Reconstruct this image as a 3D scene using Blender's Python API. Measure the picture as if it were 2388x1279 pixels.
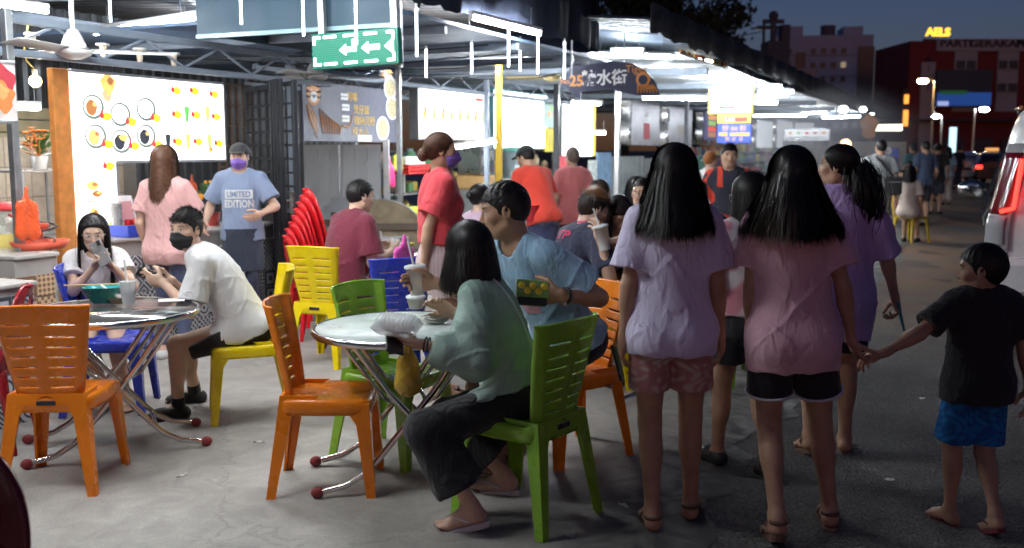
import bpy, bmesh, math, random
import numpy as np
from mathutils import Vector, Matrix, Euler
from mathutils.bvhtree import BVHTree
for o in list(bpy.data.objects): bpy.data.objects.remove(o)
SC = bpy.context.scene
COL = SC.collection
R = math.radians
rnd = random.Random(7)
# ---------------------------------------------------------------- camera
F_PX, CXP, CYP, CAM_H = 2322.0, 1194.0, 639.5, 1.57      # pixels of the photograph (2388 x 1279)
PITCH = math.atan((CYP - 350.0) / F_PX)
cam_d = bpy.data.cameras.new('camera')
cam_d.lens, cam_d.sensor_width, cam_d.sensor_fit = 35.0, 36.0, 'HORIZONTAL'
cam_d.clip_start, cam_d.clip_end = 0.05, 3000
cam_d.dof.use_dof = True
cam_d.dof.focus_distance = 4.9
cam_d.dof.aperture_fstop = 2.4
cam = bpy.data.objects.new('camera', cam_d)
COL.objects.link(cam)
cam.location = (0, 0, CAM_H)
cam.rotation_euler = (math.pi / 2 - PITCH, 0, 0)
SC.camera = cam
# ---------------------------------------------------------------- sky after sunset
W = bpy.data.worlds.new('World'); SC.world = W; W.use_nodes = True
nt = W.node_tree; nt.nodes.clear()
sky = nt.nodes.new('ShaderNodeTexSky'); sky.sky_type = 'NISHITA'; sky.sun_disc = False
sky.sun_elevation = R(4); sky.sun_rotation = R(180); sky.air_density = 1.0; sky.dust_density = 0.6; sky.ozone_density = 4.0
tint = nt.nodes.new('ShaderNodeMix'); tint.data_type = 'RGBA'; tint.blend_type = 'MULTIPLY'; tint.inputs[0].default_value = 1.0
tint.inputs[7].default_value = (0.62, 0.36, 0.44, 1)
bg = nt.nodes.new('ShaderNodeBackground'); bg.inputs[1].default_value = 0.075
wo = nt.nodes.new('ShaderNodeOutputWorld')
nt.links.new(sky.outputs[0], tint.inputs[6]); nt.links.new(tint.outputs[2], bg.inputs[0]); nt.links.new(bg.outputs[0], wo.inputs[0])
SC.view_settings.view_transform = 'Standard'; SC.view_settings.look = 'None'
SC.view_settings.exposure = 0.65; SC.view_settings.gamma = 1.0
SC.render.engine = 'CYCLES'
cy = SC.cycles
cy.use_denoising = True
try: cy.denoiser = 'OPENIMAGEDENOISE'
except Exception: pass
cy.max_bounces = 7; cy.diffuse_bounces = 3; cy.glossy_bounces = 3; cy.transmission_bounces = 6; cy.transparent_max_bounces = 10; cy.volume_bounces = 0
cy.caustics_reflective = False; cy.caustics_refractive = False
cy.sample_clamp_indirect = 6.0
TUBE_L = 200.0         # radiance of a fluorescent tube
# ---------------------------------------------------------------- pixels and street frame
def ray(px, py):
 x = (px - CXP) / F_PX; y = -(py - CYP) / F_PX
 c, s = math.cos(PITCH), math.sin(PITCH)
 return Vector((x, c + y * s, -s + y * c))
def gp(px, py, z=0.0):
 r = ray(px, py); t = (z - CAM_H) / r.z
 return Vector((r.x * t, r.y * t, z))
def dp(px, py, Y):
 r = ray(px, py); t = Y / r.y
 return Vector((r.x * t, Y, CAM_H + r.z * t))
SA = R(24.7)
UU = Vector((math.sin(SA), math.cos(SA), 0)); VV = Vector((math.cos(SA), -math.sin(SA), 0))
SROT = -SA                                               # rotation_z of something square to the street: local x = across (v), local y = along (u)
def S(u, v, z=0.0): return UU * u + VV * v + Vector((0, 0, z))
def vp(px, py, v):                                       # pixel on the vertical plane v = const (parallel to the street)
 r = ray(px, py); t = v / (r.x * VV.x + r.y * VV.y)
 return Vector((r.x * t, r.y * t, CAM_H + r.z * t))
def up(px, py, u):                                       # pixel on the vertical plane u = const (across the street)
 r = ray(px, py); t = u / (r.x * UU.x + r.y * UU.y)
 return Vector((r.x * t, r.y * t, CAM_H + r.z * t))
def u_of(p): return p.x * UU.x + p.y * UU.y
def v_of(p): return p.x * VV.x + p.y * VV.y
# ---------------------------------------------------------------- materials
MATS = {}
def pm(name, col, rough=0.5, metal=0.0, vary=0.12, vscale=6.0, bump=0.0, bscale=60.0, coat=0.0, trans=0.0, sss=0.0, emit=None, estr=0.0, attr=None, alpha=1.0, sheen=0.0, ior=1.45, spec=0.5, rvary=0.1):
 if name in MATS: return MATS[name]
 m = bpy.data.materials.new(name); m.use_nodes = True
 n = m.node_tree; b = n.nodes['Principled BSDF']; L = n.links
 b.inputs['Roughness'].default_value = rough; b.inputs['Metallic'].default_value = metal
 b.inputs['Coat Weight'].default_value = coat; b.inputs['Transmission Weight'].default_value = trans
 b.inputs['IOR'].default_value = ior; b.inputs['Alpha'].default_value = alpha; b.inputs['Sheen Weight'].default_value = sheen
 b.inputs['Specular IOR Level'].default_value = spec
 if sss: b.inputs['Subsurface Weight'].default_value = sss; b.inputs['Subsurface Radius'].default_value = (0.010, 0.004, 0.002); b.inputs['Subsurface Scale'].default_value = 1.0
 c4 = (*col, 1)
 tc = n.nodes.new('ShaderNodeTexCoord')
 last = None
 if attr:
  a = n.nodes.new('ShaderNodeAttribute'); a.attribute_name = attr; last = a.outputs['Color']
 if vary:
  no = n.nodes.new('ShaderNodeTexNoise'); no.inputs['Scale'].default_value = vscale; no.inputs['Detail'].default_value = 5
  L.new(tc.outputs['Object'], no.inputs['Vector'])
  mr = n.nodes.new('ShaderNodeMapRange'); mr.inputs[1].default_value = 0.3; mr.inputs[2].default_value = 0.7
  mr.inputs[3].default_value = 1 - vary; mr.inputs[4].default_value = 1 + vary
  L.new(no.outputs[0], mr.inputs[0])
  mx = n.nodes.new('ShaderNodeMix'); mx.data_type = 'RGBA'; mx.blend_type = 'MULTIPLY'; mx.inputs[0].default_value = 1
  if last: L.new(last, mx.inputs[6])
  else: mx.inputs[6].default_value = c4
  L.new(mr.outputs[0], mx.inputs[7]); last = mx.outputs[2]
  if rvary:
   m2 = n.nodes.new('ShaderNodeMapRange'); m2.inputs[1].default_value = 0.3; m2.inputs[2].default_value = 0.7
   m2.inputs[3].default_value = max(0.02, rough - rvary); m2.inputs[4].default_value = min(1, rough + rvary)
   n2 = n.nodes.new('ShaderNodeTexNoise'); n2.inputs['Scale'].default_value = vscale * 2.3; n2.inputs['Detail'].default_value = 6
   L.new(tc.outputs['Object'], n2.inputs['Vector']); L.new(n2.outputs[0], m2.inputs[0]); L.new(m2.outputs[0], b.inputs['Roughness'])
 if last: L.new(last, b.inputs['Base Color'])
 else: b.inputs['Base Color'].default_value = c4
 if bump:
  nb = n.nodes.new('ShaderNodeTexNoise'); nb.inputs['Scale'].default_value = bscale; nb.inputs['Detail'].default_value = 4
  L.new(tc.outputs['Object'], nb.inputs['Vector'])
  bu = n.nodes.new('ShaderNodeBump'); bu.inputs['Strength'].default_value = bump; bu.inputs['Distance'].default_value = 0.01
  L.new(nb.outputs[0], bu.inputs['Height']); L.new(bu.outputs[0], b.inputs['Normal'])
 if emit is not None:
  b.inputs['Emission Color'].default_value = (*emit, 1); b.inputs['Emission Strength'].default_value = estr
 MATS[name] = m
 return m
def nodes_of(m): return m.node_tree.nodes, m.node_tree.links, m.node_tree.nodes['Principled BSDF']
# ---------------------------------------------------------------- mesh builder
def new_obj(name, me, mat=None, parent=None, loc=None, rot=None):
 o = bpy.data.objects.new(name, me); COL.objects.link(o)
 if mat is not None and me is not None and len(me.materials) == 0:
  for mm in (mat if isinstance(mat, (list, tuple)) else [mat]): me.materials.append(mm)
 if parent is not None: o.parent = parent
 if loc is not None: o.location = loc
 if rot is not None: o.rotation_euler = rot
 return o
def frame_from(d):
 d = d.normalized(); a = Vector((0, 0, 1)) if abs(d.z) < 0.95 else Vector((1, 0, 0))
 x = d.cross(a).normalized(); y = x.cross(d).normalized()
 return x, y
class MB:
 def __init__(s): s.v = []; s.f = []; s.m = []; s.sm = []
 def add(s, vs, fs, mi=0, smooth=False):
  b = len(s.v); s.v += [tuple(p) for p in vs]
  for f in fs: s.f.append(tuple(b + i for i in f)); s.m.append(mi); s.sm.append(smooth)
  return s
 def box(s, c, d, rz=0.0, rx=0.0, ry=0.0, mi=0, bev=0.0, taper=None):
  M = Euler((rx, ry, rz)).to_matrix(); c = Vector(c); hx, hy, hz = d[0] / 2, d[1] / 2, d[2] / 2
  if bev > 0:
   bv = min(bev, hx * .9, hy * .9, hz * .9)
   vs = []; idx = {}
   for sx in (-1, 1):
    for sy in (-1, 1):
     for sz in (-1, 1):
      for ax in range(3):
       p = [sx * (hx - bv), sy * (hy - bv), sz * (hz - bv)]
       p[ax] = (sx * hx, sy * hy, sz * hz)[ax]
       idx[(sx, sy, sz, ax)] = len(vs); vs.append(c + M @ Vector(p))
   fs = []
   for ax in range(3):
    o1, o2 = [(1, 2), (2, 0), (0, 1)][ax]
    for sg in (-1, 1):
     q = []
     for (a, b2) in ((-1, -1), (1, -1), (1, 1), (-1, 1)):
      k = [0, 0, 0]; k[ax] = sg; k[o1] = a; k[o2] = b2; q.append(idx[(*k, ax)])
     fs.append(q if sg > 0 else q[::-1])
   for ax in range(3):
    o1, o2 = [(1, 2), (2, 0), (0, 1)][ax]
    for a in (-1, 1):
     for b2 in (-1, 1):
      q = []
      for sg, fx in ((-1, o1), (1, o1), (1, o2), (-1, o2)):
       k = [0, 0, 0]; k[ax] = sg; k[o1] = a; k[o2] = b2; q.append(idx[(*k, fx)])
      fs.append(q if a * b2 < 0 else q[::-1])
   for sx in (-1, 1):
    for sy in (-1, 1):
     for sz in (-1, 1):
      q = [idx[(sx, sy, sz, 0)], idx[(sx, sy, sz, 1)], idx[(sx, sy, sz, 2)]]
      fs.append(q if sx * sy * sz > 0 else q[::-1])
   return s.add(vs, fs, mi)
  vs = []
  for z in (-hz, hz):
   k = 1.0 if (taper is None or z > 0) else taper
   for (x, y) in ((-hx, -hy), (hx, -hy), (hx, hy), (-hx, hy)): vs.append(c + M @ Vector((x * k, y * k, z)))
  return s.add(vs, [(3, 2, 1, 0), (4, 5, 6, 7), (0, 1, 5, 4), (1, 2, 6, 5), (2, 3, 7, 6), (3, 0, 4, 7)], mi)
 def cyl(s, a, b, r0, r1=None, n=12, mi=0, caps=True, smooth=True, flat=1.0):
  a, b = Vector(a), Vector(b); r1 = r0 if r1 is None else r1
  x, y = frame_from(b - a); vs = []
  for p, r in ((a, r0), (b, r1)):
   for i in range(n):
    t = 2 * math.pi * i / n; vs.append(p + x * (r * math.cos(t)) + y * (r * flat * math.sin(t)))
  s.add(vs, [(i, (i + 1) % n, n + (i + 1) % n, n + i) for i in range(n)], mi, smooth)
  if caps: s.add(vs, [tuple(range(n))[::-1], tuple(range(n, 2 * n))], mi)
  return s
 def tube(s, pts, r, n=8, mi=0, caps=True, closed=False):
  pts = [Vector(p) for p in pts]; m = len(pts)
  rr = r if isinstance(r, (list, tuple)) else [r] * m
  vs = []; px = None
  for i, p in enumerate(pts):
   d = (pts[(i + 1) % m] - pts[i - 1]) if closed else (pts[min(i + 1, m - 1)] - pts[max(i - 1, 0)])
   d.normalize()
   if px is None: x, y = frame_from(d)
   else:
    x = px - d * px.dot(d)
    if x.length < 1e-4: x, _ = frame_from(d)
    x.normalize(); y = x.cross(d).normalized()
   px = x
   for k in range(n):
    t = 2 * math.pi * k / n; vs.append(p + x * (rr[i] * math.cos(t)) + y * (rr[i] * math.sin(t)))
  fs = []
  for i in range(m if closed else m - 1):
   j = (i + 1) % m
   for k in range(n): fs.append((i * n + k, j * n + k, j * n + (k + 1) % n, i * n + (k + 1) % n))
  s.add(vs, fs, mi, True)
  if caps and not closed: s.add(vs, [tuple(range(n)), tuple(range((m - 1) * n, m * n))[::-1]], mi)
  return s
 def lathe(s, prof, c=(0, 0, 0), n=24, mi=0, sx=1.0, sy=1.0, smooth=True, M=None, ring=False):
  vs = []; c = Vector(c)
  for (r, z) in prof:
   for i in range(n):
    t = 2 * math.pi * i / n; p = Vector((r * sx * math.cos(t), r * sy * math.sin(t), z)); vs.append(c + (M @ p if M else p))
  m = len(prof); fs = []
  for j in range(m - 1):
   for i in range(n): fs.append((j * n + i, j * n + (i + 1) % n, (j + 1) * n + (i + 1) % n, (j + 1) * n + i))
  s.add(vs, fs, mi, smooth)
  if ring: return s.add([vs[k] for k in range(-n, 0)] + vs[:n], [(k, (k + 1) % n, n + (k + 1) % n, n + k) for k in range(n)], mi, smooth)
  if prof[0][0] > 1e-4: s.add(vs[:n], [tuple(range(n))[::-1]], mi)
  if prof[-1][0] > 1e-4: s.add(vs[-n:], [tuple(range(n))], mi)
  return s
 def ball(s, c, r, n=12, m=8, mi=0, sc=(1, 1, 1), M=None):
  prof = [(max(1e-5, math.sin(math.pi * j / m)) * r, -math.cos(math.pi * j / m) * r) for j in range(m + 1)]
  vs = []; c = Vector(c)
  for (rr, z) in prof:
   for i in range(n):
    t = 2 * math.pi * i / n; p = Vector((rr * sc[0] * math.cos(t), rr * sc[1] * math.sin(t), z * sc[2])); vs.append(c + (M @ p if M else p))
  fs = []
  for j in range(m):
   for i in range(n): fs.append((j * n + i, j * n + (i + 1) % n, (j + 1) * n + (i + 1) % n, (j + 1) * n + i))
  return s.add(vs, fs, mi, True)
 def prism(s, poly, z0, z1, mi=0, M=None, smooth=False):     # poly in xy, extruded along z, optional 4x4
  n = len(poly); vs = [Vector((x, y, z0)) for x, y in poly] + [Vector((x, y, z1)) for x, y in poly]
  if M is not None: vs = [M @ p for p in vs]
  return s.add(vs, [tuple(range(n))[::-1], tuple(range(n, 2 * n))] + [(i, (i + 1) % n, n + (i + 1) % n, n + i) for i in range(n)], mi, smooth)
 def sheet(s, fn, nu, nv, mi=0, skip=None, smooth=True):
  vs = [fn(i / nu, j / nv) for j in range(nv + 1) for i in range(nu + 1)]
  fs = [(j * (nu + 1) + i, j * (nu + 1) + i + 1, (j + 1) * (nu + 1) + i + 1, (j + 1) * (nu + 1) + i) for j in range(nv) for i in range(nu) if not (skip and skip(i, j))]
  return s.add(vs, fs, mi, smooth)
 def mesh(s, name):
  me = bpy.data.meshes.new(name); me.from_pydata(s.v, [], s.f)
  if len(s.f):
   me.polygons.foreach_set('material_index', s.m); me.polygons.foreach_set('use_smooth', s.sm)
  me.update(); return me
 def build(s, name, mat, parent=None, loc=None, rot=None, weld=False):
  me = s.mesh(name)
  if weld:
   bm = bmesh.new(); bm.from_mesh(me); bmesh.ops.remove_doubles(bm, verts=bm.verts, dist=1e-5); bm.to_mesh(me); bm.free()
  return new_obj(name, me, mat, parent, loc, rot)
def tag(o, label=None, cat=None, group=None, kind=None):
 if label: o['label'] = label
 if cat: o['category'] = cat
 if group: o['group'] = group
 if kind: o['kind'] = kind
 return o
def thing(name, label, cat, loc=(0, 0, 0), rz=0.0, group=None):
 o = bpy.data.objects.new(name, None); COL.objects.link(o); o.empty_display_size = 0.1
 o.location = loc; o.rotation_euler = (0, 0, rz)
 return tag(o, label, cat, group)
def kids(o): return [c for c in COL.objects if c.parent is o]
def copy_tree(o, label=None, loc=None, rz=None, group=None, mats=None, parent=None):
 c = o.copy(); COL.objects.link(c)
 if parent is not None: c.parent = parent
 if label: c['label'] = label
 if group: c['group'] = group
 if loc is not None: c.location = loc
 if rz is not None: c.rotation_euler = (c.rotation_euler.x, c.rotation_euler.y, rz)
 if mats and c.type == 'MESH':
  for i, sl in enumerate(c.material_slots):
   if sl.material and sl.material.name in mats:
    sl.link = 'OBJECT'; sl.material = mats[c.data.materials[i].name]
 for ch in kids(o): copy_tree(ch, mats=mats, parent=c)
 return c
def text_part(txt, size, mat, parent, loc, rot=(math.pi / 2, 0, 0), ext=0.002, align='CENTER', name='lettering', bold=0.0, sx=1.0, spacing=1.0):
 cu = bpy.data.curves.new(name, 'FONT'); cu.body = txt; cu.size = size; cu.extrude = ext; cu.align_x = align; cu.align_y = 'CENTER'; cu.offset = bold; cu.resolution_u = 3; cu.space_character = spacing
 t = bpy.data.objects.new(name, cu); COL.objects.link(t)
 dg = bpy.context.evaluated_depsgraph_get(); dg.update()
 me = bpy.data.meshes.new_from_object(t.evaluated_get(dg)); me.name = name
 bpy.data.objects.remove(t); bpy.data.curves.remove(cu)
 me.materials.clear()
 o = new_obj(name, me, mat, parent, loc, rot); o.scale = (sx, 1, 1)
 return o
# ================================================================ people: one implicit surface per body
def _smin(a, b, k):
 if k <= 1e-6: return np.minimum(a, b)
 h = np.maximum(k - np.abs(a - b), 0.0) / k
 return np.minimum(a, b) - h * h * k * 0.25
class Prim:
 __slots__ = ('kind', 'a', 'b', 'ra', 'rb', 'k', 'n', 's', 'M', 'tag', 'sub')
 def __init__(self, **kw):
  self.n = None; self.s = 1.0; self.M = None; self.tag = ""; self.sub = False
  for k, v in kw.items(): setattr(self, k, v)
def cap(a, b, ra, rb=None, k=.02, n=None, s=1.0, tag='', sub=False):
 return Prim(kind='cap', a=np.array(a, float), b=np.array(b, float), ra=ra, rb=ra if rb is None else rb, k=k, n=None if n is None else np.array(n, float), s=s, tag=tag, sub=sub)
def ell(c, r, k=.02, M=None, tag='', sub=False):
 return Prim(kind='ell', a=np.array(c, float), b=np.array(r, float), ra=0, rb=0, k=k, M=None if M is None else np.array(M, float), tag=tag, sub=sub)
def prim_eval(p, X, Y, Z, inf):
 if p.kind == 'cap':
  ba = p.b - p.a; L2 = max(float(ba @ ba), 1e-9)
  qx, qy, qz = X - p.a[0], Y - p.a[1], Z - p.a[2]
  t = np.clip((qx * ba[0] + qy * ba[1] + qz * ba[2]) / L2, 0, 1)
  qx = qx - t * ba[0]; qy = qy - t * ba[1]; qz = qz - t * ba[2]
  d2 = qx * qx + qy * qy + qz * qz
  if p.n is not None:
   w = qx * p.n[0] + qy * p.n[1] + qz * p.n[2]; d2 = d2 + (p.s * p.s - 1) * w * w
  return np.sqrt(d2) - (p.ra + (p.rb - p.ra) * t) - inf
 q = np.stack(np.broadcast_arrays(X - p.a[0], Y - p.a[1], Z - p.a[2]), -1)
 if p.M is not None: q = q @ p.M.T                       # rows of M = local axes
 r = p.b + inf
 k0 = np.sqrt(((q / r) ** 2).sum(-1)); k1 = np.sqrt(((q / (r * r)) ** 2).sum(-1)) + 1e-9
 return k0 * (k0 - 1) / k1
def prim_box(p, m):
 if p.kind == 'cap':
  r = max(p.ra, p.rb) * (1.0 if p.n is None else max(1.0, 1.0 / p.s))
  return np.minimum(p.a, p.b) - r - m, np.maximum(p.a, p.b) + r + m
 if p.M is None: e = p.b
 else: e = np.sqrt(((p.M * p.b[:, None]) ** 2).sum(0))
 return p.a - e - m, p.a + e + m
class Field:
 def __init__(s, lo, hi, h):
  s.h = h; s.lo = np.array(lo, float); n = np.ceil((np.array(hi, float) - s.lo) / h).astype(int) + 1
  s.ax = [s.lo[i] + h * np.arange(n[i]) for i in range(3)]; s.F = np.full(tuple(n), 0.5, np.float32)
 def add(s, prims, inf=0.0, kmul=1.0):
  for p in prims:
   k = p.k * kmul; lo, hi = prim_box(p, inf + k + 2.5 * s.h)
   i0 = np.maximum(np.floor((lo - s.lo) / s.h).astype(int), 0); i1 = np.minimum(np.ceil((hi - s.lo) / s.h).astype(int) + 1, s.F.shape)
   if np.any(i1 <= i0): continue
   sl = tuple(slice(a, b) for a, b in zip(i0, i1))
   X, Y, Z = s.ax[0][sl[0]][:, None, None], s.ax[1][sl[1]][None, :, None], s.ax[2][sl[2]][None, None, :]
   d = prim_eval(p, X, Y, Z, inf)
   s.F[sl] = -_smin(-s.F[sl], d, k) if p.sub else _smin(s.F[sl], d, k)
  return s
 def grid(s): return s.ax[0][:, None, None], s.ax[1][None, :, None], s.ax[2][None, None, :]
 def cut(s, fn):                                          # keep where fn(x,y,z) < 0
  s.F = np.maximum(s.F, fn(*s.grid()).astype(np.float32)); return s
 def mesh(s, drop=None):
  F = s.F; ins = F < 0; nx, ny, nz = F.shape
  cnt = np.zeros((nx - 1, ny - 1, nz - 1), np.int8); C = []
  for dx in (0, 1):
   for dy in (0, 1):
    for dz in (0, 1):
     C.append((dx, dy, dz)); cnt += ins[dx:nx - 1 + dx, dy:ny - 1 + dy, dz:nz - 1 + dz]
  mask = (cnt > 0) & (cnt < 8)
  if drop is not None:
   cx = [a[:-1] + s.h / 2 for a in s.ax]
   for (lo, hi) in drop:
    ii = [np.nonzero((c > l + s.h * 1.0) & (c < h_ - s.h * 1.0))[0] for c, l, h_ in zip(cx, lo, hi)]
    if all(len(i) for i in ii): mask[ii[0][0]:ii[0][-1] + 1, ii[1][0]:ii[1][-1] + 1, ii[2][0]:ii[2][-1] + 1] = False
  I, J, K = np.nonzero(mask); n = len(I)
  if n == 0: return np.zeros((0, 3)), np.zeros((0, 4), int)
  idx = -np.ones(mask.shape, np.int64); idx[I, J, K] = np.arange(n)
  val = np.stack([F[I + c[0], J + c[1], K + c[2]] for c in C], 1)
  P = np.zeros((n, 3)); w = np.zeros(n); Ca = np.array(C, float)
  for a in range(8):
   for b in range(a + 1, 8):
    if abs(Ca[a] - Ca[b]).sum() != 1: continue
    m = (val[:, a] < 0) != (val[:, b] < 0); fa, fb = val[m, a], val[m, b]
    t = (fa / (fa - fb))[:, None]; P[m] += Ca[a] + (Ca[b] - Ca[a]) * t; w[m] += 1
  P = P / w[:, None] + np.stack([I, J, K], 1); P = s.lo + P * s.h
  Q = []
  for ax in range(3):
   o1, o2 = [(1, 2), (2, 0), (0, 1)][ax]
   a = np.take(ins, range(0, F.shape[ax] - 1), ax); b = np.take(ins, range(1, F.shape[ax]), ax)
   e = np.nonzero(a != b); e = np.stack(e, 1)
   ok = (e[:, o1] > 0) & (e[:, o2] > 0) & (e[:, o1] < F.shape[o1] - 1) & (e[:, o2] < F.shape[o2] - 1); e = e[ok]
   sg = a[tuple(e.T)]
   q = []
   for (d1, d2) in ((-1, -1), (0, -1), (0, 0), (-1, 0)):
    c = e.copy(); c[:, o1] += d1; c[:, o2] += d2; q.append(idx[tuple(c.T)])
   q = np.stack(q, 1); q[~sg] = q[~sg][:, ::-1]; Q.append(q[(q >= 0).all(1)])
  return P, np.concatenate(Q)
def np_mesh(name, parts, mat, parent, colors=None):
 V = []; Q = []; o = 0
 for P, q in parts: V.append(P); Q.append(q + o); o += len(P)
 V = np.concatenate(V); Q = np.concatenate(Q)
 me = bpy.data.meshes.new(name)
 me.vertices.add(len(V)); me.vertices.foreach_set('co', V.astype(np.float32).ravel())
 me.loops.add(Q.size); me.loops.foreach_set('vertex_index', Q.astype(np.int32).ravel())
 me.polygons.add(len(Q)); me.polygons.foreach_set('loop_start', np.arange(0, Q.size, 4, dtype=np.int32))
 me.polygons.foreach_set('use_smooth', np.ones(len(Q), bool))
 me.update(calc_edges=True); me.validate()
 if colors is not None:
  at = me.color_attributes.new('Col', 'FLOAT_COLOR', 'POINT'); c = colors(V); c4 = np.ones((len(V), 4), np.float32); c4[:, :3] = c
  at.data.foreach_set('color', c4.ravel())
 return new_obj(name, me, mat, parent)
def V3(*a): return np.array(a, float)
def nrm(v): return v / (np.linalg.norm(v) + 1e-9)
def ik(a, t, l1, l2, pole):
 d = t - a; L = np.linalg.norm(d); mx = (l1 + l2) * 0.995
 if L > mx: t = a + d * (mx / L); d = t - a; L = mx
 x = (l1 * l1 - l2 * l2 + L * L) / (2 * L); y = math.sqrt(max(l1 * l1 - x * x, 0)); dn = d / L
 pn = pole - dn * (pole @ dn); pn = nrm(pn)
 return a + dn * x + pn * y, t
def rotm(yaw=0, pitch=0, roll=0):                           # columns: right, forward, up ; pitch>0 looks down
 return np.array((Matrix.Rotation(R(yaw), 3, 'Z') @ Matrix.Rotation(R(-pitch), 3, 'X') @ Matrix.Rotation(R(roll), 3, 'Y')))
def cloth_noise(X, Y, Z, amp, f=1.0, ph=0.0, vert=0.5):
 """soft drape plus sharper creases; negative = outward"""
 wx = X + .022 * np.sin(Z * 11 + Y * 7 + ph) + .009 * np.sin(Z * 29 + ph * 2); wz = Z + .02 * np.sin(X * 13 + Y * 9 + 1.3 * ph)
 drape = np.sin((wx * 40 + Y * 31) * f + ph + .8 * np.sin(Z * 5 + ph)) * (.6 + .4 * np.sin(Z * 6 + X * 5))
 d1 = 1 - np.abs(np.sin((wx * 21 + wz * 15 + Y * 12) * f + ph * 1.7)); d2 = 1 - np.abs(np.sin((-wx * 18 + wz * 21 + Y * 16) * f + ph * 2.3)); d3 = 1 - np.abs(np.sin((wx * 46 + wz * 8 - Y * 38) * f + ph))
 m = np.clip(np.sin(X * 9.1 + Z * 8.3 + Y * 7 + ph * 3), 0, 1); m2 = np.clip(np.sin(-X * 8.7 + Z * 10.1 + Y * 6 + ph * 1.1 + 2), 0, 1)
 return amp * (.42 * drape - .9 * d1 ** 6 * m - .9 * d2 ** 7 * m2 - .5 * d3 ** 5 * (1 - m) + .18)
HAIRS = {}
def hair_mat(col, name=None):
 key = 'hair_%02x%02x%02x' % tuple(int(c * 255) for c in col)
 return pm(key, col, rough=.46, vary=.35, vscale=40, spec=.35, rvary=.1)
SKIN = {}
def skin_mat(tone):
 key = 'skin_%d%d%d' % tuple(int(c * 100) for c in tone)
 return pm(key, tone, rough=.5, vary=.16, vscale=11, sss=.12, attr='Col', bump=.07, bscale=140)
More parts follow.
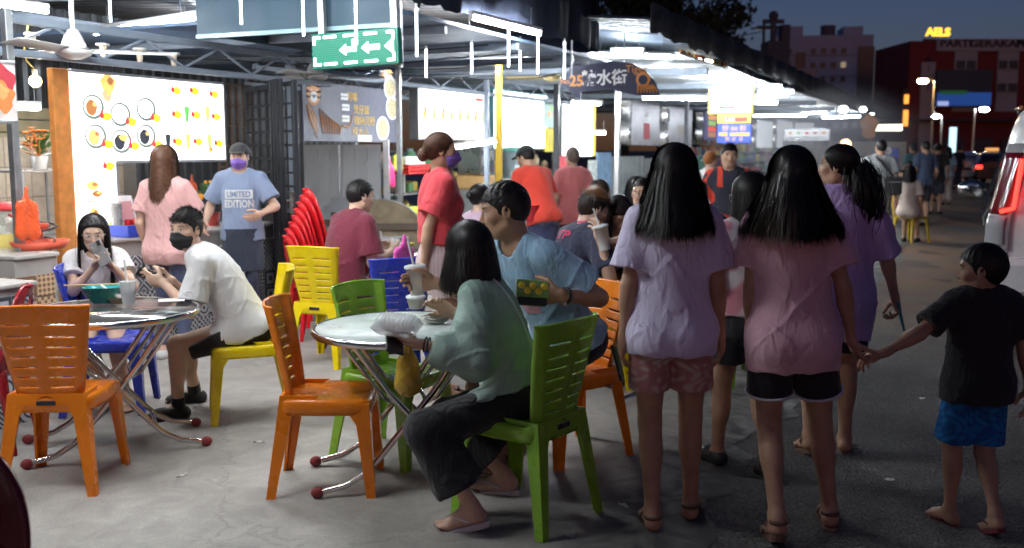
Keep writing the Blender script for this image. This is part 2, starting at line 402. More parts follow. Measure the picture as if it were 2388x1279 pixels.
def person(label, loc, heading, h=1.65, female=False, girth=1.0, skin=(.55, .33, .22), group=None,
   pelvis=None, lean=0, side=0, twist=0, hunch=0, head=(0, 0, 0), feet=None, foot_yaw=(8, -8), heel=(0, 0), hands=None, elbow=None, knee=None,
   curl=(.35, .35), hand_rot=(None, None), vox=.009, hv=.005, shirt=None, bottom=None, hair=None, shoes=None, mask=None, glasses=False, eyes=True, apron=None, cat='person', extra=None, fingers=True):
 """local frame: x right, y forward, z up; heading = rotation about z (0 faces away from the camera)"""
 s = h / 1.7; fem = 1.0 if female else 0.0
 root = thing('person', label, cat, loc, R(heading), group)
 J = {}
 seated = pelvis is not None
 P = V3(0, 0, .925 * s) if not seated else V3(*pelvis)
 T = rotm(twist); sp = T @ nrm(V3(math.sin(R(side)), math.sin(R(lean)), math.cos(R(lean)) * math.cos(R(side))))
 sp2 = T @ nrm(V3(math.sin(R(side)), math.sin(R(lean + hunch)), math.cos(R(lean + hunch)) * math.cos(R(side))))
 xr = nrm(T @ V3(1, 0, 0)); fw = nrm(np.cross(sp, xr) * -1); fw = nrm(np.cross(xr, sp)) * -1
 fw = nrm(np.cross(sp, xr))
 fw2 = nrm(np.cross(sp2, xr))
 waist = P + sp * .15 * s; chest = waist + (sp + sp2) * .5 * .20 * s; nb = chest + sp2 * .185 * s
 J.update(P=P, waist=waist, chest=chest, nb=nb, xr=xr, fw=fw, fw2=fw2, sp=sp, sp2=sp2)
 shw = (.178 - .024 * fem) * s * (0.5 + 0.5 * girth)
 hr = rotm(*head); hc = nb + nrm(sp2 * .6 + V3(0, 0, .4)) * .085 * s + hr @ V3(0, .012, .062) * s
 J.update(hc=hc, hr=hr)
 hs = s * (1.0 if h > 1.3 else 1.28) * (.97 if female else 1.0)
 if h < 1.3: shw *= 1.0
 g = girth * s
 pr = []; torso = []
 hipw = (.088 + .008 * fem) * s
 xp = nrm(V3(1, 0, 0)); fwp = V3(0, 1, 0)
 Mt = np.stack([xr, fw, sp]); Mt2 = np.stack([xr, fw2, sp2])
 torso += [ell(P + sp * .02 * s, (.155 * g * (1 + .04 * fem), .112 * g, .12 * s), .05, np.stack([xr, fw, sp])),
    ell(waist, ((.132 - .012 * fem) * g, .096 * g, .15 * s), .06, Mt),
    ell(chest + sp2 * .0, ((.152 - .012 * fem) * g, .108 * g, .17 * s), .06, Mt2),
    cap(nb - sp2 * .055 * s - xr * shw * .78, nb - sp2 * .055 * s + xr * shw * .78, .052 * g, k=.06, n=fw2, s=1.1),
    cap(nb - sp2 * .02 * s - xr * shw * .3, nb - sp2 * .02 * s + xr * shw * .3, .042 * g, k=.06)]
 if female:
  for sg in (-1, 1): torso.append(ell(chest + fw2 * .075 * g + xr * sg * .066 * s - sp2 * .005, (.056 * g, .05 * g, .056 * g), .035))
 for sg in (-1, 1): torso.append(ell(P - fw * .06 * g + xr * sg * .068 * s - sp * .045 * s, (.085 * g, .078 * g, .092 * s), .05))
 for p in torso: p.tag = 'torso'
 pr += torso
 neck = cap(nb - sp2 * .02 * s, hc + hr @ V3(0, -.022, -.055) * hs, (.057 - .009 * fem) * s, (.054 - .010 * fem) * s, k=.035, tag='neck'); pr.append(neck)
 # legs
 feet = feet or ((-.095 * s, 0), (.095 * s, 0))
 legs = []; foot = []
 for i, sg in ((0, -1), (1, 1)):
  hp = P + V3(sg * hipw, 0, -.03 * s)
  f = feet[i]; ay = R(foot_yaw[i]); fd = V3(-math.sin(ay), math.cos(ay), 0); hl = heel[i]
  ank = V3(f[0], f[1], (f[2] if len(f) > 2 else 0) + .078 * s + hl)
  kp = V3(0, 1, 0.25 if seated else 0) if knee is None else V3(*knee[i])
  kn, an = ik(hp, ank, .425 * s, .405 * s, kp)
  J['hip%d' % i] = hp; J['kn%d' % i] = kn; J['an%d' % i] = an; J['fd%d' % i] = fd
  lg = math.sqrt(girth)
  legs += [cap(hp, kn, .083 * s * lg * (1 + .03 * fem), .052 * s * lg, .03, tag='thigh%d' % i), cap(kn, an, .050 * s * lg, .034 * s, .025, tag='shin%d' % i)]
  sd = nrm(an - kn); back = nrm(np.cross(np.cross(sd, fd), sd)) * -1
  back = -nrm(fd - sd * (fd @ sd))
  legs += [ell(kn + (an - kn) * .28 + back * .016 * s, V3(.050, .050, .115) * s * lg, .03, np.stack([nrm(np.cross(sd, back)), back, sd]), tag='shin%d' % i)]
  J['back%d' % i] = back
  hz = V3(an[0], an[1], an[2] - .040 * s) - fd * .03 * s
  pit = math.asin(min(.9, hl / (.14 * s))) if hl > 0 else 0
  fdp = V3(fd[0] * math.cos(pit), fd[1] * math.cos(pit), -math.sin(pit)); J['fdp%d' % i] = fdp
  bl = hz + fdp * .145 * s - V3(0, 0, .008 * s); toe = hz + nrm(fdp * .6 + fd * .4) * .205 * s - V3(0, 0, .016 * s)
  if hl > 0: toe = bl + fd * .06 * s - V3(0, 0, .004)
  lat = nrm(np.cross(fd, V3(0, 0, 1)))
  J['heel%d' % i] = hz; J['ball%d' % i] = bl; J['toe%d' % i] = toe
  foot += [cap(hz, an, .033 * s, .031 * s, .02, tag='foot'), cap(hz - V3(0, 0, .004), bl, .030 * s, .029 * s, .02, n=lat, s=.82, tag='foot'),
     cap(an + fd * .01, bl, .028 * s, .02 * s, .03, tag='foot')]
  for q in range(5):
   off = lat * (q - 2) * .0155 * s * (-1 if i else 1) * -1
   ln = (1.0, .96, .86, .74, .60)[q] if i == 0 else (1.0, .96, .86, .74, .60)[q]
   off = lat * sg * (q - 1.6) * .0150 * s
   foot.append(cap(bl + off * .9, bl + off + (toe - bl) * ln, .0125 * s if q else .015 * s, .0085 * s if q else .012 * s, .008, tag='foot'))
 pr += legs + foot
 # arms
 arms = []; fine = []; handp = []
 for i, sg in ((0, -1), (1, 1)):
  sh = nb - sp2 * .062 * s + xr * sg * shw; J['sh%d' % i] = sh
  tgt = (hands[i] if hands and hands[i] is not None else None)
  if tgt is None: tgt = sh + xr * sg * .07 * s + V3(0, .05, -.50) * s
  tgt = V3(*tgt)
  ep = V3(sg * .35, -1, -.2) if not elbow or elbow[i] is None else V3(*elbow[i])
  el, wr = ik(sh, tgt, .285 * s, .245 * s, ep); J['el%d' % i] = el; J['wr%d' % i] = wr
  ag = math.sqrt(girth) * (1 - .12 * fem)
  arms += [cap(sh, el, .050 * s * ag, .038 * s * ag, .035, tag='uarm%d' % i), cap(el, wr, .039 * s * ag, .0255 * s * ag, .02, tag='farm%d' % i),
     ell(el + (wr - el) * .25, V3(.040, .040, .075) * s * ag, .02, np.stack([*(lambda d: (nrm(np.cross(d, V3(.3, .5, .8))), nrm(np.cross(d, np.cross(d, V3(.3, .5, .8)))), d))(nrm(wr - el))]), tag='farm%d' % i)]
  # hand frame: D along fingers, N palm normal (points to what is held), B towards the thumb
  D = nrm(wr - el)
  if hand_rot[i] is not None:
   D = nrm(V3(*hand_rot[i][0])); N = nrm(V3(*hand_rot[i][1]) - D * (V3(*hand_rot[i][1]) @ D))
  else:
   N = -sg * xr; N = nrm(N - D * (N @ D))
  B = nrm(np.cross(D, N)) * (1 if sg > 0 else -1)
  if hand_rot[i] is None and B @ (V3(0, 1, 0.3)) < 0: B = -B
  if hand_rot[i] is not None and len(hand_rot[i]) > 2: B = nrm(V3(*hand_rot[i][2]) - D * (V3(*hand_rot[i][2]) @ D) - N * (V3(*hand_rot[i][2]) @ N))
  J['D%d' % i] = D; J['N%d' % i] = N; J['B%d' % i] = B
  hsz = s * (.95 if female else 1.03) * (1.0 if h > 1.3 else 1.1)
  pal = wr + D * .05 * hsz; J['palm%d' % i] = pal + D * .02 * hsz
  hp_ = [ell(pal, V3(.040, .017, .052) * hsz, .012, np.stack([B, N, D])), cap(wr, pal, .024 * hsz, .022 * hsz, .02, n=N, s=1.25)]
  cu = curl[i]
  if fingers:
   for q in range(4):
    off = (.030 - .0195 * q) * hsz; L = (.040, .045, .042, .032)[q] * hsz; r0 = (.0090, .0092, .0088, .0076)[q] * hsz
    base = wr + D * (.090, .094, .091, .083)[q] * hsz + B * off + N * .002
    ang = cu * (0.9 + .12 * q); p0 = base
    for seg, (lf, ad) in enumerate(((1.0, .75), (.66, 1.1), (.52, .7))):
     ang2 = ang * (1.0, 1.95, 2.6)[seg] * 1.0
     dd = D * math.cos(ang2) + N * math.sin(ang2); p1 = p0 + dd * L * lf
     hp_.append(cap(p0, p1, r0 * (1 - .07 * seg), r0 * (1 - .07 * (seg + 1)), .004)); p0 = p1
    J['tip%d_%d' % (i, q)] = p0
   tb = wr + D * .030 * hsz + B * .026 * hsz + N * .006 * hsz
   td = nrm(D * .62 + B * .62 + N * (.25 + .5 * cu)); t1 = tb + td * .042 * hsz
   td2 = nrm(D * .85 + B * .18 + N * (.2 + .75 * cu)); t2 = t1 + td2 * .032 * hsz; td3 = nrm(D * .9 - B * .05 + N * (.2 + .9 * cu)); t3 = t2 + td3 * .024 * hsz
   hp_ += [cap(tb, t1, .0155 * hsz, .0115 * hsz, .012), cap(t1, t2, .0112 * hsz, .0100 * hsz, .005), cap(t2, t3, .0100 * hsz, .0080 * hsz, .004)]
   J['thumb%d' % i] = t3
  else: hp_ += [cap(pal, pal + D * .06 * hsz + N * .02, .026 * hsz, .018 * hsz, .015, n=N, s=1.5), cap(wr + D * .03 * hsz, wr + D * .075 * hsz + B * .045 * hsz, .013 * hsz, .010 * hsz, .01)]
  handp.append(hp_)
 pr += arms
 for hp_ in handp: pr += hp_
 # head
 Hm = hr.T
 def hp3(x, y, z): return hc + hr @ (V3(x, y, z) * hs)
 def he(c, r, k=.02, sub=False, tg='head'): return ell(hp3(*c), V3(*r) * hs, k * hs, Hm, tag=tg, sub=sub)
 fm = .94 if female else 1.0
 headp = [he((0, -.014, .022), (.077, .096, .093), .02), he((0, .018, -.028), (.062 * fm, .074, .084), .03), he((0, .050, -.088), (.029 * fm, .026, .021), .03),
    cap(hp3(-.050 * fm, .005, -.062), hp3(-.022, .05, -.088), .019 * hs, .018 * hs, .03), cap(hp3(.050 * fm, .005, -.062), hp3(.022, .05, -.088), .019 * hs, .018 * hs, .03),
    cap(hp3(-.034, .074, .028), hp3(.034, .074, .028), .014 * hs, k=.02), he((-.043, .058, -.018), (.022, .020, .020), .025), he((.043, .058, -.018), (.022, .020, .020), .025),
    he((-.031, .098, .006), (.017, .013, .010), .010, True), he((.031, .098, .006), (.017, .013, .010), .010, True),
    cap(hp3(0, .086, .012), hp3(0, .104, -.027), .0085 * hs, .0115 * hs, .012), he((-.012, .094, -.031), (.009, .010, .007), .006), he((.012, .094, -.031), (.009, .010, .007), .006),
    he((0, .087, -.052), (.023, .010, .0065), .006), he((0, .085, -.063), (.020, .010, .007), .006),
    he((-.079, -.006, -.006), (.0075, .017, .030), .006), he((.079, -.006, -.006), (.0075, .017, .030), .006),
    he((-.083, -.008, .0), (.005, .010, .017), .006, True), he((.083, -.008, .0), (.005, .010, .017), .006, True)]
 pr += headp
 # ---- body surface
 allp = pr
 los, his = zip(*[prim_box(p, .03) for p in allp if not p.sub]); lo = np.min(los, 0); hi = np.max(his, 0)
 boxes = [(np.min([prim_box(p, .012)[0] for p in headp], 0), np.max([prim_box(p, .012)[1] for p in headp], 0))]
 nfine = 3 if fingers else 1
 if fingers:
  for hp_ in handp: boxes.append((np.min([prim_box(p, .012)[0] for p in hp_], 0), np.max([prim_box(p, .012)[1] for p in hp_], 0)))
 body = Field(lo, hi, vox).add(allp)
 parts = [body.mesh(drop=boxes)]
 hpr = Prim
 for bi, (l, h_) in enumerate(boxes):
  f = Field(l, h_, hv if bi == 0 else hv * .85); f.add([p for p in allp if np.all(prim_box(p, .05)[1] > l) and np.all(prim_box(p, .05)[0] < h_)])
  parts.append(f.mesh())
 sk = np.array(skin); lipc = sk * V3(.95, .58, .56); browc = np.array((.03, .022, .018)) if hair is None else np.minimum(np.array(hair.get('col', (.012, .009, .008))) * 1.2, .1)
 def colf(V):
  c = np.tile(sk, (len(V), 1)); q = (V - hc) @ hr / hs
  d = ((q - V3(0, .092, -.058)) / V3(.025, .014, .0105)); w = np.clip(1.5 - (d * d).sum(1) * 1.2, 0, 1)[:, None]; c = c * (1 - w * .8) + lipc * w * .8
  if eyes:
   for sg in (-1, 1):
    d = ((q - V3(sg * .033, .085, .030 - 0)) / V3(.022, .03, .0055)); w = np.clip(1.6 - (d * d).sum(1) * 1.3, 0, 1)[:, None]; c = c * (1 - w * .85) + browc * w * .85
    d = ((q - V3(sg * .045, .06, -.025)) / V3(.025, .04, .022)); w = np.clip(1 - (d * d).sum(1), 0, 1)[:, None] * .22; c = c * (1 - w) + c * V3(1.1, .82, .78) * w
  for sg, i in ((-1, 0), (1, 1)):
   if fingers:
    for nm in ['tip%d_%d' % (i, q2) for q2 in range(4)]:
     if nm in J:
      d = np.linalg.norm(V - J[nm], axis=1); w = np.clip(1 - d / (.014 * s), 0, 1)[:, None] * .35; c = c * (1 - w) + c * V3(1.08, .8, .78) * w
  return c
 np_mesh('body', parts, skin_mat(skin), root, colf)
 # ---- eyes
 if eyes:
  for sg in (-1, 1):
   mb = MB(); M = Matrix(hr.tolist())
   ec = Vector(hp3(sg * .0315, .0775, .0065))
   mb.ball(ec, .0125 * hs, 12, 8, 0, (1.12, .55, .50), M)
   mb.ball(ec + M @ Vector((0, .0045 * hs, 0)), .0062 * hs, 10, 6, 1, (1, .62, .92), M)
   mb.tube([ec + M @ (Vector((x * .0150, .0045 - .004 * x * x, .0068 - .004 * x * x)) * hs) for x in (-1, -.5, 0, .5, 1)], .0014 * hs, 5, 1)
   mb.build('eye', [pm('eye_white', (.72, .68, .64), .25, vary=.05), pm('eye_dark', (.012, .008, .006), .15, vary=.1)], root)
 # ---- clothes
 def clothfield(prims, inf, v=None, ext=.05):
  lo = np.min([prim_box(p, inf + ext)[0] for p in prims], 0); hi = np.max([prim_box(p, inf + ext)[1] for p in prims], 0)
  return Field(lo, hi, v or vox).add(prims, inf)
 if shirt:
  sh_ = dict(ease=.021, sleeve=.55, hem=-.06, fold=.0075, loose=.012, sl_r=.078, neck=.072, flare=0.0); sh_.update(shirt)
  ps = [p for p in torso]
  e = sh_['ease']
  hemp = P + sp * sh_['hem'] * s; lo_ = sh_['loose']
  rx = (.166 + lo_ + sh_['flare']) * g; ry = (.112 + lo_ + sh_['flare']) * g
  # drape tube: chest to hem, elliptical
  ps = ps + [cap(J['hip%d' % i], J['hip%d' % i] + (J['kn%d' % i] - J['hip%d' % i]) * .32, .088 * g, .080 * g, .04) for i in (0, 1)] + [cap(chest + sp2 * .03 * s, hemp - sp * .10 * s, (.142 + lo_) * g - e, rx - e, .05, n=fw, s=(rx / ry))]
  sleeves_p = [[], []]; sl_end = [None, None]
  if sh_['sleeve'] > 0:
   for i in (0, 1):
    sh, el, wr = J['sh%d' % i], J['el%d' % i], J['wr%d' % i]; t = sh_['sleeve']
    r0 = .066 * g
    if t <= 1.0:
     en = sh + (el - sh) * (t + .10); sleeves_p[i] = [cap(sh, en, r0 - e, sh_['sl_r'] * s - e, .04), cap(sh, sh + (el - sh) * .98, .048 * s - e + .004, .046 * s - e + .004, .03)]
     sl_end[i] = (sh + (el - sh) * t, nrm(el - sh))
    else:
     en = el + (wr - el) * (t - 1.0)
     pf = sh_.get('puff', 0); rr = (sh_['sl_r'] + pf) * s - e
     sleeves_p[i] = [cap(sh, sh + (el - sh) * .5, r0 - e, rr, .04), cap(sh + (el - sh) * .5, el, rr, rr, .04), cap(el, el + (en - el) * .75, rr, rr * .85, .03), cap(el + (en - el) * .75, en + (wr - el) * .05, rr * .8, (sh_.get('cuff', .04)) * s - e, .03)]
     sl_end[i] = (en, nrm(wr - el))
  allsh = ps + sleeves_p[0] + sleeves_p[1]
  lo_b = np.min([prim_box(p, e + .03)[0] for p in allsh], 0); hi_b = np.max([prim_box(p, e + .03)[1] for p in allsh], 0)
  f = Field(lo_b, hi_b, sh_.get('vox', vox)).add(ps, e)
  hn = nrm(sp + fw * sh_.get('tilt', 0))
  f.cut(lambda X, Y, Z: -((X - hemp[0]) * hn[0] + (Y - hemp[1]) * hn[1] + (Z - hemp[2]) * hn[2]) + 0.004 * np.sin(7 * np.arctan2(Y - hemp[1], X - hemp[0])))
  if sh_.get('zmin'): f.cut(lambda X, Y, Z: sh_['zmin'] - Z + 0 * X + 0 * Y)
  for i in (0, 1):
   if not sleeves_p[i]: continue
   fs_ = Field(lo_b, hi_b, sh_.get('vox', vox)).add(sleeves_p[i], e)
   c, d = sl_end[i]; fs_.cut(lambda X, Y, Z: (X - c[0]) * d[0] + (Y - c[1]) * d[1] + (Z - c[2]) * d[2])
   f.F = _smin(f.F, fs_.F, .035)
  if sh_['fold']: X, Y, Z = f.grid(); f.F = (f.F + cloth_noise(X, Y, Z, sh_['fold'], sh_.get('ff', 1.0), (len(label) * 7 % 11) * .9 + heading * .01).astype(np.float32))
  na = nb + sp2 * .028 * s + fw2 * .012 * s; rn = sh_['neck'] * s
  ndir = nrm(sp2 + fw2 * .35)
  def neckcut(X, Y, Z):
   q = [X - na[0], Y - na[1], Z - na[2]]; t = q[0] * ndir[0] + q[1] * ndir[1] + q[2] * ndir[2]
   d = np.sqrt(np.maximum(q[0] ** 2 + q[1] ** 2 + q[2] ** 2 - t * t, 0)); return np.minimum(rn - d, t + .06 * s)
  f.cut(neckcut)
  V_, Q_ = f.mesh()
  so = np_mesh(sh_.get('name', 'shirt'), [(V_, Q_)], sh_['mat'], root, sh_.get('colf') and (lambda V: sh_['colf'](V, J)))
  J['shirt'] = so; J['shirtVQ'] = (V_, Q_)
  if sh_.get('collar'):
   mb = MB(); cpts = []
   for k in range(25):
    a = 2 * math.pi * k / 24
    cpts.append(a)
   x0, y0 = Vector(xr), Vector(fw2)
   up_ = Vector(sp2); base = Vector(nb + sp2 * .012 * s)
   hgt = sh_['collar']
   def cf(u, v):
    a = u * 2 * math.pi; r = (.066 + .006 * (1 - v)) * s
    return base + x0 * (math.sin(a) * r) + y0 * (math.cos(a) * r * .95) + up_ * (v * hgt - .02 - .02 * math.cos(a) * s)
   mb.sheet(cf, 28, 4)
   co = mb.build('collar', sh_.get('collar_mat', sh_['mat']), root); md = co.modifiers.new('solid', 'SOLIDIFY'); md.thickness = .004
 if bottom:
  b_ = dict(ease=.008, to=.5, r=.10, fold=.003, kind='shorts', top=.06); b_.update(bottom)
  e = b_['ease']; ps = [p for p in torso[:2]] + [p for p in torso if p.k == .05]
  lp = [[], []]; cuts = []
  for i in (0, 1):
   hp, kn, an = J['hip%d' % i], J['kn%d' % i], J['an%d' % i]; t = b_['to']
   if t <= 1.0:
    en = hp + (kn - hp) * (t + .12); lp[i] = [cap(hp, en, .088 * g - e, b_['r'] * s - e, .03), cap(hp, kn, .083 * s * lg - .003, .052 * s * lg, .03)]; cuts.append((hp + (kn - hp) * t, nrm(kn - hp)))
   else:
    rk = b_.get('rk', b_['r'] * .8)
    en = kn + (an - kn) * min(1.0, t - 1.0 + .08); lp[i] = [cap(hp, kn, .090 * g - e, rk * s - e, .03), cap(kn, en, rk * s - e, b_['r'] * s - e, .03)]
    lp[i].append([p for p in legs if p.tag == 'shin%d' % i][1]); cuts.append((kn + (an - kn) * (t - 1.0), nrm(an - kn)))
  al = ps + lp[0] + lp[1]; lo_b = np.min([prim_box(p, e + .02)[0] for p in al], 0); hi_b = np.max([prim_box(p, e + .02)[1] for p in al], 0)
  f = Field(lo_b, hi_b, b_.get('vox', vox)).add(ps, e); tp = P + sp * b_['top'] * s
  for i in (0, 1):
   fl_ = Field(lo_b, hi_b, b_.get('vox', vox)).add(lp[i], e); c, d = cuts[i]
   fl_.cut(lambda X, Y, Z: (X - c[0]) * d[0] + (Y - c[1]) * d[1] + (Z - c[2]) * d[2]); f.F = _smin(f.F, fl_.F, .02)
  if b_['fold']: X, Y, Z = f.grid(); f.F = f.F + cloth_noise(X, Y, Z, b_['fold'], 1.0, (len(label) % 5) + 1).astype(np.float32)
  f.cut(lambda X, Y, Z: (X - tp[0]) * sp[0] + (Y - tp[1]) * sp[1] + (Z - tp[2]) * sp[2])
  J['pants'] = np_mesh(b_.get('name', b_['kind']), [f.mesh()], b_['mat'], root, b_.get('colf') and (lambda V: b_['colf'](V, J)))
  J['legcuts'] = cuts
 if apron:                                                # half apron: a wrap over hips and thighs
  a_ = dict(len=.45, top=.07, r=.165); a_.update(apron)
  tp = P + sp * a_['top'] * s; bt = P - V3(0, 0, a_['len'] * s)
  f = clothfield(torso[:1] + [cap(tp, bt - V3(0, 0, .1), a_['r'] * g * .94, a_['r'] * g * 1.12, .04, n=fw, s=1.22)], .022)
  X, Y, Z = f.grid(); f.F = f.F + cloth_noise(X, Y, Z, .006, .8, 2.).astype(np.float32)
  f.cut(lambda X, Y, Z: np.maximum(Z - tp[2] + 0 * X, bt[2] - Z + 0 * X))
  np_mesh('apron', [f.mesh()], a_['mat'], root)
 # ---- footwear
 if shoes:
  for i in (0, 1):
   hz, bl, toe, fd, an = J['heel%d' % i], J['ball%d' % i], J['toe%d' % i], J['fd%d' % i], J['an%d' % i]
   if shoes['kind'] == 'shoe':
    ps = [cap(hz, bl, .038 * s, .038 * s, .02, n=nrm(np.cross(fd, V3(0, 0, 1))), s=.86), cap(bl, toe - fd * .015, .037 * s, .028 * s, .02, n=nrm(np.cross(fd, V3(0, 0, 1))), s=.8), cap(hz, an - V3(0, 0, .01), .040 * s, .042 * s, .02), cap(an + fd * .01, bl, .036 * s, .028 * s, .03)]
    f = clothfield(ps, .002, min(vox, .008)); zb = min(hz[2] - .036 * s, 0.0) if heel[i] <= 0 else -9
    f.cut(lambda X, Y, Z: np.maximum(zb + .003 - Z + 0 * X, Z - an[2] + 0 * X - .0))
    np_mesh('shoe', [f.mesh()], shoes['mat'], root)
    if shoes.get('sock'):
     kn = J['kn%d' % i]; mb = MB(); mb.cyl(an - V3(0, 0, .03), an + (kn - an) * .16, .042 * s, .041 * s, 16, caps=True); mb.build('sock', shoes['sock'], root)
   else:
    lat = nrm(np.cross(fd, V3(0, 0, 1))); th = shoes.get('th', .018)
    out = [(-.055, .0), (-.05, .022), (-.03, .032), (.03, .030), (.08, .036), (.13, .043), (.17, .040), (.20, .028), (.215, .0)]
    poly = out + [(a, -b) for a, b in out[-2:0:-1]]
    mb = MB(); bot = []
    hl = heel[i]
    def pos(a, b):
     q = hz + (J['fdp%d' % i] if a < .145 else J['fdp%d' % i]) * a * s + lat * b * s
     if a >= .145: q = bl + fd * (a - .145) * s + lat * b * s - V3(0, 0, 0)
     return q - V3(0, 0, .034 * s if a < .145 else .026 * s)
    top = [Vector(pos(a, b)) for a, b in poly]; dz = Vector((0, 0, th))
    n = len(top); mb.add(top + [p - dz for p in top], [tuple(range(n)), tuple(range(n, 2 * n))[::-1]] + [(k2, n + k2, n + (k2 + 1) % n, (k2 + 1) % n) for k2 in range(n)])
    so = mb.build('sandal', shoes['mat'], root)
    if shoes['kind'] == 'flipflop':
     tp_ = Vector(bl + fd * .022 * s + V3(0, 0, .012 * s) + lat * .012 * s * (-1 if i else 1)); md = Vector(bl - fd * .03 * s + V3(0, 0, .034 * s))
     for sg in (-1, 1):
      e2 = Vector(hz + fd * .045 * s + lat * sg * .036 * s - V3(0, 0, .022 * s)); mid2 = (tp_ + e2) / 2 + Vector(lat * sg * .016 * s) + Vector((0, 0, .022 * s))
      MB().tube([tp_ - Vector((0, 0, .02)), tp_ + Vector((0, 0, .006)), mid2, e2], .0062 * s, 6).build('strap', shoes.get('strap', shoes['mat']), so)
    else:
     def st(c0, w, r, lift=.0):
      c0 = Vector(c0); la = Vector(lat); f3 = Vector(fd); mb = MB()
      mb.sheet(lambda u, v: c0 + la * (math.cos(math.pi * u) * r) + Vector((0, 0, math.sin(math.pi * u) * r * 1.0 - .012 + lift)) + f3 * ((v - .5) * w), 12, 2); mb.build('strap', shoes.get('strap', shoes['mat']), so).modifiers.new('solid', 'SOLIDIFY').thickness = .003
     st(bl - V3(0, 0, .006), shoes.get('w', .045) * s, .044 * s)
     if shoes.get('back', True): st(bl + (hz - bl) * .55 + V3(0, 0, .012), .02 * s, .042 * s, .01)
     if shoes.get('heelstrap'):
      hh = Vector(hz + V3(0, 0, .03 * s)); f3 = Vector(fd); la = Vector(lat)
      mb = MB(); mb.sheet(lambda u, v: hh + la * (math.cos(math.pi * u) * .038 * s) - f3 * (math.sin(math.pi * u) * .038 * s) + Vector((0, 0, (v - .5) * .014)), 12, 1); mb.build('strap', shoes.get('strap', shoes['mat']), so).modifiers.new('solid', 'SOLIDIFY').thickness = .003
 # ---- hair
 if hair: build_hair(root, hair, hc, hr, hs, J, s, hv)
 if mask: build_mask(root, mask, hc, hr, hs, hv)
 if glasses:
  mb = MB(); M = Matrix(hr.tolist()); H0 = Vector(hc)
  def q(x, y, z): return H0 + M @ (Vector((x, y, z)) * hs)
  for sg in (-1, 1):
   mb.tube([q(sg * .033 + .024 * math.cos(a), .101 - abs(sg * .033 + .024 * math.cos(a)) * .12, .003 + .019 * math.sin(a)) for a in [2 * math.pi * k / 18 for k in range(18)]], .0014, 5, closed=True)
   mb.tube([q(sg * .057, .094, .008), q(sg * .076, .06, .008), q(sg * .083, -.005, .004), q(sg * .080, -.02, -.012)], .0015, 5)
  mb.tube([q(-.010, .1005, .008), q(0, .104, .011), q(.010, .1005, .008)], .0013, 5)
  mb.build('glasses', glasses if not isinstance(glasses, bool) else pm('glasses_wire', (.08, .07, .07), .3, .8), root)
 return root, J
def ribbon_mesh(name, strands, widths, mat, parent):
 """strands: (N, M, 3); flat tapered ribbons, facing sideways to their own bend"""
 S_ = np.asarray(strands); N, M, _ = S_.shape
 t = np.gradient(S_, axis=1); t /= np.linalg.norm(t, axis=2, keepdims=True) + 1e-9
 c = S_.mean((0, 1)); out = S_ - c; sd = np.cross(t, out); sd /= np.linalg.norm(sd, axis=2, keepdims=True) + 1e-9
 prof = np.ones(M); prof[-1] = .15; prof[-2] = .7 if M > 3 else .6; prof[0] = .6
 w = np.asarray(widths)[:, None, None] * prof[None, :, None]
 A = S_ - sd * w; B = S_ + sd * w
 V = np.stack([A, B], 2).reshape(-1, 3)
 base = (np.arange(N)[:, None] * M + np.arange(M - 1)[None]) * 2
 Q = np.stack([base, base + 1, base + 3, base + 2], -1).reshape(-1, 4)
 return V, Q
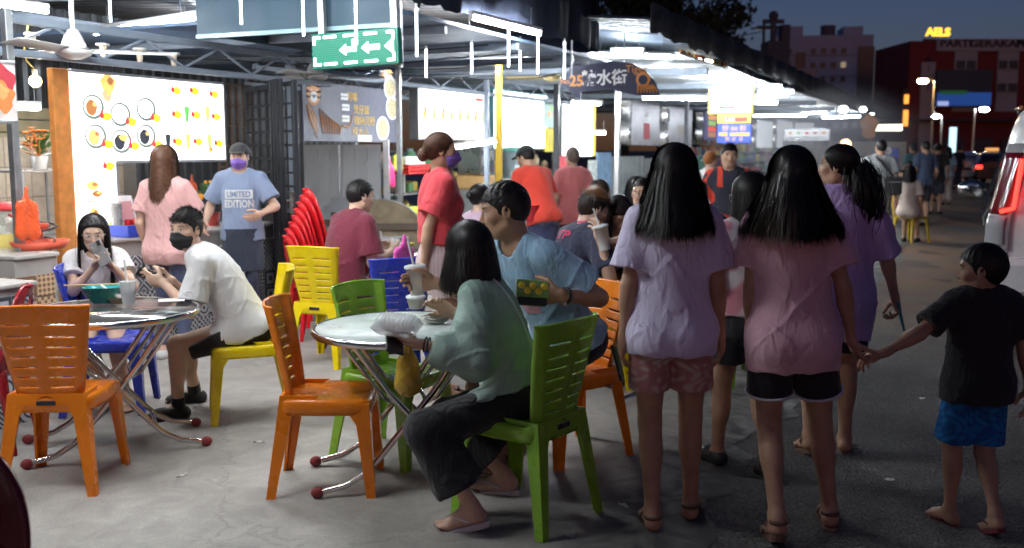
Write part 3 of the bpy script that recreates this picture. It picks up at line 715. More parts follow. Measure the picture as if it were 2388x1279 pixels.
def build_hair(root, hd, hc, hr, hs, J, s, hv):
 kind = hd['kind']; col = hd.get('col', (.012, .009, .008)); mat = hair_mat(col); rg = np.random.RandomState(hd.get('seed', 3))
 HL = [(.11, .072), (.085, .070), (.060, .040), (.030, -.004), (.012, -.030), (-.020, -.030), (-.034, -.052), (-.075, -.078), (-.12, -.080)][::-1]
 HL = [(a, b + (hd.get('hl', 0) if a > .05 else 0)) for a, b in HL]
 ys, zs = [a for a, b in HL], [b for a, b in HL]
 if kind in ('long', 'bob', 'pony', 'bun'): zs = [b if a > -.03 else b - .01 for a, b in HL]
 th = hd.get('th', {'long': .026, 'bob': .028, 'pony': .007, 'bun': .007}.get(kind, .010))
 def loc3(X, Y, Z):
  q0, q1, q2 = X - hc[0], Y - hc[1], Z - hc[2]
  return [(q0 * hr[0, i] + q1 * hr[1, i] + q2 * hr[2, i]) / hs for i in range(3)]
 Hm = hr.T
 def W3(p): return hc + (np.asarray(p) * hs) @ hr.T
 tx = .004 if kind == 'short' else th; base = [ell(W3((0, -.014, .022)), V3(.077 + tx, .096 + th * .8, .093 + th * 1.1) * hs, .01, Hm)]
 f = Field(hc - .20 * hs, hc + .20 * hs, hv * 1.1).add(base)
 lx, ly, lz = loc3(*f.grid())
 hl = np.interp(ly, ys, zs) + .018 * np.clip(np.abs(lx) / .07, 0, 1) ** 2 * (ly > .03)
 nz = cloth_noise(lx * 3.2, ly * 3.2, lz * 3.2, hd.get('mess', .0045), 1.6, 1.)
 f.F = np.maximum(f.F + (nz * hs).astype(np.float32), ((hl - lz) * hs * .8).astype(np.float32))
 parts = [f.mesh()]
 strands = []; wd = []
 g = V3(0, 0, -1.0)
 E = V3(.077 + tx + .002, .096 + th * .8 + .002, .093 + th * 1.1 + .002); C = V3(0, -.014, .022)
 if kind in ('long', 'bob'):
  L = hd.get('len', .36); fl = hd.get('flare', .02); n = hd.get('n', 1500); half = hd.get('open', 62); bk = hd.get('back', .0)
  # inner mass under the strands
  gl = hr.T @ g                                           # gravity in head frame
  top = V3(0, -.030, .0); bot = top + nrm(gl) * (L - .02) / hs + V3(0, -.012 - bk, 0)
  ps = [cap(W3(top), W3(bot), .106 * hs, (.106 + fl) * hs, .03, n=hr[:, 1], s=1.3)]
  lo = np.min([prim_box(p, .04)[0] for p in ps], 0); hi = np.max([prim_box(p, .04)[1] for p in ps], 0)
  f2 = Field(lo, hi, hv * 1.3).add(ps); lx, ly, lz = loc3(*f2.grid()); X, Y, Z = f2.grid()
  zend = hc[2] + .03 * hs - L
  f2.F = f2.F + (.0035 * np.sin(np.arctan2(lx, -ly - .02) * 34 + 2 * np.sin(lz * 20)) + .004 * np.sin(np.arctan2(lx, -ly - .02) * 13 + lz * 9)).astype(np.float32)
  f2.cut(lambda X, Y, Z: np.maximum((zend + .012 - Z) + 0 * X + 0 * Y, 0 * X + Z - hc[2] - .05))
  fr = hd.get('front', .012)
  f2.F = np.maximum(f2.F, ((ly - fr) * hs).astype(np.float32))
  parts.append(f2.mesh())
  for i in range(n):
   ph = R(rg.uniform(half, 360 - half)); a1 = R(rg.uniform(86, 100)); lay = rg.uniform(-.006, .004)
   part_x = hd.get('part', 0.0)
   al = np.linspace(R(rg.uniform(3, 55)), a1, 7)
   e = E + lay
   pts = [C + V3(e[0] * math.sin(a) * math.sin(ph), e[1] * math.sin(a) * math.cos(ph), e[2] * math.cos(a)) for a in al]
   w = [W3(p) for p in pts]
   end = w[-1]; out = nrm(V3(*(W3((math.sin(ph), math.cos(ph), 0)) - hc)) * V3(1, 1, 0)); zl = end[2] - (zend + rg.normal(0, .016) - .0); fly = i > n * .93
   zl = max(zl, .01); k = 8; ph2 = rg.uniform(0, 6); wob = rg.uniform(.001, .005) if not fly else rg.uniform(.008, .018)
   bend = rg.normal(0, .010); inw = hd.get('inward', 0.0)
   for j in range(1, k + 1):
    t = j / k
    o2 = out * (fl * (t ** 1.15) * hs + (.006 if fly else 0) + wob * math.sin(5 * t + ph2) - inw * t ** 4 * .03)
    lat = V3(-out[1], out[0], 0) * (bend * t * t)
    w.append(end + o2 + lat + g * zl * t + V3(0, 0, 0) + hr[:, 1] * (-bk * t * hs))
   strands.append(w); wd.append(rg.uniform(.0014, .0032) if not fly else .0008)
 elif kind in ('short', 'pony', 'bun', 'cap'):
  n = hd.get('n', 900); L = hd.get('len', .035)
  for i in range(n):
   for _ in range(30):
    v = rg.normal(size=3); v /= np.linalg.norm(v); p = C + v * (E - .004)
    if p[2] > np.interp(p[1], ys, zs) + .004: break
   nrmv = nrm(v / E)
   if kind == 'short':
    flow = V3(0, .9, .0) if p[2] > .05 else V3(0, -.25, -1.0)
    flow = flow + V3(hd.get('sweep', .0), 0, 0)
    up_ = hd.get('up', .5) * (1.0 if p[2] > .045 else .15)
    ln = L * (1.0 if p[2] > .045 else .4) * rg.uniform(.5, 1.35)
    d0 = nrm(flow - nrmv * (flow @ nrmv) + rg.normal(0, .16, 3))
    d = nrm(d0 * (1 - up_) + nrmv * up_)
    pts = [p - nrmv * .004 + (d * t + (d0 - nrmv * .35) * .55 * t * t) * ln * .75 for t in (0, .33, .66, 1.0)]
   else:                                               # combed back to the tie
    tie = V3(*hd.get('tie', (0, -.10, .03)))
    d = tie - p
    pts = []
    for t in (0, .25, .5, .75):
     q = p + d * t * .9; e2 = (q - C) / E; q = C + e2 / np.linalg.norm(e2) * (E + rg.uniform(-.001, .003)); pts.append(q)
   strands.append([W3(q) for q in pts]); wd.append(rg.uniform(.0014, .003) * (1.0 if kind == 'short' else 1.2))
 groups = {}
 for st, w in zip(strands, wd): groups.setdefault(len(st), ([], []))[0].append(st); groups[len(st)][1].append(w)
 for k, (a, b) in groups.items(): parts.append(ribbon_mesh('h', a, b, None, None))
 if kind == 'pony':
  tie = V3(*hd.get('tie', (0, -.115, .03))); L = hd.get('len', .40); a = []; b = []
  for i in range(hd.get('np', 500)):
   v = rg.normal(0, 1, 3) * .011; w0 = W3(tie) + v * .8; d = hr @ V3(0, -1, .15); sw = rg.normal(0, .018, 3) * V3(1, 1, .2); ln = L * rg.uniform(.8, 1.05); pts = []
   for t in np.linspace(0, 1, 10):
    pts.append(w0 + d * (.055 * (1 - math.exp(-5 * t))) * hs + v * (1 + 2.2 * math.sin(math.pi * min(1, t * 1.15)) ** .8) + sw * t + g * (ln * t ** 1.25) + hr[:, 0] * hd.get('sway', .0) * t * t)
   a.append(pts); b.append(rg.uniform(.002, .004))
  parts.append(ribbon_mesh('h', a, b, None, None))
  ps = [cap(W3(tie), W3(tie + V3(0, -.045, -.03)), .018 * hs, .026 * hs, .02), cap(W3(tie + V3(0, -.045, -.03)), W3(tie + V3(0, -.05, 0)) + g * L * .7 + hr[:, 0] * hd.get('sway', 0) * .5, .030 * hs, .014 * hs, .02)]
  lo = np.min([prim_box(p, .03)[0] for p in ps], 0); hi = np.max([prim_box(p, .03)[1] for p in ps], 0); parts.append(Field(lo, hi, hv * 1.2).add(ps).mesh())
 if kind == 'bun':
  tie = V3(*hd.get('tie', (0, -.115, .05))); r = hd.get('r', .036)
  f3 = Field(W3(tie) - .09 * hs, W3(tie) + .09 * hs, hv).add([ell(W3(tie), V3(r, r * .85, r) * hs, .01, Hm)]); X, Y, Z = f3.grid(); lx, ly, lz = loc3(X, Y, Z)
  f3.F = f3.F + (.003 * np.sin(30 * np.arctan2(lz - tie[2], lx - tie[0]) * .5 + 120 * (ly))).astype(np.float32); parts.append(f3.mesh())
 if hd.get('tips'):
  # lighter dyed tips are a property of the hair: vertex colours by height above the skull
  pass
 cf = None
 if hd.get('col2'):
  c1, c2 = np.array(col), np.array(hd['col2'])
  def cf(V):
   q = (V - hc) @ hr / hs; t = hd['grad'](q); return c1 + (c2 - c1) * np.clip(t, 0, 1)[:, None]
  mat = pm('hair_two_' + '%d' % (hd.get('seed', 3)), col, rough=.36, vary=.3, vscale=40, attr='Col', spec=.4)
 V = []; Q = []; o = 0
 for P_, q in parts: V.append(P_); Q.append(q + o); o += len(P_)
 np_mesh('hair', [(np.concatenate(V), np.concatenate(Q))], mat, root, cf)
 if kind == 'cap' or hd.get('cap'):
  f4 = Field(hc - .22 * hs, hc + .24 * hs, hv).add([ell(W3((0, -.012, .030)), V3(.094, .112, .098) * hs, .01, Hm)]); lx, ly, lz = loc3(*f4.grid())
  f4.F = np.maximum(f4.F, ((.035 + .12 * ly - lz) * hs).astype(np.float32))
  brim = Field(hc - .24 * hs, hc + .26 * hs, hv * .8).add([ell(W3((0, .085, .046)), V3(.075, .085, .006) * hs, .0, Hm)]); lx, ly, lz = loc3(*brim.grid())
  np_mesh('cap', [f4.mesh(), brim.mesh()], hd['capmat'], root)
def build_mask(root, mat, hc, hr, hs, hv):
 def W3(p): return hc + (np.asarray(p) * hs) @ hr.T
 Hm = hr.T
 f = Field(hc - .18 * hs, hc + .2 * hs, hv * .8).add([ell(W3((0, .034, -.045)), V3(.072, .078, .078) * hs, .01, Hm), cap(W3((0, .095, -.012)), W3((0, .112, -.045)), .012 * hs, .022 * hs, .03)])
 X, Y, Z = f.grid(); q = [((X - hc[0]) * hr[0, i] + (Y - hc[1]) * hr[1, i] + (Z - hc[2]) * hr[2, i]) / hs for i in range(3)]
 top = -.006 - 1.6 * np.maximum(np.abs(q[0]) - .02, 0) * .35
 f.F = f.F + (.0018 * hs * np.sin(q[2] * 160)).astype(np.float32)
 f.F = np.maximum.reduce([f.F, ((q[2] - top) * hs).astype(np.float32), ((.028 + .25 * np.abs(q[2] + .05) - q[1]) * hs).astype(np.float32) + 0 * f.F, ((-.118 - q[2]) * hs).astype(np.float32) + 0 * f.F])
 o = np_mesh('mask', [f.mesh()], mat, root)
 for sg in (-1, 1):
  mb = MB(); mb.tube([Vector(W3((sg * .060, .042, -.02))), Vector(W3((sg * .078, .012, .0))), Vector(W3((sg * .084, -.014, .01))), Vector(W3((sg * .083, -.020, -.012))), Vector(W3((sg * .074, .008, -.04))), Vector(W3((sg * .060, .034, -.075)))], .0012, 5)
  mb.build('ear_loop', mat, o)
# ================================================================ ground
def asphalt_mat():
 m = pm('asphalt', (.058, .056, .058), .88, vary=0); n, L, b = nodes_of(m)
 tc = n.new('ShaderNodeTexCoord')
 def noise(sc, det=6):
  x = n.new('ShaderNodeTexNoise'); x.inputs['Scale'].default_value = sc; x.inputs['Detail'].default_value = det; L.new(tc.outputs['Object'], x.inputs['Vector']); return x
 big, mid, fine = noise(.35), noise(3.0), noise(95, 3)
 vo = n.new('ShaderNodeTexVoronoi'); vo.inputs['Scale'].default_value = 75; L.new(tc.outputs['Object'], vo.inputs['Vector'])
 cr = n.new('ShaderNodeValToRGB'); cr.color_ramp.elements[0].position = .33; cr.color_ramp.elements[0].color = (.050, .048, .049, 1); cr.color_ramp.elements[1].position = .7; cr.color_ramp.elements[1].color = (.135, .125, .118, 1)
 mx = n.new('ShaderNodeMix'); mx.data_type = 'FLOAT'; mx.inputs[0].default_value = .45; L.new(big.outputs[0], mx.inputs[2]); L.new(mid.outputs[0], mx.inputs[3]); L.new(mx.outputs[0], cr.inputs[0])
 st = n.new('ShaderNodeMapRange'); st.inputs[1].default_value = 0; st.inputs[2].default_value = 1; st.inputs[3].default_value = .55; st.inputs[4].default_value = 1.75
 L.new(vo.outputs['Color'], st.inputs[0])
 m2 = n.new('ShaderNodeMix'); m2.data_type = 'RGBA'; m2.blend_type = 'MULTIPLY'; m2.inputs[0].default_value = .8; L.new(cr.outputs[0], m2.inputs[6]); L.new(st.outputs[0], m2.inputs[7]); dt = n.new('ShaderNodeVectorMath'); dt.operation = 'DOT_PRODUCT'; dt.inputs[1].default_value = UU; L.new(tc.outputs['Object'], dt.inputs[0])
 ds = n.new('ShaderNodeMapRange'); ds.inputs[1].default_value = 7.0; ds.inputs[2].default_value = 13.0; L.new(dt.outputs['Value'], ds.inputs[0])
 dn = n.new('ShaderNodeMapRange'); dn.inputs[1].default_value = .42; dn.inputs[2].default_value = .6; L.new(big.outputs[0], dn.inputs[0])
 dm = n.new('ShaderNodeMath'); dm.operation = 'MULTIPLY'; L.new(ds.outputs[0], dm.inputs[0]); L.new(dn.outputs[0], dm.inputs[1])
 m5 = n.new('ShaderNodeMix'); m5.data_type = 'RGBA'; m5.inputs[7].default_value = (.20, .115, .065, 1); L.new(dm.outputs[0], m5.inputs[0]); L.new(m2.outputs[2], m5.inputs[6]); L.new(m5.outputs[2], b.inputs['Base Color'])  # warm light down the road painted into the colour as brown patches
 bu = n.new('ShaderNodeBump'); bu.inputs['Strength'].default_value = .9; bu.inputs['Distance'].default_value = .012; L.new(vo.outputs['Distance'], bu.inputs['Height'])
 b2 = n.new('ShaderNodeBump'); b2.inputs['Strength'].default_value = .5; b2.inputs['Distance'].default_value = .03; L.new(mid.outputs[0], b2.inputs['Height']); L.new(bu.outputs[0], b2.inputs['Normal']); L.new(b2.outputs[0], b.inputs['Normal'])
 return m
def concrete_mat():
 m = pm('concrete_floor', (.36, .34, .32), .72, vary=0); n, L, b = nodes_of(m)
 tc = n.new('ShaderNodeTexCoord')
 def noise(sc, det=7, dist=0.0):
  x = n.new('ShaderNodeTexNoise'); x.inputs['Scale'].default_value = sc; x.inputs['Detail'].default_value = det; x.inputs['Distortion'].default_value = dist; L.new(tc.outputs['Object'], x.inputs['Vector']); return x
 a, c, d = noise(.8, 8, .6), noise(5.0, 8, 1.2), noise(160, 2)
 cr = n.new('ShaderNodeValToRGB'); e = cr.color_ramp.elements; e[0].position = .30; e[0].color = (.19, .170, .150, 1); e[1].position = .64; e[1].color = (.46, .425, .385, 1)
 mx = n.new('ShaderNodeMix'); mx.data_type = 'FLOAT'; mx.inputs[0].default_value = .48; L.new(a.outputs[0], mx.inputs[2]); L.new(c.outputs[0], mx.inputs[3]); L.new(mx.outputs[0], cr.inputs[0])
 vo = n.new('ShaderNodeTexVoronoi'); vo.feature = 'DISTANCE_TO_EDGE'; vo.inputs['Scale'].default_value = .42
 wp = n.new('ShaderNodeMix'); wp.data_type = 'RGBA'; wp.blend_type = 'LINEAR_LIGHT'; wp.inputs[0].default_value = .16; L.new(tc.outputs['Object'], wp.inputs[6]); L.new(c.outputs['Color'], wp.inputs[7]); L.new(wp.outputs[2], vo.inputs['Vector'])
 ck = n.new('ShaderNodeMapRange'); ck.inputs[1].default_value = 0; ck.inputs[2].default_value = .006; ck.inputs[3].default_value = .74; ck.inputs[4].default_value = 1; L.new(vo.outputs['Distance'], ck.inputs[0])
 m2 = n.new('ShaderNodeMix'); m2.data_type = 'RGBA'; m2.blend_type = 'MULTIPLY'; m2.inputs[0].default_value = .7; L.new(cr.outputs[0], m2.inputs[6]); L.new(ck.outputs[0], m2.inputs[7])
 sp = n.new('ShaderNodeMapRange'); sp.inputs[1].default_value = .3; sp.inputs[2].default_value = .7; sp.inputs[3].default_value = .86; sp.inputs[4].default_value = 1.12; L.new(d.outputs[0], sp.inputs[0])
 m3 = n.new('ShaderNodeMix'); m3.data_type = 'RGBA'; m3.blend_type = 'MULTIPLY'; m3.inputs[0].default_value = 1; L.new(m2.outputs[2], m3.inputs[6]); L.new(sp.outputs[0], m3.inputs[7])
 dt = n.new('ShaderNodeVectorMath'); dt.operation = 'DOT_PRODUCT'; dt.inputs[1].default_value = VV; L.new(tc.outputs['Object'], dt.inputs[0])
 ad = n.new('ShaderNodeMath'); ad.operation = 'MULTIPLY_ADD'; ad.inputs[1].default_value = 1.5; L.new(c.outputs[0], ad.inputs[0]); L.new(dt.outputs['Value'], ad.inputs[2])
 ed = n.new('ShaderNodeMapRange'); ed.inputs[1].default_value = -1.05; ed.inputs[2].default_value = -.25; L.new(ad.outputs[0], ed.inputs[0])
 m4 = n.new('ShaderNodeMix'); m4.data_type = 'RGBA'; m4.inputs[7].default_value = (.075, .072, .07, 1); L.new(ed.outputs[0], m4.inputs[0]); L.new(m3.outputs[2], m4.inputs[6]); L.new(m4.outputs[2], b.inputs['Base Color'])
 rr = n.new('ShaderNodeMapRange'); rr.inputs[1].default_value = .3; rr.inputs[2].default_value = .7; rr.inputs[3].default_value = .5; rr.inputs[4].default_value = .85; L.new(c.outputs[0], rr.inputs[0]); L.new(rr.outputs[0], b.inputs['Roughness'])
 bu = n.new('ShaderNodeBump'); bu.inputs['Strength'].default_value = .35; bu.inputs['Distance'].default_value = .01; L.new(mx.outputs[0], bu.inputs['Height'])
 b2 = n.new('ShaderNodeBump'); b2.inputs['Strength'].default_value = .5; b2.inputs['Distance'].default_value = .004; L.new(ck.outputs[0], b2.inputs['Height']); L.new(bu.outputs[0], b2.inputs['Normal']); L.new(b2.outputs[0], b.inputs['Normal'])
 return m
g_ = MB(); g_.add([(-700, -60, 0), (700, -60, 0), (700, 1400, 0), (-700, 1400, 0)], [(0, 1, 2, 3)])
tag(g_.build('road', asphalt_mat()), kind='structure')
pts_ = []
for k in range(481):
 u = -8 + k * .15; pts_.append(S(u, -.95 + .07 * math.sin(u * 2.1) + .05 * math.sin(u * 5.3 + 1) + .03 * math.sin(u * 13) + rnd.uniform(-.035, .035), .004))
poly_ = pts_ + [S(64, -40, .004), S(-8, -40, .004)]
g_ = MB(); n_ = len(poly_); g_.add(poly_, [tuple(range(n_))])
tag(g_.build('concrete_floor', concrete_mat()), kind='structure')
dirt = pm('road_hole_dirt', (.10, .065, .045), .95, vary=.35, vscale=18, bump=.8, bscale=40)
for (px, py, a, b) in ((2135, 617, .26, .42), (2165, 590, .14, .3), (2290, 517, .55, 1.6), (2250, 497, .3, .6), (2200, 655, .1, .16)):
 c = gp(px, py); mb = MB(); ring = []
 for k in range(18):
  t = 2 * math.pi * k / 18; r = 1 + .22 * math.sin(3 * t + px) + .14 * math.sin(5 * t)
  ring.append(Vector((c.x + a * r * math.cos(t), c.y + b * r * math.sin(t), .0045)))
 mb.add(ring, [tuple(range(18))]); tag(mb.build('road_pothole', dirt), kind='structure')
# ================================================================ common materials
steel_blue = pm('painted_steel_blue_grey', (.23, .27, .33), .5, .2, bump=.1)
steel_dark = pm('painted_steel_dark', (.035, .038, .045), .45, .3, bump=.1, bscale=25)
galv = pm('galvanised_steel', (.42, .43, .44), .38, .75, vary=.18, vscale=9)
chrome = pm('chrome_tube', (.62, .61, .60), .16, 1.0, vary=.06)
stainless = pm('stainless_sheet', (.50, .51, .52), .28, 1.0, vary=.12, vscale=3)
white_pl = pm('white_plastic', (.74, .74, .72), .4, vary=.06)
black_pl = pm('black_plastic', (.02, .02, .022), .4)
wood_or = pm('orange_stained_wood', (.60, .23, .055), .45, vary=.2, vscale=14)
wood_br = pm('brown_wood', (.20, .12, .07), .6, vary=.25, vscale=12)
def emat(name, col, e, base=(.8, .8, .8)):
 return pm(name, base, .5, vary=0, emit=col, estr=e)
tube_m = emat('lit_fluorescent_tube', (.90, .96, 1.0), TUBE_L)
led_m = emat('lit_meteor_led', (.72, .86, 1.0), 9.0)
def dec(name, col, e=0.0, rough=.6):                       # printed ink; on a lit box it lets light through
 return pm(name, col, rough, vary=.08, vscale=20, emit=col if e else None, estr=e)
# ================================================================ fluorescent lamps
TL = []
def tube_light(p0, p1, label, body=True, r=.016, group='fluorescent tube lamps under the roofs', housing=.035):
 p0, p1 = Vector(p0), Vector(p1); d = (p1 - p0); L = d.length; c = (p0 + p1) / 2
 t = thing('tube_light', label, 'lamp', c, math.atan2(d.y, d.x), group); pit = -math.atan2(d.z, math.hypot(d.x, d.y))
 t.rotation_euler = (0, pit, math.atan2(d.y, d.x))
 MB().cyl((-L / 2, 0, 0), (L / 2, 0, 0), r, n=8).build('tube', tube_m, t)
 if body:
  MB().box((0, 0, .042), (L * 1.04, .05, housing), bev=.006).build('housing', white_pl, t)
  for sg in (-1, 1): MB().cyl((sg * L * .36, 0, .058), (sg * L * .36, 0, .22), .0035, n=5).build('hanger_wire', galv, t)
  for sg in (-1, 1): MB().box((sg * L * .505, 0, .008), (.018, .034, .05)).build('end_cap', white_pl, t)
 return t
# ================================================================ stall A: trusses, roof, menu board
def corrugated(name, label, u0, u1, v0, v1, z0, z1, mat, pitch=.20, amp=.018, along='v', group=None):
 """roof sheet whose height goes from z0 at v0 to z1 at v1"""
 mb = MB(); n = max(4, int((u1 - u0) / pitch * 4))
 vs = [];
 for i in range(n + 1):
  u = u0 + (u1 - u0) * i / n; h = amp * (1 if (i // 2) % 2 else -1)
  vs += [S(u, v0, z0 + h), S(u, v1, z1 + h)]
 mb.add(vs, [(2 * i, 2 * i + 2, 2 * i + 3, 2 * i + 1) for i in range(n)])
 o = mb.build(name, mat); o.modifiers.new('solid', 'SOLIDIFY').thickness = .004
 return tag(o, label, 'roof', group)
roof_brown = pm('old_roof_sheet', (.13, .115, .105), .55, .3, vary=.35, vscale=2.5)
roof_blue = pm('blue_grey_roof_sheet', (.16, .20, .26), .5, .2, vary=.15, vscale=2)
corrugated('corrugated_roof', 'brown grey corrugated roof sheets above the menu stall and its trusses', -3, 10.5, -13, -4.3, 3.3, 2.88, roof_brown)
corrugated('corrugated_roof', 'short corrugated roof overhang above the dining tables', -3, 5.8, -4.28, -2.4, 2.87, 2.80, roof_brown)
def bar(name, a, b, w, h, mat, parent=None, label=None, cat=None, group=None):
 a, b = Vector(a), Vector(b); d = b - a; L = d.length; c = (a + b) / 2
 o = MB().box((0, 0, 0), (L, w, h), bev=min(w, h) * .12).build(name, mat, parent, c, (0, -math.atan2(d.z, math.hypot(d.x, d.y)), math.atan2(d.y, d.x)))
 if label: tag(o, label, cat, group)
 return o
def truss(label, u0, u1, v, zb, zt, pitch, group='steel roof trusses'):
 t = thing('steel_truss', label, 'truss', (0, 0, 0), 0, group)
 bar('bottom_chord', S(u0, v, zb), S(u1, v, zb), .05, .05, steel_blue, t); bar('top_chord', S(u0, v, zt), S(u1, v, zt), .05, .06, steel_blue, t)
 u = u0; k = 0
 while u < u1 - pitch * .5:
  a, b = (zb, zt) if k % 2 == 0 else (zt, zb)
  bar('web', S(u, v, a + (.02 if a == zb else -.02)), S(u + pitch, v, b + (.02 if b == zb else -.02)), .018, .018, steel_blue, t); u += pitch; k += 1
 return t
truss('blue grey steel truss running above the lit menu board', .5, 8.6, -6.0, 2.23, 2.46, .43)
truss('blue grey steel truss deeper in, behind the white ceiling fan', .5, 10.0, -8.4, 2.62, 2.86, .5)
for (u, v0, v1, z, lb) in ((4.3, -10.5, -4.6, 2.80, 'roof purlin in line with the white ceiling fan'), (6.25, -10.5, -4.4, 2.78, 'roof purlin just before the dark canopy fascia'), (2.9, -10.5, -4.6, 2.82, 'roof purlin over the potted flowers')):
 bar('roof_purlin', S(u, v0, z + .2), S(u, v1, z), .06, .09, steel_blue, None, 'blue grey steel ' + lb, 'beam', 'roof purlins')
# back wall of stall A, dark corrugated sheet
def wall_v(name, label, u0, u1, v, z0, z1, mat, pitch=.16, amp=.015):
 mb = MB(); n = int((u1 - u0) / pitch * 4); vs = []
 for i in range(n + 1):
  u = u0 + (u1 - u0) * i / n; h = amp * (1 if (i // 2) % 2 else -1); vs += [S(u, v + h, z0), S(u, v + h, z1)]
 mb.add(vs, [(2 * i, 2 * i + 2, 2 * i + 3, 2 * i + 1) for i in range(n)]); o = mb.build(name, mat); o.modifiers.new('solid', 'SOLIDIFY').thickness = .003
 return tag(o, label, 'wall')
dark_sheet = pm('dark_corrugated_sheet', (.075, .078, .085), .42, .5, vary=.3, vscale=3)
wall_v('corrugated_wall', 'dark corrugated metal wall behind the potted yellow flowers', 1.0, 14, -9.2, 0, 3.2, dark_sheet)
# ---- menu light box (L-shaped), parallel to the street
VM = -6.2
def loc_v(px, py, v, o):                                  # pixel -> (along, up) in a board whose origin is o
 p = vp(px, py, v); return (u_of(p) - u_of(o), p.z - o.z)
a_, b_ = vp(152, 165, VM), vp(509, 600, VM)
org = S((u_of(a_) + u_of(b_)) / 2, VM, 1.57)
menu = thing('menu_light_box', 'bright white lit menu board with bowls and yellow price badges beside orange post', 'menu board', org, SROT)
lite = emat('menu_backlit_white', (1.0, .985, .96), 1.7)
frame_m = pm('menu_frame_grey', (.42, .44, .47), .4, .5)
y0, zt = loc_v(152, 165, VM, org); y1, _ = loc_v(509, 190, VM, org); _, zm = loc_v(400, 376, VM, org); yc, _ = loc_v(258, 376, VM, org); zb = loc_v(200, 600, VM, org)[1]
MB().box((0, (y0 + y1) / 2, (zt + zm) / 2), (.10, y1 - y0, zt - zm)).build('upper_panel', lite, menu)
MB().box((0, (y0 + yc) / 2, (zm + zb) / 2 - .001), (.10, yc - y0, zm - zb)).build('side_panel', lite, menu)
for (ya, za, yb, zb2) in ((y0, zt, y1, zt), (y1, zt, y1, zm), (yc, zm, y1, zm), (yc, zm, yc, zb), (y0, zt, y0, zb)):
 bar('frame', Vector((.0, ya, za)), Vector((.0, yb, zb2)), .13, .022, frame_m, menu)
ink = lambda n, c: dec('menu_ink_' + n, c, .7)
def disc(parent, y, z, ry, rz, mat, x=.053, name='printed_picture', n=30, th=.002, wob=0):
 mb = MB(); ring = [(ry * (1 + wob * math.sin(5 * t)) * math.cos(t), rz * (1 + wob * math.sin(4 * t + 1)) * math.sin(t)) for t in [2 * math.pi * k / n for k in range(n)]]
 vs = [Vector((x, y + a, z + b)) for a, b in ring] + [Vector((x + th, y + a, z + b)) for a, b in ring]
 mb.add(vs, [tuple(range(n))[::-1], tuple(range(n, 2 * n))] + [(k, (k + 1) % n, n + (k + 1) % n, n + k) for k in range(n)])
 return mb.build(name, mat, parent)
yel, red, grn, brn, blk, gld, rim = ink('yellow', (.85, .72, .03)), ink('red', (.72, .05, .05)), ink('green', (.12, .5, .10)), ink('brown', (.38, .15, .05)), ink('black', (.03, .035, .045)), ink('gold', (.85, .55, .15)), dec('menu_ink_rim', (.16, .21, .18), .35)
sxp = (y1 - y0) / (509 - 152)
badges = [(398, 212), (441, 213), (487, 221), (234, 272), (293, 285), (351, 276), (400, 268), (445, 269), (492, 273), (238, 337), (300, 341), (355, 338), (402, 331), (450, 331), (498, 335), (241, 388)]
for (px, py) in badges:
 y, z = loc_v(px, py, VM, org); disc(menu, y + .012, z, .050, .032, yel, .0535, 'price_badge', wob=.10); disc(menu, y - .038, z + .004, .020, .024, red, .0565, 'thumb_badge', 10)
 disc(menu, y - .040, z + .030, .007, .020, red, .0565, 'thumb_badge', 8)
for (px, py, m1) in ((206, 250, brn), (270, 268, rim), (330, 256, rim), (212, 319, gld), (272, 330, blk), (330, 318, blk)):
 y, z = loc_v(px, py, VM, org); disc(menu, y, z, .105, .095, rim, .0505); disc(menu, y - .006, z + .004, .084, .076, dec('menu_ink_white', (.9, .9, .88), 1.5), .0518)
 if m1 is not rim: disc(menu, y - .02, z - .006, .055, .06, m1, .0525, wob=.04); disc(menu, y + .012, z + .02, .022, .016, gld if m1 is not gld else brn, .0531, wob=.05)
 if m1 is blk and px < 300: disc(menu, y + .02, z + .03, .045, .025, gld, .0528, wob=.15)
for (px, py, m1) in ((425, 268, grn), (473, 268, gld), (381, 333, blk), (428, 332, gld), (478, 333, gld)):
 y, z = loc_v(px, py, VM, org); mb = MB(); mb.prism([(-.03, .06), (-.016, -.065), (.016, -.065), (.03, .06)], 0, .002, M=Matrix.Translation((.0515, y, z)) @ Matrix(((0, 0, 1, 0), (1, 0, 0, 0), (0, 1, 0, 0), (0, 0, 0, 1)))); mb.build('printed_cup', m1, menu)
 disc(menu, y, z + .06, .03, .011, m1, .0515)
for (px, py, ry, rz, m1) in ((240, 195, .075, .07, gld), (238, 222, .05, .05, dec('menu_ink_salmon', (.9, .35, .2), .9)), (205, 433, .06, .035, gld), (215, 452, .05, .025, brn), (208, 500, .05, .05, gld), (248, 535, .03, .06, yel), (200, 470, .05, .012, ink('grey', (.4, .42, .45))), (480, 350, .03, .03, gld)):
 y, z = loc_v(px, py, VM, org); disc(menu, y, z, ry, rz, m1, .0512, wob=.10); disc(menu, y + ry * .3, z + rz * .25, ry * .4, rz * .4, gld if m1 is not gld else brn, .0532, wob=.08)
pa, pb = vp(118, 160, VM), vp(150, 160, VM)
zt_ = vp(135, 160, VM).z
tag(MB().box((0, 0, zt_ / 2), (.06, .15, zt_), bev=.005).build('wooden_post', wood_or, None, S(u_of(vp(134, 200, VM)), VM + .01, 0), (0, 0, SROT)), 'orange stained wooden panel post at the edge of the menu board', 'post')
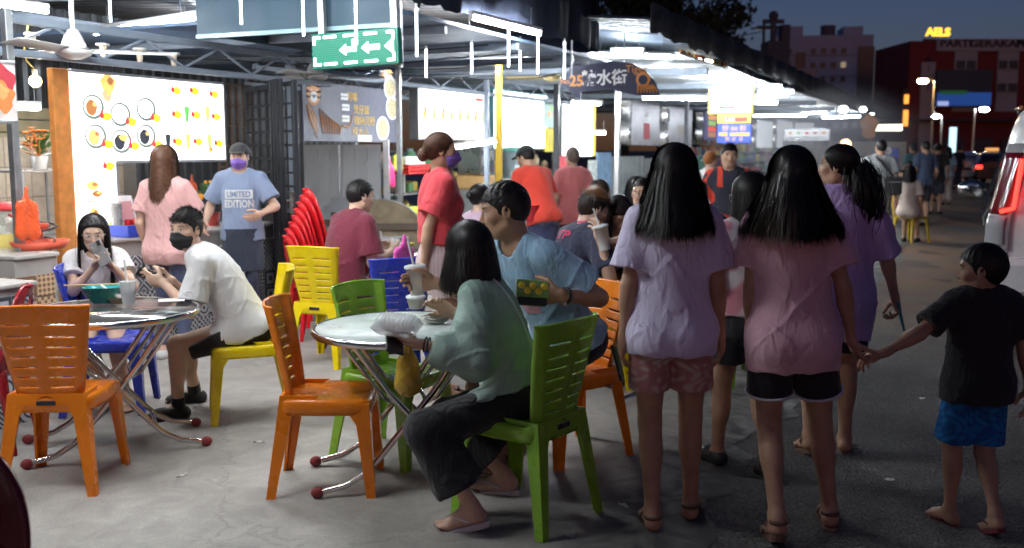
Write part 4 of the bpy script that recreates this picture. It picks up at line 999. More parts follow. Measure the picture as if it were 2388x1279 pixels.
# ---- stall interior seen below the menu board
tile_c = pm('cream_wall_tile', (.62, .50, .38), .3, vary=.05)
iw = thing('tiled_wall', 'cream tiled stall wall seen through the opening under the menu board', 'wall', S(0, 0), SROT)
MB().box((-8.62, 6.4, .85), (.08, 4.2, 1.7)).build('backing', pm('grout', (.35, .3, .26), .8), iw)
tm = MB().box((0, 0, 0), (.012, .292, .292), bev=.004).mesh('tile')
for i in range(13):
 for j in range(5): new_obj('tile', tm, tile_c, iw, (-8.573, 4.55 + i * .3, .35 + j * .3))
def patt_mat(k, warm=False):
 base = (.62, .64, .66) if not warm else (.62, .42, .26); ink_ = (.06, .07, .09) if not warm else (.20, .11, .07)
 m = pm('pattern_tile_%d%s' % (k, 'w' if warm else ''), base, .35, vary=0); n, L, b = nodes_of(m)
 tc = n.new('ShaderNodeTexCoord'); sep = n.new('ShaderNodeSeparateXYZ'); L.new(tc.outputs['Object'], sep.inputs[0])
 def mth(op, a, b2=None, v=None):
  x = n.new('ShaderNodeMath'); x.operation = op
  for i, q in enumerate((a, b2 if b2 is not None else v)):
   if q is None: continue
   if isinstance(q, (int, float)): x.inputs[i].default_value = q
   else: L.new(q, x.inputs[i])
  return x.outputs[0]
 X, Z = sep.outputs['Y'], sep.outputs['Z']; ax, az = mth('ABSOLUTE', X), mth('ABSOLUTE', Z)
 if k == 0: v = mth('SINE', mth('MULTIPLY', mth('ADD', ax, az), 150.0))                # nested diamonds
 elif k == 1: v = mth('SINE', mth('MULTIPLY', mth('MAXIMUM', ax, az), 130.0))          # nested squares
 elif k == 2: v = mth('MULTIPLY', mth('SINE', mth('MULTIPLY', X, 130.0)), mth('SINE', mth('MULTIPLY', Z, 130.0)))
 elif k == 3: v = mth('SINE', mth('MULTIPLY', mth('ADD', X, Z), 200.0))
 elif k == 4: v = mth('MULTIPLY', mth('SINE', mth('MULTIPLY', mth('ADD', X, Z), 90.0)), mth('SINE', mth('MULTIPLY', mth('SUBTRACT', X, Z), 90.0)))
 else: v = mth('SUBTRACT', mth('SINE', mth('MULTIPLY', mth('SQRT', mth('ADD', mth('MULTIPLY', X, X), mth('MULTIPLY', Z, Z))), 170.0)), .3)
 st = n.new('ShaderNodeMath'); st.operation = 'GREATER_THAN'; st.inputs[1].default_value = .1; L.new(v, st.inputs[0])
 mx = n.new('ShaderNodeMix'); mx.data_type = 'RGBA'; mx.inputs[6].default_value = (*base, 1); mx.inputs[7].default_value = (*ink_, 1); L.new(st.outputs[0], mx.inputs[0]); L.new(mx.outputs[2], b.inputs['Base Color'])
 return m
PT = [patt_mat(k) for k in range(6)]; PW = [patt_mat(k, True) for k in range(6)]
ptm = MB().box((0, 0, 0), (.012, .142, .142), bev=.003).mesh('pattern_tile'); ptm.materials.append(PT[0])
def tiled_counter(label, u0, u1, v, h, mats, depth=.55, seed=1, side=True):
 rg = random.Random(seed); t = thing('tiled_counter', label, 'counter', S(u0, v), SROT); L = u1 - u0
 MB().box((-depth / 2, L / 2, h / 2), (depth, L, h)).build('carcass', pm('counter_carcass', (.40, .37, .34), .7), t)
 MB().box((-depth / 2, L / 2, h + .014), (depth + .05, L + .03, .026), bev=.005).build('counter_top', pm('counter_top', (.50, .47, .44), .35), t)
 for i in range(int(L / .15)):
  for j in range(int(h / .15)):
   o = new_obj('tile', ptm, None, t, (.0065, .075 + i * .15, .075 + j * .15)); o.material_slots[0].link = 'OBJECT'; o.material_slots[0].material = mats[rg.randrange(6)]
 if side:
  for i in range(int(depth / .15)):
   for j in range(int(h / .15)):
    o = new_obj('tile', ptm, None, t, (-.075 - i * .15, -.0065, .075 + j * .15), (0, 0, -math.pi / 2)); o.material_slots[0].link = 'OBJECT'; o.material_slots[0].material = mats[rg.randrange(6)]
 return t
tiled_counter('grey patterned tile counter below the lit menu board', u_of(vp(262, 640, -5.95)), u_of(vp(262, 640, -5.95)) + 2.1, -5.95, .86, PT, seed=4)
tiled_counter('tan patterned tile counter holding the red tray', u_of(vp(35, 640, -5.6)), u_of(vp(132, 640, -5.6)), -5.6, .86, PW, seed=2)
tiled_counter('low grey patterned tile counter behind the orange chair', u_of(vp(76, 660, -4.92)) - 1.35, u_of(vp(76, 660, -4.92)), -4.92, .79, PT, seed=9)
# shelf with flowers, bag, boxes at far left
sx_ = S(u_of(vp(85, 480, -7.0)), -7.0)
sh = thing('storage_rack', 'thin steel rack holding the potted flowers behind the menu stall', 'rack', sx_, SROT)
for (x, y) in ((-.22, -.30), (-.22, .30), (.22, -.30), (.22, .30)): MB().cyl((x, y, 0), (x, y, 1.42), .014, n=8).build('post', galv, sh)
for z in (.42, .86, 1.40): MB().box((0, 0, z), (.50, .66, .02), bev=.004).build('shelf', pm('rack_shelf', (.30, .27, .25), .6), sh)
fp = vp(95, 432, -7.0)
fl = thing('flower_pot', 'small white pot of yellow and orange flowers on the rack', 'plant', (fp.x, fp.y, 1.41), 0)
MB().lathe([(.05, 0), (.07, .11), (.062, .11), (.055, .09)], n=16).build('pot', white_pl, fl)
leafm = pm('leaf_green', (.055, .14, .03), .55, vary=.3); rg = random.Random(5)
for k in range(34):
 a, e, l = rg.uniform(0, 6.28), rg.uniform(.2, 1.3), rg.uniform(.07, .2); d = Vector((math.cos(a) * math.cos(e), math.sin(a) * math.cos(e), math.sin(e))); c = Vector((0, 0, .1)) + d * l
 mb = MB(); sdv = d.cross(Vector((0, 0, 1))).normalized() * .022
 mb.add([c - d * .05, c + sdv, c + d * .06, c - sdv], [(0, 1, 2, 3)]); mb.build('leaf', leafm, fl)
for k in range(20):
 a, e = rg.uniform(0, 6.28), rg.uniform(.3, 1.3); d = Vector((math.cos(a) * math.cos(e), math.sin(a) * math.cos(e), math.sin(e))); c = Vector((0, 0, .12)) + d * rg.uniform(.14, .24)
 mb = MB(); mb.cyl((0, 0, .1), c, .003, n=5)
 for q in range(8):
  t = q * math.pi / 4; mb.ball(c + Vector((math.cos(t) * .02, math.sin(t) * .02, .004)), .014, 6, 4, sc=(1, 1, .4))
 mb.ball(c, .012, 6, 4, 1); mb.build('flower', [pm('petal_yellow', (.75, .42, .02) if k % 2 else (.75, .22, .02), .6, vary=.2), wood_br], fl)
bp = vp(60, 450, -5.75)
bag = Field(np.array((-.2, -.2, -.52)), np.array((.2, .2, .15)), .009).add([cap((0, 0, .05), (0, 0, -.08), .020, .035, .03, n=(1, 0, 0), s=1.4), cap((0, -.06, -.14), (0, -.065, -.40), .07, .085, .03, n=(1, 0, 0), s=2.0), cap((0, .06, -.15), (0, .065, -.41), .07, .085, .03, n=(1, 0, 0), s=2.0)])
X, Y, Z = bag.grid(); bag.F = bag.F + cloth_noise(X, Y, Z, .016, 1.9, 1.).astype(np.float32)
bo = np_mesh('plastic_bag', [bag.mesh()], pm('orange_plastic_film', (.85, .12, .035), .3, vary=.1, coat=.3), None); bo.location = (bp.x, bp.y, bp.z); bo.rotation_euler = (0, 0, SROT); bo.scale = (.66, .66, .66); tag(bo, 'orange plastic carrier bag hanging from the grey post', 'plastic bag')
pp = vp(42, 500, -5.85); tag(MB().box((0, 0, 1.25), (.055, .055, 2.5), bev=.004).build('steel_post', galv, None, S(u_of(pp), -5.85), (0, 0, SROT)), 'grey square steel post with the orange bag hanging on it', 'post', 'steel posts of the stalls')
kp = vp(18, 610, -6.3)
bk = thing('food_container', 'clear plastic tub with a red lid and red handle beside the grey post', 'container', (kp.x, kp.y, .86), SROT)
MB().lathe([(.15, 0), (.185, .30), (.18, .30), (.148, .01)], n=24).build('tub', pm('clear_tub', (.62, .60, .50), .25, trans=.35, vary=.1), bk)
MB().lathe([(.195, .29), (.195, .325), (.17, .335), (.001, .335)], n=24).build('lid', pm('red_plastic', (.62, .03, .03), .35), bk)
MB().tube([(.19, -.12, .26), (.21, 0, .20), (.19, .14, .12)], .010, 6).build('handle', MATS['red_plastic'], bk)
MB().lathe([(.155, .01), (.168, .12), (.001, .12)], n=20).build('contents', pm('noodle_yellow', (.55, .45, .12), .7, vary=.3), bk)
kp = vp(97, 620, -5.85)
tag(MB().lathe([(.001, .0), (.17, .0), (.21, .05), (.215, .05), (.175, -.004), (.001, -.004)], n=28, sx=.75).build('serving_tray', pm('coral_plastic', (.75, .13, .07), .35), None, (kp.x, kp.y, .893), (0, 0, SROT)), 'shallow coral red plastic tray on the tan tile counter', 'tray')
kp = vp(85, 580, -6.0); c = thing('cable_pile', 'tangle of black cables and a red extension reel beside the orange post', 'cables', (kp.x, kp.y, .893), SROT)
MB().lathe([(.09, 0), (.09, .05), (.05, .05), (.05, .12), (.09, .12), (.09, .16), (.001, .16)], n=18).build('reel', pm('reel_red', (.6, .08, .04), .5), c)
MB().tube([(.05 + .09 * math.cos(k * .7) * (1 + .05 * k), .12 * math.sin(k * .7) - .02, .02 + .012 * k) for k in range(16)], .007, 6).build('cable', black_pl, c)
# wooden slatted blind at far left
bl = thing('wooden_blind', 'pale wooden slat blind hanging at the back of the stall', 'blind', S(u_of(vp(40, 410, -8.8)) - .55, -8.8), SROT)
for k in range(5): MB().box((0, .3, 1.42 + k * .13), (.02, 1.5, .118), bev=.004).build('slat', pm('pale_wood', (.48, .40, .24), .6, vary=.15), bl)
# picture board hanging top left
p0, p1 = vp(-60, 140, -5.3), vp(37, 285, -5.3)
pb_ = thing('food_poster', 'hanging food poster with red picture at the stall edge', 'poster', S((u_of(p0) + u_of(p1)) / 2, -5.3, (p0.z + p1.z) / 2), SROT)
MB().box((0, 0, 0), (.04, u_of(p1) - u_of(p0), p0.z - p1.z), bev=.004).build('board', pm('poster_pale', (.68, .60, .58), .5), pb_)
disc(pb_, .02, .06, .10, .10, dec('poster_red', (.45, .03, .05)), .0215, wob=.1); disc(pb_, .03, -.03, .075, .085, dec('poster_orange', (.72, .22, .06)), .0245, wob=.2); disc(pb_, .02, .0, .045, .04, dec('poster_food', (.62, .34, .12)), .0275, wob=.2)
for sg in (-1, 1): bar('frame', Vector((0, -(u_of(p1) - u_of(p0)) / 2, sg * (p0.z - p1.z) / 2)), Vector((0, (u_of(p1) - u_of(p0)) / 2, sg * (p0.z - p1.z) / 2)), .05, .02, galv, pb_)
# things on the counter under the menu
cu_ = u_of(vp(262, 640, -5.95))
def on_counter(px, v=-6.15): return S(u_of(vp(px, 600, v)), v, .889)
q = on_counter(298); st = thing('payment_card_stand', 'white and pink payment card stand on the grey tile counter', 'sign stand', q, SROT)
MB().box((0, 0, .17), (.012, .20, .30), ry=R(-14), bev=.003).build('card', pm('acrylic_white', (.78, .72, .72), .25), st)
MB().box((.012, 0, .20), (.004, .13, .15), ry=R(-14)).build('pink_panel', pm('pink_print', (.72, .30, .32), .4), st)
MB().box((.025, 0, .075), (.004, .17, .035), ry=R(-14)).build('red_strip', pm('red_print', (.6, .08, .12), .4), st)
MB().box((-.02, 0, .006), (.10, .20, .012)).build('base', MATS['acrylic_white'], st)
q = on_counter(322, -6.05); bs = thing('plastic_basket', 'shallow blue plastic basket on the grey tile counter', 'basket', q, SROT)
mb = MB()
for (cx, cy_, dx, dy) in ((0, -.19, .22, .01), (0, .19, .22, .01), (-.11, 0, .01, .38), (.11, 0, .01, .38)): mb = MB(); mb.box((cx, cy_, .05), (dx, dy, .09), bev=.003); mb.build('side', pm('blue_plastic', (.03, .07, .50), .35), bs)
MB().box((0, 0, .008), (.22, .38, .012)).build('base', MATS['blue_plastic'], bs)
for k, (px, colr) in enumerate(((303, (.55, .02, .03)), (317, (.6, .03, .03)), (331, (.10, .12, .42)), (344, (.45, .55, .72)))):
 q = on_counter(px, -6.05); q.z += .015
 cn = thing('drink_can', ('red drink can beside the card stand', 'red drink can second along the blue basket', 'dark blue drink can in the blue basket', 'pale silver blue drink can in the blue basket')[k], 'can', q, 0)
 MB().lathe([(.026, 0), (.032, .012), (.032, .105), (.027, .118), (.024, .118), (.022, .113), (.001, .113)], n=16).build('body', pm('can_%d' % k, colr, .25, .5, vary=.15, vscale=30), cn)
 MB().lathe([(.0325, .05), (.0325, .075)], n=16).build('print_band', pm('can_band', (.7, .7, .7), .3, .4), cn)
q = on_counter(276, -6.1); tag(MB().lathe([(.035, 0), (.045, .26), (.048, .265), (.042, .27), (.03, .01)], n=18).build('cup_stack', pm('clear_cups', (.75, .75, .74), .25, trans=.4), None, q), 'stack of clear plastic cups at the end of the grey counter', 'cups')
q = on_counter(497, -6.25); kq = thing('kumquat_plant', 'little potted kumquat tree with orange fruit beside the man in blue', 'plant', q, 0)
MB().lathe([(.06, 0), (.08, .12), (.001, .12)], n=14).build('pot', pm('pot_red', (.4, .05, .04), .5), kq)
for k in range(60):
 a, e = rg.uniform(0, 6.28), rg.uniform(-.2, 1.4); d = Vector((math.cos(a) * math.cos(e), math.sin(a) * math.cos(e), math.sin(e))); c = Vector((0, 0, .26)) + d * rg.uniform(.05, .15); sdv = d.cross(Vector((0, 0, 1))).normalized() * .018
 MB().add([c - d * .03, c + sdv, c + d * .045, c - sdv], [(0, 1, 2, 3)]).build('leaf', leafm, kq)
for k in range(12):
 a, e = rg.uniform(0, 6.28), rg.uniform(-.1, 1.3); d = Vector((math.cos(a) * math.cos(e), math.sin(a) * math.cos(e), math.sin(e))); MB().ball(Vector((0, 0, .26)) + d * .14, .018, 8, 6).build('fruit', pm('kumquat', (.85, .33, .02), .35), kq)
MB().cyl((0, 0, .1), (0, 0, .28), .008, n=6).build('stem', wood_br, kq)
q = on_counter(447, -7.4);
ob2 = bo.copy(); COL.objects.link(ob2); ob2.location = vp(447, 415, -7.4); ob2.scale = (.55, .55, .55); ob2['label'] = 'red orange plastic bag behind the woman in pink'
# bulbs and fittings
bq = vp(82, 190, -6.6); lb = thing('hanging_bulb', 'glowing warm bulb on a yellow cord beside the orange post', 'bulb', bq, 0)
MB().ball((0, 0, 0), .045, 14, 10).build('glass', emat('warm_bulb', (1.0, .62, .22), 26), lb); MB().cyl((0, 0, .04), (0, 0, .09), .02, n=10).build('socket', white_pl, lb)
MB().tube([(0, 0, .09), (-.03, -.06, .15), (-.02, -.1, .25), (0, -.06, .42)], .006, 6).build('cord', pm('yellow_cord', (.5, .38, .1), .5), lb)
for k, (px, py, lbx) in enumerate(((326, 128, 'over the menu board centre'), (405, 138, 'next along the menu truss'), (240, 118, 'near the fan blade'), (75, 95, 'left of the ceiling fan'))):
 c = vp(px, py, -6.5); t = thing('lamp_holder', 'white ceramic lamp holder on the truss ' + lbx, 'lamp holder', c, 0, 'empty lamp holders on the truss')
 MB().lathe([(.055, .04), (.055, .055), (.001, .055)], n=14).build('base', white_pl, t); MB().lathe([(.02, -.06), (.026, .0), (.03, .04)], n=12).build('socket', pm('ceramic', (.62, .52, .40), .3), t)
# ---- ceiling fans
fan_m = pm('fan_enamel', (.60, .60, .58), .35, vary=.08)
def fan(label, c, zc, rot, mat, sc=1.0, rod=.35):
 t = thing('ceiling_fan', label, 'fan', c, R(rot), 'ceiling fans'); t.scale = (sc, sc, sc)
 MB().lathe([(.001, -.055), (.05, -.05), (.115, -.02), (.135, .005), (.13, .02), (.10, .022), (.09, .03), (.085, .05), (.06, .11), (.035, .16), (.001, .17)], n=28).build('motor_housing', mat, t)
 MB().lathe([(.132, .012), (.137, .016), (.132, .02)], n=28, ring=True).build('trim_ring', chrome, t)
 MB().cyl((0, 0, .15), (0, 0, .15 + rod), .016, n=12).build('rod', mat, t); MB().lathe([(.02, .08 + rod), (.06, .15 + rod), (.06, .165 + rod)], n=18).build('ceiling_cup', mat, t)
 for k in range(3):
  a = k * 2 * math.pi / 3
  mb = MB(); mb.sheet(lambda u, v: Matrix.Rotation(a, 3, 'Z') @ Vector((.12 + u * .58, (v - .5) * (.10 + .05 * u), .012 + (v - .5) * .035)), 6, 2)
  o = mb.build('blade', mat, t); o.modifiers.new('solid', 'SOLIDIFY').thickness = .004
 return t
fan('white ceiling fan above the orange post and menu board', dp(172, 122, 7.3), 0, 20, fan_m, rod=.42)
fan('white ceiling fan below the green arrow sign', dp(735, 180, 10.2), 0, 15, fan_m, rod=.35)
fan('cream ceiling fan near the navy arrow banner', dp(1288, 182, 13.0), 0, 40, pm('cream_enamel', (.62, .48, .22), .4), .9, .3)
# ================================================================ canopy B over the aisle
UB = 6.5; VB = -3.95
zf = (up(500, 84, UB).z + up(900, 48, UB).z) / 2
can = thing('canopy', 'dark blue grey canopy with square fascia above the green arrow sign', 'canopy', (0, 0, 0))
can_m = pm('canopy_sheet', (.018, .045, .068), .5, .1, vary=.12, vscale=1.5); soff_m = pm('canopy_soffit', (.11, .165, .26), .55, vary=.1, vscale=1.5)
v0_ = v_of(up(462, 60, UB))
def quadbox(name, p, q, z0, z1, th, mat, parent):
 p, q = Vector(p), Vector(q); d = q - p; c = (p + q) / 2
 return MB().box((0, 0, 0), (d.length, th, z1 - z0)).build(name, mat, parent, (c.x, c.y, (z0 + z1) / 2), (0, 0, math.atan2(d.y, d.x)))
quadbox('front_fascia', S(UB, v0_), S(UB, VB), zf, 3.5, .03, can_m, can)
quadbox('fascia_trim', S(UB + .005, v0_ - .01), S(UB + .005, VB + .02), zf - .035, zf - .003, .05, pm('trim_teal', (.20, .30, .33), .4, .3), can)
quadbox('inner_fascia', S(UB, v0_), S(UB + 3.0, v0_), zf, 3.5, .03, can_m, can)
mb = MB(); mb.box((0, 0, 0), (5.2, 5.9, .03)); mb.build('soffit', soff_m, can, S(UB + 2.98, VB - 2.62, zf + .10), (0, 0, SROT))
for k in range(4): bar('soffit_beam', S(UB + .9 + k * 1.45, VB - 5.0, zf + .045), S(UB + .9 + k * 1.45, VB - .05, zf + .045), .05, .07, steel_blue, can)
tar = MB(); zr = up(935, 12, UB).z
ue = u_of(vp(1390, 110, VB)); zbot = vp(1200, 68, VB).z
rg = random.Random(3); hem = [zbot + rg.uniform(-.02, .02) + .02 * math.sin(k * .9) for k in range(61)]
tar.sheet(lambda a, b: S(UB - .1 + (ue - UB + .1) * a, VB + .03 + .03 * math.sin(a * 37) * (1 - b) + .015 * math.sin(a * 90), hem[int(round(a * 60))] * (1 - b) + 3.75 * b), 60, 8)
t_ = tar.build('tarpaulin', pm('navy_tarpaulin', (.022, .027, .045), .92, spec=.15, vary=.2, bump=.2, bscale=14)); t_.modifiers.new('solid', 'SOLIDIFY').thickness = .004
tag(t_, 'dark navy tarpaulin hanging along the street side of the canopy', 'tarpaulin')
quadbox('tarpaulin_return', S(ue, VB + .03), S(ue, VB - 1.2), zbot - .02, 3.75, .02, MATS['navy_tarpaulin'], None)
tag(bpy.data.objects['tarpaulin_return'], 'dark end panel of the tarpaulin by the long eave', 'tarpaulin')
# ---- green LED sign
ug = 6.38
g0, g1 = up(727, 82, ug), up(930, 158, ug); gw = v_of(g1) - v_of(g0); zg1 = up(828, 72, ug).z; zg0 = up(828, 156, ug).z; gh = zg1 - zg0
ls = thing('led_arrow_sign', 'green LED sign with white left arrows hanging under the canopy', 'sign', S(ug, (v_of(g0) + v_of(g1)) / 2, (zg0 + zg1) / 2), SROT); ls.rotation_euler = (0, R(-1.5), SROT)
MB().box((0, .03, 0), (gw, .07, gh), bev=.006).build('case', pm('green_case', (.01, .16, .11), .4), ls)
gm = pm('led_green_panel', (.0, .06, .04), .5, vary=0, emit=(.0, .50, .28), estr=.22)
MB().box((0, -.008, 0), (gw * .95, .006, gh * .9)).build('led_panel', gm, ls)
wl = emat('led_white', (.80, 1.0, .92), 5.0); gl = emat('led_green_bar', (.0, .75, .40), .28, (0, .1, .06))
for k in range(15): MB().box((0, -.012, -gh * .40 + k * gh * .057), (gw * .9, .003, .004)).build('led_row', gl, ls)
for k in range(3):
 for sg in (-1, 1): MB().box((-gw * .27 + k * gw * .235, -.016, sg * gh * .38), (gw * .15, .006, .018), bev=.002).build('led_dash', wl, ls)
for sg in (-1, 1):
 for sx in (-1, 1):
  MB().box((sx * gw * .425, -.016, sg * gh * .38), (gw * .08, .006, .018)).build('led_corner', wl, ls); MB().box((sx * gw * .457, -.0162, sg * gh * .28), (.016, .006, gh * .2)).build('led_corner', wl, ls)
def arrow(parent, cx, w, h, hook=False):
 mb = MB(); P_ = [(-w, 0), (-w * .25, h), (-w * .25, h * .42), (w, h * .42), (w, -h * .42), (-w * .25, -h * .42), (-w * .25, -h)]
 if hook: P_ = [(-w, -.1 * h), (-w * .25, h * .9), (-w * .25, h * .3), (w * .55, h * .3), (w * .55, h * 1.7), (w, h * 1.7), (w, -h * .5), (-w * .25, -h * .5), (-w * .25, -1.1 * h)]
 mb.prism([(cx + a, b) for a, b in P_], 0, .006, M=Matrix(((1, 0, 0, 0), (0, 0, 1, -.022), (0, 1, 0, 0), (0, 0, 0, 1)))); mb.build('led_arrow', wl, parent)
arrow(ls, -gw * .06, gw * .095, gh * .15, True); arrow(ls, gw * .20, gw * .10, gh * .16)
MB().prism([(gw * .36, 0), (gw * .455, gh * .2), (gw * .455, -gh * .2)], 0, .006, M=Matrix(((1, 0, 0, 0), (0, 0, 1, -.022), (0, 1, 0, 0), (0, 0, 0, 1)))).build('led_arrow', wl, ls)
for sx in (-.41, .43): MB().box((gw * sx, .05, gh * .5 + .22), (.05, .04, .46)).build('hanger', galv, ls)
for k in range(5):
 a_, b_ = S(7.0 + k * 1.05, -8.2 + .3 * k, zf + .06), S(8.6 + k * .8, -4.2, zf + .05); mb = MB(); mb.tube([a_.lerp(b_, q / 10) - Vector((0, 0, .45 * (q / 10) * (1 - q / 10) + .01 * math.sin(q * 2.1))) for q in range(11)], .007, 5); tag(mb.build('power_cable', black_pl), 'black lamp cable sagging under the canopy soffit', 'cable', 'lamp cables under the soffit')
# ---- meteor light tubes
led_w = pm('meteor_tube_white', (.75, .78, .82), .3, vary=.05)
for k, (px, ya, yb) in enumerate(((258, 0, 52), (563, 0, 57), (708, 0, 84), (831, 0, 104), (938, 15, 158), (972, 20, 132), (994, 116, 181), (1100, 100, 172), (1186, 64, 156), (1213, 94, 166), (1254, 82, 172), (1316, 98, 184), (1333, 102, 178))):
 if px < 935: a, b = up(px, ya - 12, 6.2), up(px, yb, 6.2)
 else: a, b = vp(px, ya, VB + .10 - (.5 if px in (994, 1100, 1213) else 0)), vp(px, yb, VB + .10 - (.5 if px in (994, 1100, 1213) else 0))
 L = a.z - b.z; t = thing('meteor_light', 'thin white hanging meteor light tube, ' + ('lit dot pattern' if k % 3 == 0 else 'plain lit tube') + ' under the canopy edge', 'light tube', b, 0, 'meteor light tubes along the canopy')
 t['label'] = 'thin white meteor light tube ' + ('hanging over the menu board by the fan', 'before the middle of the blue fascia', 'beside the arrow tail end of the green sign', 'crossing the hooked arrow of the green sign', 'unlit beside the post past the green sign', 'first along the tarpaulin after the green sign', 'deeper under the soffit beside the first tarpaulin tube', 'deeper under the soffit above the white food sign', 'below the bright tube near the yellow post', 'deeper under the soffit beside the yellow post', 'at the far end of the bright tarpaulin tube', 'at the tip of the navy arrow banner', 'unlit at the tarpaulin end by the arrow banner')[k]
 MB().cyl((0, 0, 0), (0, 0, L), .009, n=8).build('tube', led_m if px not in (938, 1333) else led_w, t); MB().cyl((0, 0, L), (0, 0, L + .035), .011, n=8).build('cap', white_pl, t)
# ---- fluorescent tubes, each placed under the roof it hangs from
def tl(px0, py0, Y0, px1, py1, Y1, label, **k): return tube_light(dp(px0, py0, Y0), dp(px1, py1, Y1), label, **k)
tl(-40, 6, 7.2, 108, 27, 8.0, 'fluorescent tube left of the first ceiling fan')
tl(222, 78, 9.0, 458, 42, 8.5, 'fluorescent tube slanting between the ceiling fan and the dark fascia')
tl(428, 66, 10.2, 464, 74, 10.6, 'short fluorescent tube tucked beside the fascia corner')
tl(560, 96, 10.2, 644, 103, 11.0, 'fluorescent tube left of the green arrow sign')
tl(30, 252, 8.4, 90, 253, 8.9, 'fluorescent tube behind the food poster')
tl(952, 52, 8.7, 1115, 84, 9.7, 'bright fluorescent tube right of the green arrow sign')
tl(1100, 42, 8.5, 1258, 80, 9.5, 'bright fluorescent tube along the tarpaulin edge')
tl(1090, 148, 11.9, 1236, 141, 11.5, 'fluorescent tube in front of the yellow post')
tl(1372, 128, 12.6, 1570, 134, 12.3, 'fluorescent tube above the navy arrow banner')
tl(1425, 122, 13.6, 1500, 122, 13.3, 'second fluorescent tube behind the one over the arrow banner')
tl(1526, 170, 15.5, 1562, 172, 15.3, 'short bright tube right of the navy arrow banner')
tl(1500, 230, 14.2, 1648, 231, 13.8, 'long tube under the navy arrow banner')
tl(1600, 200, 17.6, 1760, 196, 16.8, 'bright tube over the white sign with the red arrow')
tl(1745, 197, 17.5, 1820, 203, 18.5, 'tube end pointing down the street from the white sign')
tl(1697, 164, 15.2, 1745, 184, 16.6, 'fluorescent tube below the tinsel garland')
tl(1770, 215, 18.6, 1850, 215, 18.6, 'pale tube on the beam past the white sign', body=True)
tl(1700, 240, 19.5, 1812, 241, 19.5, 'lower tube beside the white sign')
tl(1757, 271, 24, 1880, 270, 24, 'long tube row above the steel menu panels')
tl(1870, 265, 29, 1928, 263, 29, 'tube beyond the steel menu panels')
tl(1918, 275, 32, 2005, 272, 32, 'far tube over the smoky stall')
tl(1160, 330, 12.5, 1055, 346, 13.0, 'tube inside the drink stall behind the woman in red')
tl(1335, 240, 15.0, 1402, 243, 14.4, 'tube below the arrow banner tip')
tl(1383, 310, 18, 1412, 311, 18, 'small tube deep inside the stall by the grey post')
tl(870, 152, 12.5, 1000, 150, 12.3, 'tube deep under the soffit behind the arrow sign')
for (u, v, lb) in ((4.75, -4.9, 'over the steel table of the phone users'), (4.9, -3.6, 'over the pale round table'), (2.4, -5.2, 'over the near end of the menu stall'), (2.6, -3.4, 'hanging from the near roof edge')):  # extra tubes out of view, added to light the near tables
 tube_light(S(u, v - .6, 2.78), S(u, v + .6, 2.74), 'added unseen fluorescent tube ' + lb)
# ================================================================ steel grille door and gates
gr = thing('grille_gate', 'tall black steel grille door with a solid lower panel standing open', 'gate', S(u_of(gp(700, 755)), v_of(gp(700, 755))), 0)
# the leaf runs from (700,755) back towards (590, ...)
A_ = gp(702, 756); B_ = Vector((dp(585, 600, 10.0).x, 10.0, 0)); d_ = (B_ - A_); LW = d_.length; gr.location = A_; gr.rotation_euler = (0, 0, math.atan2(d_.y, d_.x)); HT = dp(695, 186, A_.y).z
for x in (0.02, LW - .02): MB().box((x, 0, HT / 2), (.045, .045, HT), bev=.004).build('stile', steel_dark, gr)
for z in (.04, .98, HT - .03): MB().box((LW / 2, 0, z), (LW - .09, .04, .045), bev=.004).build('rail', steel_dark, gr)
MB().box((LW / 2, 0, .51), (LW - .09, .015, .88)).build('lower_panel', pm('black_sheet', (.022, .021, .022), .5, .2), gr)
for k in range(7):
 if k: MB().box((.045 + (LW - .09) * k / 7, 0, 1.0 + (HT - 1.0) / 2), (.013, .013, HT - 1.07)).build('bar', steel_dark, gr)
for k in range(8): MB().box((LW / 2, .004, 1.12 + k * (HT - 1.2) / 8), (LW - .09, .020, .020)).build('cross_bar', steel_dark, gr)
lk = MB().box((.05, .03, 1.10), (.05, .05, .20), bev=.006).build('lock', pm('lock_steel', (.55, .52, .48), .3, .9), gr); MB().cyl((.05, .075, 1.12), (.17, .075, 1.12), .010, n=8).build('handle', MATS['lock_steel'], lk); MB().cyl((.05, .05, 1.12), (.05, .08, 1.12), .010, n=8).build('spindle', MATS['lock_steel'], lk)
for k in range(6):
 c = dp(706 - k * 3, 600, A_.y + .10 + k * .09)
fg = thing('folding_grille', 'bundle of black vertical bars of a folded sliding grille beside the door', 'gate', Vector((A_.x - .03, A_.y + .06, 0)), gr.rotation_euler.z)
for k in range(7): MB().box((.02 + k * .035, .10 + (k % 2) * .03, HT / 2 + .01), (.018, .030, HT), bev=.003).build('bar', steel_dark, fg)
wg = thing('window_grille', 'brown steel window grille at the back between the menu board and black door', 'grille', S(0, 0), SROT)
ga, gb = vp(505, 195, -7.2), vp(590, 480, -7.2); gu0, gu1, gz1, gz0 = u_of(ga), u_of(gb), ga.z, gb.z
rust = pm('rusty_brown_steel', (.13, .075, .05), .6, .3, vary=.3)
for k in range(6): MB().box((-7.2, gu0 + (gu1 - gu0) * k / 5, (gz0 + gz1) / 2), (.02, .018, gz1 - gz0)).build('bar', rust, wg)
for k in range(7): MB().box((-7.185, (gu0 + gu1) / 2, gz0 + (gz1 - gz0) * k / 6), (.02, gu1 - gu0, .018)).build('cross_bar', rust, wg)
